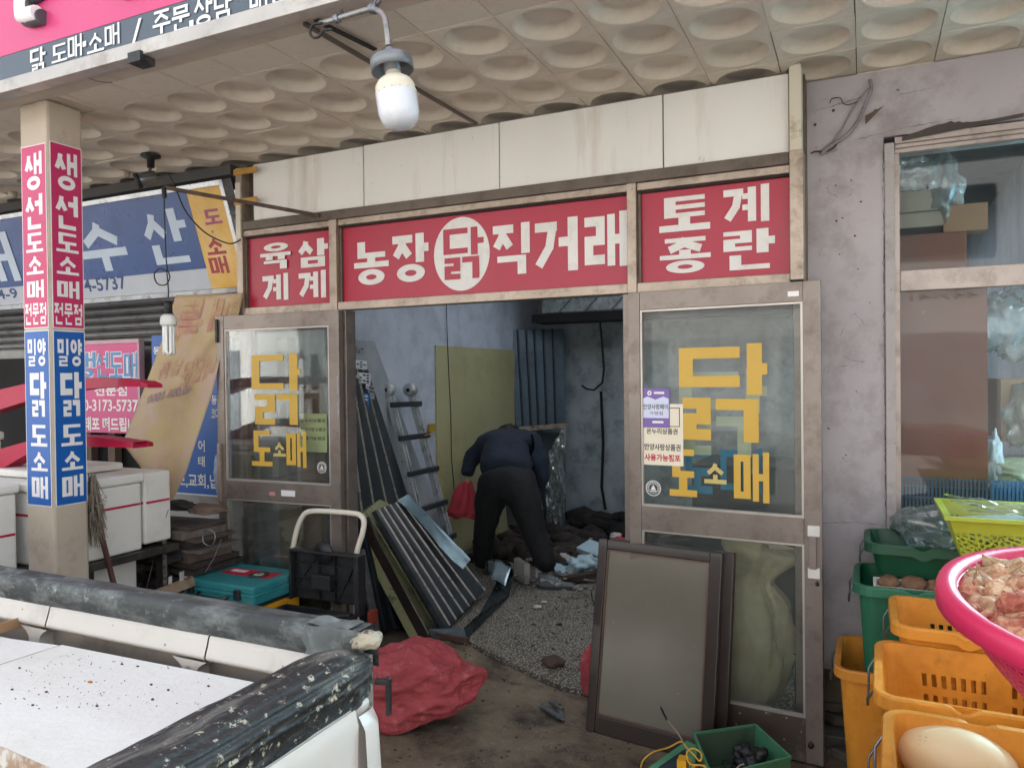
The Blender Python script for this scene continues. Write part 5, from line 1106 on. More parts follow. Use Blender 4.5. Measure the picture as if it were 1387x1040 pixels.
board('foam_board', 'bottom foam board hidden under the others in the bed', [(-2.9, .15, 0), (-1.08, .15, 0), (-1.08, 1.25, 0), (-2.9, 1.25, 0)], .82, .078)
MB().box(aZ(-30, 868, .965), aZ(19, 852, .965)+Vector((0, .05, .03))).build('timber_offcut', mat('raw_timber', '#9c7c58', .7, var=.15), bevel=.003, label='raw timber offcut on the foam board at the left edge', cat='offcut')
mb = MB()
random.seed(21)
for i in range(150):
    q = aZ(random.gauss(110, 60) if i % 2 else random.uniform(10, 330), random.uniform(885, 960), .966)
    if q.x > -1.1 or q.y > 1.27: continue
    r = random.uniform(.0005, .0013) if i % 12 else .0028; mb.blob(q, (r*1.5, r, r), 1, .4, 2, i)
mb.build('crumbs', mat('dark_crumbs', '#4f463c', .9), kind='stuff')
mb = MB(); q = aZ(122, 923, .966); mb.blob(q, (.007, .004, .002), 2, .4, 2, 1); mb.build('orange_crumb', mat('orange_bit', '#b5651e', .6), label='tiny orange scrap lying on the white foam board', cat='scrap')
# ================================================================== CRATES AND PRODUCE (right)
def crate(loc, W_, D_, H_, m, name, label, cat='crate', slots=True, taper=.03, rot=0, lip=.022, grp=None, notch=True):
    """open tapered plastic crate; loc = centre of its bottom; slotted walls are real openings"""
    t = thing(name, label, cat, (0, 0, 0), grp)
    x, y = W_/2, D_/2
    def loop(hx, hy, rad, z):
        P = []
        for cx_, cy_, a0 in ((hx-rad, -hy+rad, -90), (hx-rad, hy-rad, 0), (-hx+rad, hy-rad, 90), (-hx+rad, -hy+rad, 180)):
            arc = [Vector((cx_+rad*math.cos(math.radians(a0+18*k)), cy_+rad*math.sin(math.radians(a0+18*k)), z)) for k in range(6)]
            if P:
                pass
            P.append(arc)
        out = []; kinds = []
        for q in range(4):
            out += P[q]; kinds += [0]*5
            A_, B_ = P[q][-1], P[(q+1) % 4][0]; L_ = (B_-A_).length; nx = NX[q]
            kinds.append(0)
            for i_ in range(1, 2*nx+1): out.append(A_.lerp(B_, (i_-.5+(.0 if i_ % 2 else .0))/(2*nx+.0))); kinds.append(1 if (i_ % 2 == 1 and 3 < i_ < 2*nx-3 and abs(i_-nx) > 2) else 0)
        return out, kinds
    NX = [max(4, int((D_-.08)/.028)), max(4, int((W_-.08)/.028))]*2
    ys = [0, .10, .24, .33, .47, .56, .70, .86, 1]; rings = []; 
    for v in ys:
        a = x-taper*(1-v); b = y-taper*(1-v); pts, kinds = loop(a, b, .045, H_*v); rings.append(pts)
    mb = MB(); n1 = len(rings[0]); fs = []
    for j_ in range(len(ys)-1):
        for i_ in range(n1):
            if slots and kinds[i_] and j_ in (1, 3, 5): continue
            fs.append((j_*n1+i_, j_*n1+(i_+1) % n1, (j_+1)*n1+(i_+1) % n1, (j_+1)*n1+i_))
    mb.add([p for r_ in rings for p in r_], fs); mb.add(rings[0], [tuple(range(n1-1, -1, -1))])
    body = mb.build('body', m, t, solid=.004)
    rim = MB(); o = lip
    seq = [(0, .045, -.006), (0, .045, .001), (o*.85, .045+o, .002), (o, .045+o, -.004), (o+.001, .045+o, -.036), (o-.004, .045+o, -.036), (o-.005, .045+o, -.008), (0.001, .045, -.008)]
    R2 = [loop(x+a, y+a, rad, H_+z)[0] for a, rad, z in seq]; 
    # shallow finger notch in the middle of the two long rims
    for r_ in R2:
        for p in r_:
            if notch and abs(abs(p.y)-y) < .03 and abs(p.x+.2*W_) < .034: p.z -= .016*math.cos((p.x+.2*W_)/.034*math.pi/2)
    ns_ = len(R2); rim.add([p for r_ in R2 for p in r_], [(k*n1+i_, ((k+1) % ns_)*n1+i_, ((k+1) % ns_)*n1+(i_+1) % n1, k*n1+(i_+1) % n1) for k in range(ns_) for i_ in range(n1)])
    for (px0, py0, px1, py1) in [(-x+.07+k*.1, -y, -x+.07+k*.1, -y-o) for k in range(int((W_-.1)/.1)+1)]+[(-x+.07+k*.1, y, -x+.07+k*.1, y+o) for k in range(int((W_-.1)/.1)+1)]+[(-x, -y+.08+k*.1, -x-o, -y+.08+k*.1) for k in range(int((D_-.1)/.1)+1)]:
        rim.bar((px0, py0, H_-.02), (px1, py1, H_-.02), .004, .026)
    rim.build('rim', m, t)
    for s in (-1, 1):
        MB().tube([(s*(x+lip*.6), -.6*y, H_-.018), (s*(x+lip+.016), -.55*y, H_-.06), (s*(x+lip+.016), -.3*y, H_-.1), (s*(x+lip+.016), .3*y, H_-.1), (s*(x+lip+.016), .55*y, H_-.06), (s*(x+lip*.6), .6*y, H_-.018)], .004, 8).build('bail_handle', M_steel, t)
    t.location = loc; t.rotation_euler = (0, 0, rot); return t
M_ycr = mat('yellow_crate_plastic', '#df9333', .42, var=.06, vs=3, dirt='#a8671f', dscale=5, dlo=.48, dhi=.8, dirt2=('#7d5a2c', 9, .6, .8), specks='#8a5a22', sscale=24, sth=.05, spec=.4, bump=.15)
M_gcr = mat('green_crate_plastic', '#1f6648', .45, var=.1, vs=3, dirt='#3f5f4c', dscale=5, dlo=.5, dhi=.85)
M_dgcr = mat('dark_green_crate_plastic', '#154c33', .45, var=.1, vs=3)
crate((.385, 1.985, .47), .66, .46, .28, M_ycr, 'yellow_crate', 'nearest yellow crate holding the large pale gourd', grp='stacked plastic crates by the window', rot=-.03)
crate((.385, 2.0, .0), .66, .46, .47-.005, M_ycr, 'yellow_crate', 'yellow crate on the ground under the one with the gourd', grp='stacked plastic crates by the window')
crate((.375, 2.552, .47), .66, .46, .28, M_ycr, 'yellow_crate', 'empty slotted yellow crate right behind the gourd crate', grp='stacked plastic crates by the window', rot=-.02)
crate((.375, 2.54, 0), .66, .46, .465, M_ycr, 'yellow_crate', 'yellow crate on the ground under the empty slotted one', grp='stacked plastic crates by the window')
crate((.43, 2.97, .52), .66, .36, .29, M_ycr, 'yellow_crate', 'rearmost small looking yellow crate before the green crates', grp='stacked plastic crates by the window')
crate((.43, 2.97, 0), .66, .36, .515, M_ycr, 'yellow_crate', 'yellow crate on the ground under the rearmost yellow one', grp='stacked plastic crates by the window')
crate((.25, 3.37, .0), .68, .40, .50, M_ycr, 'yellow_crate', 'tall yellow crate half hidden below the green crate at the wall', grp='stacked plastic crates by the window', slots=False)
crate((.29, 3.36, .30), .62, .36, .53, M_gcr, 'green_crate', 'mid green crate with a white tray of brown bulbs in it', grp='stacked plastic crates by the window', slots=False)
crate((.33, 3.47, .835), .62, .30, .13, M_dgcr, 'green_crate', 'shallow dark green crate on top against the window frame', grp='stacked plastic crates by the window', slots=False)
# white tray with brown bulbs
tr = thing('foam_tray', 'shallow white tray of brown taro bulbs in the green crate', 'tray', (.3, 3.27, .80))
for a, b in (((.03, 3.19, .792), (.56, 3.34, .80)), ((.03, 3.19, .80), (.56, 3.2, .828)), ((.03, 3.20, .80), (.04, 3.34, .828)), ((.04, 3.33, .80), (.56, 3.34, .828))): MB().box(a, b).build('tray_wall', M_foam, tr)
M_taro = mat('taro_skin', '#7d5d44', .8, var=.3, vs=25, dirt='#4a3324', dscale=20, bump=.6)
for k, x in enumerate((.085, .17, .26, .33, .42, .5)):
    MB().blob((x, 3.27, .83), (.038+.006*(k % 3), .035, .028+.004*(k % 2)), 3, .2, 2, k+40).build('taro', M_taro, label=('leftmost smooth', 'second dark', 'third split', 'fourth', 'fifth', 'last')[k]+' brown bulb in the white tray of the green crate', cat='bulb vegetable', group='brown bulbs in the white tray')
mb = MB(); mb.patch(lambda u, v: Vector((.09+.34*u, 3.36+.12*v-.03*u, .90+.025*math.sin(v*3)+.01*noise.noise(Vector((u*6, v*4, 0)))-.03*u)), 14, 8); mb.build('cardboard_scrap', mat('grey_board', '#9a8f86', .8, var=.08), solid=.006, label='torn greyish cardboard piece lying in the dark green crate', cat='cardboard')
bag('plastic_bag', 'crumpled clear bag resting in the dark green crate by the window', (.26, 3.55, 1.0), (.13, .06, .09), 21)
# mesh crate behind the pane
mc = thing('mesh_crate', 'grey blue plastic mesh crate standing inside the window before the brown board', 'mesh crate', (.7, 3.752, .93))
M_mesh = mat('slate_blue_plastic', '#43576b', .5, var=.08); M_mesh2 = mat('bright_blue_plastic', '#2d6f9e', .5, var=.08)
xs_ = .15; xm = aY(1342, 690, 3.745).x
mb = MB(); x = xs_
while x < xm: mb.box((x, 3.745, .93), (x+.0075, 3.752, 1.183)); x += .0145
for z in (.93, .975, 1.035, 1.09, 1.14, 1.172): mb.box((xs_, 3.7525, z), (xm, 3.757, z+.008))
mb.build('grid_wall', M_mesh, mc, kind='stuff')
mb = MB(); x = xm+.004
while x < 1.3: mb.box((x, 3.745, .93), (x+.0095, 3.752, 1.183)); x += .0145
for z in (.93, .975, 1.035, 1.09, 1.14, 1.172): mb.box((xm+.002, 3.7525, z), (1.3, 3.757, z+.008))
mb.build('grid_wall', M_mesh2, mc, kind='stuff')
MB().box((xs_, 3.758, .93), (1.3, 3.762, 1.15)).build('liner', mat('dark_liner', '#20282e', .7), mc)
# lime basket with flower cut-outs
M_lime = mat('lime_plastic', '#a5ab38', .4, var=.05)
lb = thing('lime_basket', 'lime green rectangular basket with flower shaped cut outs', 'basket', (.62, 3.2, .967))
def flower(u, v, asp):
    """True where the openwork is pierced"""
    if v > .72 or v < .06: return False
    best = False
    X = u*asp; 
    for cx, cz, R in [(.75*k+.35+(.37 if j else 0), .32+.42*j-.05, .40) for k in range(-1, 8) for j in (0, 1)]:
        dx, dz = X-cx, (v-cz)*1.15; r = math.hypot(dx, dz)
        if r < R:
            a = math.atan2(dz, dx); 
            for r0, r1, n_, ph in ((.03, .13, 8, 0), (.16, .25, 12, .3), (.28, .37, 18, 0)):
                if r0 < r < r1:
                    s = math.cos(n_*(a+ph)); return s > -.15
            return False
    return False
mb = MB(); zb_, zt2 = .969, 1.13
top = [Vector((.27, 3.02, zt2)), Vector((.90, 3.02, zt2)), Vector((.90, 3.42, zt2)), Vector((.27, 3.42, zt2))]; bot = [Vector((.32, 3.07, zb_)), Vector((.85, 3.07, zb_)), Vector((.85, 3.37, zb_)), Vector((.32, 3.37, zb_))]
for i in range(4):
    bl, br, tl, tr_ = bot[i], bot[(i+1) % 4], top[i], top[(i+1) % 4]; L = (tr_-tl).length; nx, ny = int(L/.0042), 46; asp = L/.19
    vs = [(bl*(1-a/nx)+br*(a/nx))*(1-b/ny)+(tl*(1-a/nx)+tr_*(a/nx))*(b/ny) for b in range(ny+1) for a in range(nx+1)]
    fs = [(b*(nx+1)+a, b*(nx+1)+a+1, (b+1)*(nx+1)+a+1, (b+1)*(nx+1)+a) for b in range(ny) for a in range(nx) if not flower((a+.5)/nx, (b+.5)/ny, asp)]
    mb.add(vs, fs)
mb.add(bot, [(0, 1, 2, 3)]); mb.build('openwork_body', M_lime, lb, solid=.003)
mb = MB()
for i in range(4):
    p, q = top[i], top[(i+1) % 4]; d = (q-p).normalized(); n_ = Vector((d.y, -d.x, 0)); mb.hexa([p-n_*.004, p+n_*.018-d*.018, q+n_*.018+d*.018, q-n_*.004], [v+Vector((0, 0, .012)) for v in (p-n_*.004, p+n_*.018-d*.018, q+n_*.018+d*.018, q-n_*.004)])
mb.build('rim', M_lime, lb)
MB().blob((.57, 3.22, 1.07), (.24, .14, .055), 4, .25, 3, 5).build('basket_contents', mat('grey_green_contents', '#8d9186', .7, var=.3, vs=12, bump=1), label='grey green goods filling the lime basket', cat='produce')
film('plastic_film', 'clear plastic film poking out of the lime basket corner', (Vector((.25, 3.1, 1.20)), Vector((.33, 3.08, 1.14)), Vector((.63, 3.1, 1.14)), Vector((.58, 3.2, 1.155))), amp=.02, seed=9)
# big pink sieve of dried bulbs
BC = Vector((.470, 1.60, 1.235)); RB = .35
pb = thing('pink_basket', 'big round pink plastic sieve basket heaped with dried reddish bulbs', 'basket', BC-Vector((0, 0, .17)))
M_pinkb = mat('hot_pink_plastic', '#cf2c57', .38, var=.05, vs=3)
TB = Matrix.Translation(BC) @ Matrix.Rotation(.10, 4, (R0.x, R0.y, 0)) 
def bprof(t):   # t 0 rim -> 1 bottom
    return (RB-.035-.10*t**1.6, -.005-.16*t) 
nA = 220; nB = 26; vs = []; fs = []
for j in range(nB+1):
    r, z = bprof(j/nB)
    for i in range(nA): a = 2*math.pi*i/nA; vs.append(TB @ Vector((r*math.cos(a), r*math.sin(a), z)))
for j in range(nB):
    for i in range(nA):
        if 4 <= j <= 23 and j % 2 == 0 and i % 2 == (j//2) % 2 and j not in (12,): continue
        fs.append((j*nA+i, j*nA+(i+1) % nA, (j+1)*nA+(i+1) % nA, (j+1)*nA+i))
mb = MB(); mb.add(vs, fs, True); n0 = len(mb.v); mb.f.append(tuple(nB*nA+i for i in range(nA))); mb.sm.append(False); mb.build('sieve_bowl', M_pinkb, pb, solid=.003)
mb = MB(); mb.lathe([(RB-.036, -.008), (RB-.034, .002), (RB-.02, .008), (RB-.004, .006), (RB, -.004), (RB, -.03), (RB-.004, -.032)], 96, TB); mb.build('rim', M_pinkb, pb)
crate((.80, 1.62, .53), .60, .46, .54, M_ycr, 'yellow_crate', 'yellow crate carrying the pink basket at the right edge', grp='stacked plastic crates by the window')
crate((.80, 1.62, 0), .60, .46, .525, M_ycr, 'yellow_crate', 'lowest yellow crate of the stack carrying the pink basket', grp='stacked plastic crates by the window')
# dried bulbs
def bulb_mesh(seed):
    bm = bmesh.new(); bmesh.ops.create_icosphere(bm, subdivisions=3, radius=1)
    for v in bm.verts:
        p = v.co.copy(); a = math.atan2(p.y, p.x); z = p.z
        r = 1-.45*max(0, z)
        r *= 1+.13*abs(math.sin(2.5*a+seed))+.05*math.sin(9*a+z*4+seed)
        if z > .35: k = (z-.35)/.65; r *= (1-.72*k)
        n_ = 1+.22*noise.noise(p*1.9+Vector((seed, 0, 0)))+.10*ridged(p, 1.7, 3, seed)
        v.co = Vector((p.x*r*n_, p.y*r*n_*.72, (z*1.1+(1.5*max(0, z-.5)))*n_))
    me = bpy.data.meshes.new('bulb'); bm.to_mesh(me); bm.free()
    for p in me.polygons: p.use_smooth = False
    return me
def bulbmat(nm, c1, c2):
    m = mat(nm, c1, .7, var=.2, vs=1.2, vcol=None, dirt=c2, dscale=1.1, dlo=.46, dhi=.62, dirt2=('#6b4632', 3, .56, .72), rand=.2, spec=.25); return m
BM = []
for k, (c1, c2) in enumerate((('#cda680', '#b06650'), ('#bd8064', '#d8b890'), ('#b26250', '#d2a884'), ('#dcc29c', '#b07858'), ('#b08a68', '#d4b08a'))):
    me = bulb_mesh(k*2+1 if k % 2 else k*2); me.materials.append(bulbmat('dried_bulb_skin_%s' % 'abcde'[k], c1, c2)); BM.append(me)
random.seed(4); placed = []
mb = MB(); mb.blob((0, 0, 0), (.285, .285, .045), 4, .1, 6, 2); mv = [TB @ (v+Vector((0, 0, -.055))) for v in mb.v]; mb.v = mv
mb.build('bulb_heap', mat('deep_bulb_heap', '#8a5c45', .8, var=.4, vs=25, dirt='#4a2a20', dscale=30, bump=1), pb, kind='stuff')
for RR, zc, num in ((.305, -.028, 215), (.25, .0, 75)):
    tries = 0; cnt = 0
    while cnt < num and tries < 9000:
        tries += 1; r = RR*math.sqrt(random.random()); a = random.uniform(0, 2*math.pi); s = random.uniform(.020, .031)
        p = Vector((r*math.cos(a), r*math.sin(a), zc+.03*math.cos(r/RR*1.5)+random.uniform(-.006, .006)))
        if any((p-q).length < (s+t_)*.62 for q, t_ in placed): continue
        placed.append((p, s)); cnt += 1
for k, (p, s) in enumerate(placed):
    o = bpy.data.objects.new('dried_bulb', random.choice(BM)); COL.objects.link(o); o.location = TB @ p; o.scale = (s, s, s)
    o.rotation_euler = (random.uniform(.4, 2.2), random.uniform(-1, 1), random.uniform(0, 6.28)); tag(o, 'dried papery reddish bulb heaped in the big pink basket', 'dried bulb', 'dried bulbs in the pink basket')
for k, pts in enumerate((((-.20, .02, .03), (-.1, -.03, .055), (.0, -.08, .05)), ((-.12, .05, .04), (-.14, -.05, .05), (-.1, -.15, .03)), ((-.22, .1, .01), (-.18, .13, .03), (-.12, .1, .04)))):
    wire('dry_stalk', ('long', 'middle', 'short')[k]+' thin dry stalk lying across the bulbs in the pink basket', [TB @ Vector(p) for p in pts], .0018, mat('dry_stalk', '#b89a72', .8), cat='stalk')
# pale gourd in the near crate
gq = aZ(1295, 1030, .66); gd = thing('gourd', 'large pale cream oval gourd lying in the nearest yellow crate', 'gourd', gq-Vector((0, 0, .07)))
mb = MB(); Mg = Matrix.Rotation(math.radians(-8), 3, 'Z')
mb.blob(gq, (.135, .085, .08), 4, .03, 1.2, 3, None, Mg); mb.build('body', mat('cream_gourd_skin', '#e9cfa2', .5, var=.05, vs=2, dirt='#d9b9a0', dscale=2.5, dlo=.5, dhi=.8, specks='#8a6a4a', sscale=14, sth=.05), gd)
mb = MB(); 
for i in range(14): u = gq+Mg @ Vector((-.075+.01*(i % 4)+random.uniform(-.002, .002), -.055+.004*(i//4), .035+.009*(i//4))); mb.blob(u, (.0012, .0012, .0012), 1, .1)
mb.build('pits', mat('gourd_pits', '#7a5a3c', .8), gd, kind='stuff')
# extra stand so nothing floats: low box under the crates' contents
MB().box((.1, 1.82, .476), (.66, 2.18, .575)).build('folded_sack', mat('folded_sack', '#8a7a5c', .9, bump=.5), bevel=.02, label='folded tan sack padding the bottom of the nearest yellow crate', cat='sack')
# ================================================================== PANELS, LADDER AND WINDOW SASH IN THE OPENING
M_edgeg = mat('cream_green_foam', '#9a9c72', .8, var=.15, vs=4, dirt='#3a352c', dscale=8, dlo=.5, dhi=.66, bump=.6)
TN, TF, BF, BN = aY(508, 691, 4.0), aY(556, 673, 4.7), aY(658, 798, 4.95), aY(604, 852, 4.12)
sheet_thing('ribbed_sheet', 'charcoal ribbed metal panel leaning aslant on the pale foam panel', 'metal panel', (BN, TN, TF, BF), [.08, .22, .38, .54, .70, .97], th=.03, rib_h=.01, rib_w=.013)
TN2, TF2, BF2, BN2 = aY(482, 702, 3.86), aY(520, 672, 4.55), aY(640, 842, 4.9), aY(571, 869, 4.02)
t, P_ = sheet_thing('foam_sheet', 'sandwich panel of dirty cream green foam under the ribbed panel', 'foam panel', (BN2, TN2, TF2, BF2), [.16, .33], th=.06, m=M_edgeg, rib_h=.006, rib_w=.008)
b2 = MB(); nn = (TN2-BN2).cross(BF2-BN2).normalized()
A_ = [BN2, TN2]; side = [BN2-nn*.001, TN2-nn*.001, TN2-nn*.061, BN2-nn*.061]; off = (BN2-BF2).normalized()*.004
b2.hexa([p for p in side], [p+off for p in side]); b2.build('steel_edge', mat('dark_red_brown_edge', '#2e2523', .5, .3, dirt='#5b3a30', dscale=5), t)
# blue-silver torn flashing on the panel's upper end
mb = MB(); a, b, c, d = aY(541, 681, 4.45), aY(556, 672, 4.6), aY(640, 760, 4.72), aY(630, 772, 4.6)
mb.patch(lambda u, v: ((a*(1-v)+b*v)*(1-u)+(d*(1-v)+c*v)*u)+Vector((0, -.03-.015*noise.noise(Vector((u*5, v*3, 1))), .02+.02*math.sin(u*6)*(1-v))), 14, 5, False)
mb.build('torn_flashing', mat('blue_silver_metal', '#9ab4bd', .22, .7, var=.1, dirt='#566a72', dscale=6), solid=.003, label='torn bluish silver metal strip lying along the ribbed panel', cat='metal strip')
# folded flashing at the foot
def poly_thing(name, label, cat, pts, faces, m, th=.004):
    mb = MB(); mb.add(pts, faces); return mb.build(name, m, solid=th, label=label, cat=cat)
G = lambda px, py, z: aZ(px, py, z)
pts = [G(580, 852, .06), G(586, 866, .01), G(632, 866, .01), G(628, 850, .07), G(690, 806, .02), G(672, 790, .10), G(668, 756, .22), G(696, 778, .12), G(690, 760, .30), G(650, 830, .10)]
poly_thing('bent_flashing', 'bent dark metal flashing lying at the foot of the ribbed panel', 'metal flashing', pts, [(0, 1, 2, 3), (3, 2, 4, 9), (9, 4, 5), (5, 4, 7, 6), (6, 7, 8)], mat('dark_bent_metal', '#3d4648', .25, .6, var=.2, vs=6, dirt='#23282a', dscale=8))
mb = MB(); mb.patch(lambda u, v: G(672+22*u-8*v, 757+8*u+26*v, .25-.1*v)+Vector((0, -.02, .01*math.sin(u*4))), 6, 6); mb.build('silver_scrap', mat('crumpled_silver', '#a9bcc2', .2, .7, dirt='#4f5b60', dscale=6), solid=.003, label='crumpled shiny silver scrap on top of the bent flashing', cat='metal scrap')
MB().bar(G(582, 858, .03), G(634, 867, .03), .02, .03).build('rusty_rod', mat('rusty_rod', '#6b5248', .5, .5), label='short rusty rod under the bent flashing', cat='rod')
# dark ribbed sheets standing in the gap by the left jamb
A1 = [aY(488, 860, 3.72), aY(470, 700, 3.66), aY(500, 700, 3.95), aY(548, 846, 4.1)]
sheet_thing('ribbed_sheet', 'nearly upright dark ribbed panel behind the foam panel by the left jamb', 'metal panel', A1, [.25, .5, .75], th=.01, m=mat('black_sheet', '#1f2325', .4, .3), mr=mat('blue_dark_rib', '#3b434c', .4, .4), rib_h=.02, rib_w=.02)
MB().bar(aY(510, 856, 3.62), aY(489, 745, 3.60), .012, .06).build('grey_strip', mat('grey_scuffed_metal', '#5f5f60', .45, .5, dirt='#8b8a86', dscale=12), label='grey scuffed metal strip leaning left of the foam panel', cat='metal strip')
# tall leaning sheets along the left wall
def onX(px, py, X): return aX(px, py, X)
c4 = [onX(602, 720, -3.28), onX(507, 462, -3.30), onX(463, 459, -3.24), onX(520, 720, -3.2)]
t1, P1 = sheet_thing('tall_sheet', 'tall plain grey metal sheet with stickers leaning on the left wall', 'metal sheet', c4, [], th=.008, m=mat('plain_grey_sheet', '#99a2a6', .4, .2, var=.1, vs=1.5, dirt='#b5babb', dscale=1.6))
c5 = [onX(568, 720, -3.15), onX(498, 500, -3.26), onX(455, 480, -3.15), onX(470, 720, -3.05)]
t2, P2 = sheet_thing('tall_sheet', 'tall charcoal sheet with long white ribs before the plain grey sheet', 'metal sheet', c5, [.22, .42, .62, .8], th=.008, m=M_sheet, rib_h=.012, rib_w=.011)
M_lbl = [mat('label_white', '#c6ccd0', .5), mat('label_blue', '#2a6ea8', .5), mat('label_grey', '#8d9496', .5)]
for k, (px, py, w_, h_, mi) in enumerate(((486, 474, 14, 10, 2), (489, 493, 16, 12, 0), (493, 511, 18, 14, 0), (481, 521, 12, 28, 0), (490, 540, 20, 18, 1), (504, 530, 6, 18, 2), (499, 521, 6, 10, 0))):
    mb = MB(); X = -3.20; q = [onX(px-w_/2, py-h_/2, X), onX(px+w_/2, py-h_/2+2, X), onX(px+w_/2, py+h_/2+2, X), onX(px-w_/2, py+h_/2, X)]
    mb.add(q+[v-Vector((.003, 0, 0)) for v in q], [(0, 1, 2, 3), (4, 7, 6, 5), (0, 4, 5, 1), (1, 5, 6, 2), (2, 6, 7, 3), (3, 7, 4, 0)]); mb.build('sticker_label', M_lbl[mi], t1)
    mb = MB()
    for r_ in range(3):
        for c_ in range(3):
            if random.random() < .25: continue
            u0, v0 = .12+.28*c_, .15+.27*r_; f = lambda u, v: (q[0]*(1-u)+q[1]*u)*(1-v)+(q[3]*(1-u)+q[2]*u)*v+Vector((.0012, 0, 0)); mb.add([f(u0, v0), f(u0+.2, v0), f(u0+.2, v0+.13), f(u0, v0+.13)], [(0, 1, 2, 3)])
    mb.build('label_print', M_dark if mi != 1 else M_lbl[0], t1)
# folding ladder
ldr = thing('folding_ladder', 'aluminium folding ladder leaning on the left interior wall', 'ladder', (-3.0, 4.9, 0))
M_ldr = mat('worn_aluminium', '#b4babc', .4, .4, var=.12, dirt='#5b5f61', dscale=14, dlo=.5, dhi=.7)
la, lb_ = onX(526, 528, -3.28), onX(575, 726, -2.98); ra, rb_ = onX(556, 528, -3.28), onX(608, 726, -2.98)
def ext(a, b): t = (b.z-.02)/(a.z-b.z); return b+(b-a)*t
lB, rB = ext(la, lb_), ext(ra, rb_)
for a, b in ((la, lB), (ra, rB)):
    for o in (-.016, .016): MB().bar(a+Vector((.0, o, 0)), b+Vector((0, o*1.3, 0)), .02, .045, up=(1, 0, 0)).build('rail', M_ldr, ldr)
    Mx = Matrix.Translation(a) @ Matrix.Rotation(math.pi/2, 4, 'X')
    MB().lathe([(0, -.034), (.05, -.034), (.055, -.02), (.055, .02), (.05, .034), (0, .034)], 20, Mx).build('hinge_disc', M_ldr, ldr)
    MB().lathe([(0, -.042), (.015, -.042), (.015, .042), (0, .042)], 12, Mx).build('hinge_pin', M_black, ldr)
for k, t_ in enumerate((.08, .26, .45, .64, .83)):
    tt = t_*(la-lb_).length/(la-lB).length*1.28; a = la.lerp(lB, tt); b = ra.lerp(rB, tt)
    MB().bar(a+Vector((.03, -.05, 0)), b+Vector((.03, .05, 0)), .035, .04).build('rung', mat('dark_rung', '#3b4043', .5, .4), ldr, bevel=.006)
wire('yellow_string', 'thin yellow cord hanging from the ladder side', [onX(*p, -3.1) for p in ((575, 590), (588, 588), (594, 605), (598, 640), (606, 700))], .003, mat('yellow_cord', '#c99a25', .6), cat='cord')
MB().box(onX(580, 585, -3.38), onX(587, 574, -3.36)+Vector((0, .03, 0))).build('wall_tag', mat('yellow_tag', '#a98b2c', .6), label='small yellow tag on the wall right of the ladder', cat='tag')
# brown wooden sash with frosted glass, leaning on the right door
def sash(origin, direc, lean_top, W_, H_, label, off=0, pane_m=M_frost):
    U = Vector(direc).normalized(); O = Vector(origin); back = Vector((-U.y, U.x, 0)); V = (Vector((0, 0, 1))*math.cos(lean_top)+back*math.sin(lean_top)).normalized()
    fr = Frame(O, U, V); t = thing('window_sash', label, 'window sash', fr.p(W_/2, 0))
    def pc(nm, a, b, c, d, e, f, m, bv=.004): mb = MB(); slab(mb, fr, a, b, c, d, e, f); return mb.build(nm, m, t, bevel=bv)
    s = .045
    pc('stile', 0, 0, s, H_, -.018, .018, M_wood); pc('stile', W_-s-.01, 0, W_, H_, -.018, .018, M_wood)
    pc('top_rail', s+.0005, H_-s, W_-s-.0105, H_, -.017, .017, M_wood); pc('bottom_rail', s+.0005, 0, W_-s-.0105, s*1.7, -.017, .017, M_wood)
    for a in ((s+.0005, s*1.7+.0005, s+.008, H_-s-.0005), (W_-s-.0185, s*1.7+.0005, W_-s-.0105, H_-s-.0005), (s+.0085, H_-s-.0085, W_-s-.019, H_-s-.0005), (s+.0085, s*1.7+.0005, W_-s-.019, s*1.7+.0085)): pc('glazing_bead', *a, -.006, .010, mat('light_brown_bead', '#5a4435', .4), 0)
    pc('frosted_pane', s+.001, s*1.7+.001, W_-s-.011, H_-s-.001, -.003, .003, pane_m, 0); return t, fr
p0_ = aZ(795, 987, 0); p1_ = aZ(893.6, 1014.5, 0); dr = (p1_-p0_).normalized()
sash(p0_, dr, math.radians(10.5), .60, .875, 'front brown wooden sash with frosted glass leaning on the right glass door')
sash(p0_+dr*.042+Vector((-dr.y, dr.x, 0))*.048, dr, math.radians(9.5), .60, .872, 'rear brown wooden sash mostly hidden behind the front one')
# rolled sack behind the lower right pane
def tallsack(c, h, rad, lean, seed):
    mb = MB()
    def P(u, v):
        a = 2*math.pi*u; nk = 1-.42*math.exp(-((v-.80)/.09)**2)+.12*math.exp(-((v-.95)/.06)**2)
        r_ = rad*(.72+.36*math.sin(min(1, v*1.15)*math.pi*.8))*nk; d = Vector((math.cos(a), math.sin(a)*.75, v*2.2))
        k = 1+.10*ridged(Vector((d.x*1.3, d.y*1.3, d.z*.8)), 1.2, 5, seed)+.09*math.sin(a*6+v*5+2*noise.noise(d*1.5))*(.4+v)
        if v > .985: k *= .15
        return Vector(c)+Vector((r_*k*math.cos(a)+lean*v*h+.03*math.sin(v*6), r_*k*math.sin(a)*.75, h*v*(1-.04*math.cos(a))))
    return mb.patch(P, 110, 80)
tallsack((-.56, 3.72, .02), .84, .155, .16, 4).build('rolled_sack', mat('olive_white_sack', '#e6d6b4', .7, var=.15, vs=4, dirt='#b8a47c', dscale=5, dlo=.5, dhi=.75, bump=.8), label='tall pale olive sack standing behind the lower right pane', cat='sack')
crumpled('grey_bundle', 'grey bundle lying low behind the right door glass', Vector((-.75, 3.95, .25)), (.25, .2, .25), mat('grey_cloth', '#6c6c66', .9, var=.2), 5, 'bundle')
MB().box((-.95, 4.6, .02), (-.35, 5.2, 1.1)).build('dark_cabinet', mat('dark_cabinet', '#3a3f42', .6, var=.2), bevel=.01, label='dark cabinet standing inside behind the right door', cat='cabinet')
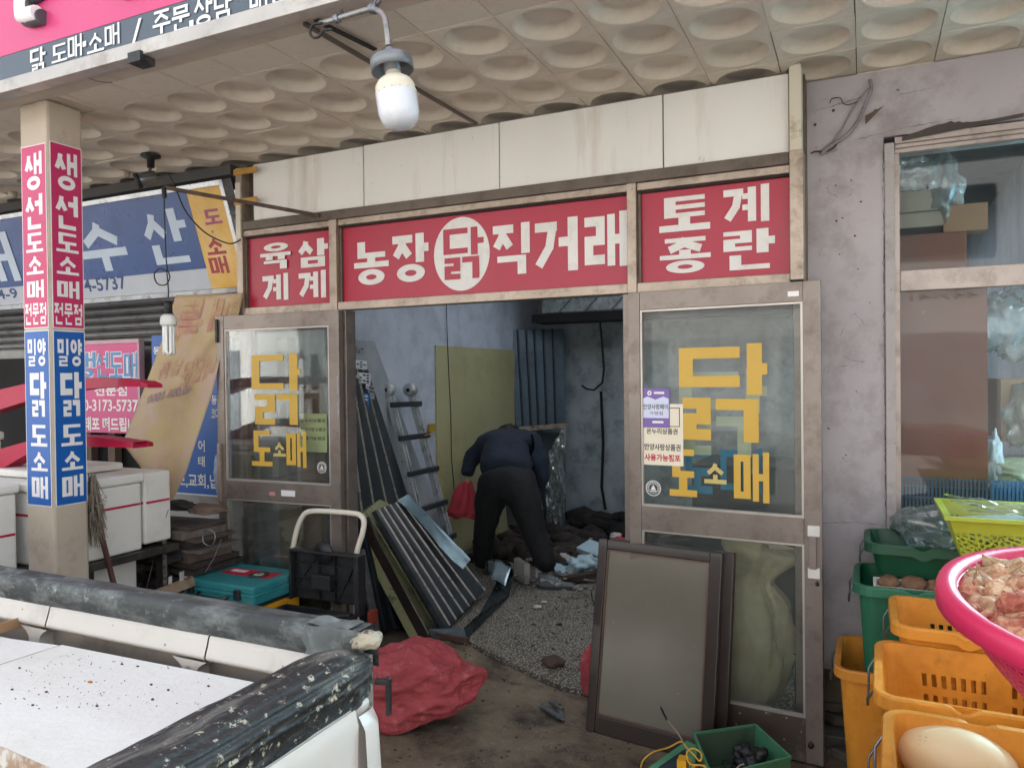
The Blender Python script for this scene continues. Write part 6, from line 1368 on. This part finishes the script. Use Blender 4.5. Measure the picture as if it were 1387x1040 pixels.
MB().box((-3.27, 3.60, .02), (-3.13, 3.66, .95)).build('yellow_board', mat('mustard_board', '#9c7c34', .6, var=.15), bevel=.004, label='mustard coloured board on end behind the left door glass', cat='board')
MB().box((-3.12, 3.62, .02), (-2.97, 3.66, 1.6)).build('rust_sheet', mat('rust_panel', '#6d4028', .6, var=.15), bevel=.004, label='tall rust brown panel standing behind the left door glass', cat='panel')
MB().box((-3.3, 3.62, .02), (-3.22, 3.70, 1.9)).build('grey_post', M_steel, label='tall grey metal post behind the left door glass', cat='post')
film('plastic_film', 'crinkled clear film draped behind the upper left door glass', (Vector((-3.0, 3.7, 1.2)), Vector((-2.75, 3.7, 1.2)), Vector((-2.78, 3.66, 1.8)), Vector((-2.95, 3.66, 1.8))), amp=.04, seed=14)
# ================================================================== SACKS AND SMALL RUBBISH
def sack(name, label, c, size, seed, m, rot, lift=0):
    bm = bmesh.new(); bmesh.ops.create_icosphere(bm, subdivisions=6, radius=1); vs = []
    Mr = Matrix.Rotation(rot, 3, 'Z')
    for v in bm.verts:
        p = v.co.copy(); e = 3.0
        k = (abs(p.x)**e+abs(p.y)**e+abs(p.z)**e)**(-1/e); p = p*k
        if p.x > 0: tpr = 1-.42*p.x**2; p.y *= tpr; p.z = (p.z+.3)*(1-.38*p.x**2)-.3
        n_ = .10*noise.noise(p*1.5+Vector((seed, 0, 0)))+.13*ridged(Vector((p.x*.9, p.y, p.z)), 1.7, 6, seed)
        if lift: n_ += .34*math.exp(-((p.x-.9)**2+(p.z-.1)**2+p.y**2)/.07)+.12*math.exp(-((p.x-.5)**2+(p.z-.7)**2+p.y**2)/.02)
        p *= 1+n_; p.z = max(p.z, -.72); up_ = lift*max(0, p.x+.25)
        vs.append(Mr @ Vector((p.x*size[0], p.y*size[1], (p.z+.72)*size[2]*(1-.25*max(0, p.x)*(lift > 0))+up_))+Vector(c))
    mb = MB(); mb.add(vs, [tuple(v.index for v in f.verts) for f in bm.faces], True); bm.free(); return mb.build(name, m, label=label, cat='sack')
M_redsack = mat('red_woven_sack', '#a8464a', .8, var=.1, vs=3, dirt='#8a3036', dscale=9, dlo=.45, dhi=.75, dirt2=('#cb7a76', 14, .55, .75), bump=1, bs=70)
sc0 = aZ(566, 975, 0); sack('red_sack', 'dusty red woven sack lying on the ground beside the truck', (sc0.x-.03, sc0.y+.0, 0), (.27, .15, .185), 3, M_redsack, math.radians(22), lift=.07)
mb = MB(); q = aZ(628, 905, .16); 
sc1 = aZ(800, 935, 0); sack('red_sack', 'small red woven sack peeking out behind the leaning window sash', (sc1.x+.1, sc1.y+.0, 0), (.14, .10, .15), 8, M_redsack, 2.9)
M_scrap = mat('pale_blue_scrap', '#a9c3cb', .6, var=.1, dirt='#6f7d82', dscale=6); M_wscrap = mat('off_white_scrap', '#b9b6ae', .7, var=.1, dirt='#6b665f', dscale=7)
def slabthing(name, label, cat, px, py, z, dim, rot, m, tilt=(0, 0)):
    q = aZ(px, py, z); mb = MB().box((-dim[0]/2, -dim[1]/2, 0), (dim[0]/2, dim[1]/2, dim[2])); o = mb.build(name, m, loc=(0, 0, 0), bevel=.004, label=label, cat=cat)
    o.matrix_world = Matrix.Translation(q) @ Matrix.Rotation(rot, 4, 'Z') @ Matrix.Rotation(tilt[0], 4, 'X') @ Matrix.Rotation(tilt[1], 4, 'Y'); return o
slabthing('white_block', 'off white rectangular block lying left of the shoe', 'block', 707, 786, .01, (.22, .05, .16), -.75, M_wscrap)
slabthing('white_block', 'small off white box at the heel of the shoe', 'block', 733, 790, .01, (.06, .07, .12), -.3, M_wscrap)
slabthing('foam_block', 'pale blue foam block tilted on the rubble right of the person', 'block', 806, 748, .12, (.28, .17, .05), -.5, M_scrap, (.3, .1))
slabthing('foam_scrap', 'flat pale blue scrap beside the shoe toe', 'scrap', 770, 775, .02, (.24, .2, .03), .4, M_scrap, (.1, .15))
crumpled('crumpled_paper', 'crumpled pale blue paper heap in front of the foam block', aZ(790, 765, .08), (.12, .09, .07), M_scrap, 12, 'paper', amp=.8)
crumpled('crumpled_paper', 'smaller crumpled white paper left of the pale heap', aZ(765, 760, .06), (.07, .05, .05), M_wscrap, 14, 'paper', amp=.8)
slabthing('timber_plank', 'dark charred plank lying across the rubble by the sash', 'plank', 790, 785, .03, (.62, .08, .05), .62, mat('charred_plank', '#3b2c23', .8, var=.3, bump=.5), (0, -.12))
slabthing('timber_plank', 'long brown plank lying behind the paper scraps', 'plank', 765, 742, .03, (1.0, .09, .04), .1, mat('charred_plank', '#3b2c23', .8), (0, 0))
random.seed(31); mb = MB()
for i in range(90):
    q = aZ(random.uniform(690, 860), random.uniform(722, 800), random.uniform(.01, .12)); a = random.uniform(0, 3); s_ = random.uniform(.01, .045)
    mb.box((-s_, -s_*.6, 0), (s_, s_*.6, s_*.3), Matrix.Translation(q) @ Matrix.Rotation(a, 4, 'Z') @ Matrix.Rotation(random.uniform(-.6, .6), 4, 'X'))
mb.build('pale_rubble', mat('pale_rubble', '#8d8a84', .8, var=.5, vs=9, dirt='#4a443d', dscale=15), kind='stuff')
gl = thing('work_glove', 'red and blue item lying on the rubble above the sash', 'glove', aZ(830, 738, .1))
MB().blob(aZ(824, 738, .14), (.07, .05, .03), 3, .4, 2, 2).build('blue_part', mat('blue_rubber', '#1f66a8', .4), gl); MB().blob(aZ(838, 735, .17), (.07, .06, .05), 3, .4, 2, 3).build('red_part', mat('red_rubber', '#b82838', .4), gl); MB().blob(aZ(834, 726, .2), (.05, .04, .03), 3, .5, 2, 4).build('white_part', M_wscrap, gl)
for k, (px, py, r_, m_) in enumerate(((737, 816, .02, M_wscrap), (728, 823, .026, M_wscrap), (700, 833, .01, M_wscrap), (758, 846, .015, M_char), (749, 899, .055, mat('brown_stone', '#4b3a31', .8, var=.2)))):
    q = aZ(px, py, .01); MB().blob(q+Vector((0, 0, r_*.3)), (r_*1.2, r_, r_*.45), 3, .3, 2, k+3).build('pebble', m_, label=('white pebble nearest the shoe', 'larger white pebble on the shop floor', 'tiny white chip left of the pebbles', 'dark clod on the shop floor', 'flat brown stone on the terrazzo edge')[k], cat='stone')
mb = MB()
for a, b, w_ in (((733, 955), (760, 972), .03), ((745, 950), (762, 960), .02), ((757, 960), (763, 974), .02)): mb.bar(aZ(*a, .015), aZ(*b, .02), w_, .008)
mb.build('metal_bracket', M_steel, label='small bent steel bracket on the concrete before the sash', cat='bracket')
wire('scrap_wire', 'loop of black wire against the left edge of the sash', [aZ(*p, .35) for p in ((805, 795), (801, 802), (803, 812), (806, 820))], .004)
# green steel tool tray with cords
gt = thing('green_tool_tray', 'open green steel tool tray with black and yellow cords at the bottom', 'tool tray', aZ(1005, 1020, 0))
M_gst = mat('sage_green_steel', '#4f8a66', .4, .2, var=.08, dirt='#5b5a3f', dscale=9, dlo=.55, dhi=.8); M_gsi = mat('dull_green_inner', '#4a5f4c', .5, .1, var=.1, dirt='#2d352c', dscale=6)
T4 = [aZ(940, 994, .2), aZ(1023, 982, .2), aZ(1071, 1026, .2), aZ(964, 1052, .2)]
cx = sum(T4, Vector())/4
B4 = [Vector((cx.x+(p.x-cx.x)*.96, cx.y+(p.y-cx.y)*.96, .06)) for p in T4]
for i in range(4):
    p, q, a, b = T4[i], T4[(i+1) % 4], B4[i], B4[(i+1) % 4]; nrm = ((cx-(p+q)/2)*Vector((1, 1, 0))).normalized()*.004
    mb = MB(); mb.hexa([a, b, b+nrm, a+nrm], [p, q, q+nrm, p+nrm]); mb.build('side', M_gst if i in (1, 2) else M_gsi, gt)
    MB().bar(p+Vector((0, 0, .002)), q+Vector((0, 0, .002)), .010, .008).build('rim', M_gst, gt)
MB().add(B4, [(0, 1, 2, 3)]).build('floor', M_gsi, gt, solid=.003)
g2 = thing('green_tray_lid', 'tilted green steel lid flap left of the open tool tray', 'tray lid', aZ(905, 1035, .1))
L4 = [aZ(878, 1040, .08), aZ(930, 1003, .17), aZ(946, 1010, .17), aZ(935, 1060, .08)]
MB().add(L4, [(0, 1, 2, 3)]).build('flap', M_gst, g2, solid=.006)
L5 = [aZ(892, 1043, .12), aZ(928, 1018, .17), aZ(931, 1030, .16), aZ(905, 1060, .1)]
MB().add([p+Vector((0, 0, .012)) for p in L5], [(0, 1, 2, 3)]).build('dark_slot', mat('deep_navy', '#15202a', .6), g2, solid=.004)
MB().box((cx.x-.18, cx.y-.1, 0), (cx.x+.15, cx.y+.1, .058)).build('brick', mat('brown_block', '#5b4032', .8, var=.2), bevel=.004, label='brown block under the green tool tray', cat='block')
M_yc = mat('yellow_cable', '#d9a53a', .5, var=.1); 
wire('yellow_cable', 'yellow cable coiled over the left rim of the green tray', [aZ(*p) for p in ((868, 1038, .05), (872, 1028, .06), (885, 1018, .1), (905, 1012, .16), (922, 1004, .21), (930, 1012, .22), (940, 1022, .22), (948, 1030, .22), (950, 1020, .23), (938, 1013, .23), (930, 1020, .22), (935, 1034, .2), (950, 1036, .2), (962, 1042, .2))], .0035, M_yc)
wire('yellow_cable', 'second loop of yellow cable lower on the green lid flap', [aZ(*p) for p in ((925, 1036, .16), (930, 1026, .18), (936, 1030, .18), (934, 1040, .17), (945, 1036, .19), (956, 1036, .2))], .0035, M_yc)
wire('white_cable', 'stiff white cable rising from the yellow coil', [aZ(*p) for p in ((926, 1006, .22), (918, 992, .28), (908, 980, .34), (903, 973, .38))], .003, mat('white_cable', '#b8b2a0', .5))
wire('black_cable', 'black frayed end on top of the white cable', [aZ(*p) for p in ((903, 974, .38), (899, 966, .42), (895, 957, .46))], .004, M_wire)
mb = MB(); mb.box(aZ(917, 1040, .17), aZ(931, 1031, .19)+Vector((0, .02, .012))); mb.build('yellow_tag', mat('bright_yellow_tag', '#e0a51c', .5), label='bright yellow tag lying on the green lid flap', cat='tag')
for k, (px, py) in enumerate(((986, 1034), (1000, 1030))):
    q = aZ(px, py, .10); MB().tube([q+Vector((.018*math.cos(a), .006*math.sin(a), .018*math.sin(a))) for a in [2*math.pi*i/16 for i in range(16)]], .004, 6, closed=True).build('cord_loop', M_black, label=('left', 'right')[k]+' black cord loop inside the green tool tray', cat='cord')
crumpled('black_tool', 'black tangle of cords inside the green tool tray', aZ(1013, 1030, .12), (.05, .03, .045), M_black, 4, 'cord', amp=.9)
wire('pale_cable', 'pale cable curled at the front of the green tool tray', [aZ(*p, .12) for p in ((995, 1044), (1003, 1036), (1018, 1034), (1030, 1040))], .004, mat('pale_cable', '#c9bfb3', .5))
# ================================================================== PERSON
M_skin = mat('skin', '#a9765c', .5, var=.05); M_hair = mat('black_hair', '#0f0d0c', .6, bump=.6, bs=80)
M_jack = mat('navy_jacket', '#182433', .9, var=.12, vs=5, dirt='#0f1722', dscale=6, bump=3, bs=9); M_trou = mat('black_trousers', '#0d0e10', .85, var=.15, vs=6, bump=3.5, bs=8)
M_shoe = mat('grey_shoe', '#64696a', .7, var=.15, vs=12, dirt='#3a3d3d', dscale=12); M_sole = mat('shoe_sole', '#3c3d3c', .8)
YP = 5.5
per = thing('person', 'person seen from behind bending forward in navy jacket and black trousers', 'person', (-2.5, YP, 0))
def skin(name, m, joints, bones, parent, root=0, sub=2):
    me = bpy.data.meshes.new(name); L0 = wpos(parent); me.from_pydata([Vector(j[0])-L0 for j in joints], bones, []); o = bpy.data.objects.new(name, me); COL.objects.link(o); o.parent = parent
    me.materials.append(m); sk_ = o.modifiers.new('skin', 'SKIN'); sk_.use_smooth_shade = True; ss = o.modifiers.new('sub', 'SUBSURF'); ss.levels = sub; ss.render_levels = sub
    for v, j in zip(me.skin_vertices[0].data, joints): v.radius = j[1] if isinstance(j[1], tuple) else (j[1], j[1])
    me.skin_vertices[0].data[root].use_root = True; 
    tx = bpy.data.textures.get('folds') or bpy.data.textures.new('folds', 'CLOUDS'); tx.noise_scale = .12
    if 'trous' in name or 'jack' in name: dm = o.modifiers.new('folds', 'DISPLACE'); dm.texture = tx; dm.strength = .045; dm.mid_level = .5
    return o
J = lambda px, py, Y: aY(px, py, Y)
hip = J(684, 652, YP); hipL, hipR = J(664, 664, YP), J(710, 664, YP)
kL, kR = J(657, 715, YP+.02), J(722, 718, YP-.05); aL, aR = J(653, 768, YP+.12), J(745, 776, YP-.12)
skin('trousers', M_trou, [(hip, (.21, .16)), (hipL, (.135, .14)), (hipR, (.15, .14)), (kL, .098), (kR, .112), (aL, .078), (aR, .085), (J(683, 634, YP+.06), (.19, .13)), (J(655, 740, YP+.08), .09), (J(733, 748, YP-.09), .10)], [(0, 1), (0, 2), (1, 3), (2, 4), (3, 8), (8, 5), (4, 9), (9, 6), (0, 7)], per)
hem = J(685, 646, YP+.0); wst = J(685, 628, YP+.12); mid = J(686, 608, YP+.26); chst = J(687, 596, YP+.40); nk = J(689, 588, YP+.52)
shL, shR = J(660, 604, YP+.38), J(718, 602, YP+.38); elL, elR = J(638, 620, YP+.34), J(733, 636, YP+.34); haL, haR = J(632, 646, YP+.25), J(727, 668, YP+.36)
skin('jacket', M_jack, [(hem, (.225, .17)), (wst, (.235, .16)), (mid, (.235, .16)), (chst, (.20, .15)), (nk, (.10, .08)), (shL, (.12, .12)), (shR, (.13, .12)), (elL, .085), (elR, .095), (haL, .058), (haR, .055)], [(0, 1), (1, 2), (2, 3), (3, 4), (3, 5), (3, 6), (5, 7), (6, 8), (7, 9), (8, 10)], per)
hd = J(690, 590, YP+.72)
body = skin('body', M_skin, [(nk+Vector((0, -.03, 0)), .06), (nk.lerp(hd, .4), .058), (hd, (.075, .085)), (hd+Vector((0, .06, -.05)), (.06, .06))], [(0, 1), (1, 2), (2, 3)], per)
mb = MB(); mb.blob(hd+Vector((0, -.03, .0)), (.098, .115, .11), 4, .14, 5, 4); mb.build('hair', M_hair, per)
for s_ in (-1, 1): mb = MB(); mb.blob(hd+Vector((s_*.093, .02, -.01)), (.012, .022, .032), 3, .1, 2, 1); mb.build('ear', M_skin, per)
mb = MB(); mb.blob(hd+Vector((0, .12, -.06)), (.016, .025, .02), 2, .1); mb.build('nose', M_skin, per)
def hand(w, fwd_, side, nm):
    w = Vector(w); f = Vector(fwd_).normalized(); s_ = Vector(side).normalized(); u = f.cross(s_)
    jo = [(w, .028), (w+f*.05, (.038, .018)), (w+f*.09, (.04, .016))]; bo = [(0, 1), (1, 2)]
    for k, (o, l) in enumerate(((-.03, .06), (-.01, .07), (.011, .066), (.03, .052))):
        b = w+f*.09+s_*o; n0 = len(jo); jo += [(b+f*.01, .011), (b+f*l*.5+u*.012, .010), (b+f*l*.75+u*.035, .009)]; bo += [(2, n0), (n0, n0+1), (n0+1, n0+2)]
    n0 = len(jo); jo += [(w+f*.04-s_*.04, .012), (w+f*.08-s_*.052+u*.02, .010)]; bo += [(1, n0), (n0, n0+1)]
    return skin(nm, M_skin, jo, bo, per, sub=1)
hand(haL+Vector((0, 0, -.01)), (-.05, .1, -1), (0, 1, 0), 'hand'); hand(haR+Vector((0, .0, -.01)), (0, .2, -1), (0, 1, 0), 'hand')
def shoe(ank, yaw, nm):
    M_ = Matrix.Translation(Vector((ank.x, ank.y, .006))) @ Matrix.Rotation(yaw, 4, 'Z')
    t_ = MB(); n = 22
    def P(u, v, lo=0):
        x = -.07+.29*u; wd = (.04+.012*math.sin(u*3.1)+.008*math.sin(u*6))*(1 if u < .85 else math.sqrt(max(.02, 1-((u-.85)/.16)**2))); 
        h = .115 if u < .28 else .115-.065*min(1, (u-.28)/.42); 
        if u > .85: h *= math.sqrt(max(.05, 1-((u-.85)/.17)**2))
        if u < .08: wd *= math.sqrt(max(.05, u/.08)); 
        a = math.pi*v; return M_ @ Vector((x, -wd*math.cos(a), .025+(h-.025)*math.sin(a)**.6))
    t_.patch(lambda u, v: P(u, v), 24, 12); o = t_.build(nm, M_shoe, per)
    s2_ = MB(); out = [(-.07+.29*k/20) for k in range(21)]
    pts = []
    for k in range(21): u = k/20; wd = (.044+.012*math.sin(u*3.1)+.008*math.sin(u*6))*(1 if u < .85 else math.sqrt(max(.02, 1-((u-.85)/.16)**2)))*(1 if u > .06 else .6); pts.append((out[k]*1.03, wd))
    ring_ = [(x, -w_) for x, w_ in pts]+[(x, w_) for x, w_ in pts[::-1]]; m = len(ring_)
    s2_.add([M_ @ Vector((x, y, 0)) for x, y in ring_]+[M_ @ Vector((x, y, .028)) for x, y in ring_], [tuple(range(m-1, -1, -1)), tuple(range(m, 2*m))]+[(i, (i+1) % m, m+(i+1) % m, m+i) for i in range(m)]); s2_.build('shoe_sole', M_sole, per)
    l_ = MB(); 
    for k in range(4): l_.bar(P(.35+.08*k, .32)+Vector((0, 0, .003)), P(.35+.08*k, .68)+Vector((0, 0, .003)), .006, .004)
    l_.bar(P(.1, .12)+Vector((0, -.002, 0)), P(.45, .1)+Vector((0, -.002, 0)), .004, .02); l_.build('shoe_laces', mat('pale_lace', '#a3a7a5', .7), per)
sR = aZ(741, 797, 0); shoe(Vector((sR.x, sR.y, 0)), math.radians(12), 'shoe'); sL = aZ(656, 783, 0); shoe(Vector((sL.x, sL.y+.15, 0)), math.radians(80), 'shoe')
# red sack in the left hand
rs = MB(); tp = haL+Vector((-.0, -.02, -.04)); bt = J(628, 700, YP+.15)
def RS(u, v):
    a = 2*math.pi*u; c = tp.lerp(bt, v); r = .045+.10*v**.7; k = 1+.16*math.sin(a*5+v*3)+.2*noise.noise(Vector((math.cos(a), math.sin(a), v*2.5)))
    if v > .93: k *= .8
    return c+Vector((r*k*math.cos(a), r*k*math.sin(a)*.7, .01*math.sin(a*4)))
rs.patch(RS, 40, 16); rs.build('red_sack', mat('dark_red_sack', '#a32d38', .75, var=.12, dirt='#6b1c26', dscale=6, bump=.5), label='limp red woven sack held in the left hand of the bending person', cat='sack')
slabthing('floor_board', 'dull brown board lying on the floor behind the legs', 'board', 690, 735, .02, (.8, .5, .05), .2, mat('dull_brown_board', '#4a4236', .8, var=.15, dirt='#2c2722', dscale=4))
slabthing('grey_slab', 'grey broken slab tilted between the legs in the background', 'slab', 692, 708, .1, (.7, .12, .25), .1, mat('grey_broken_slab', '#5b5d5c', .9, var=.2, bump=.6), (.2, 0))
wire('yellow_string', 'thin yellow cord lying on the floor between the legs', [aZ(*p, .09) for p in ((655, 722), (672, 722), (690, 719), (708, 717))], .004, MATS['yellow_cord'], cat='cord')
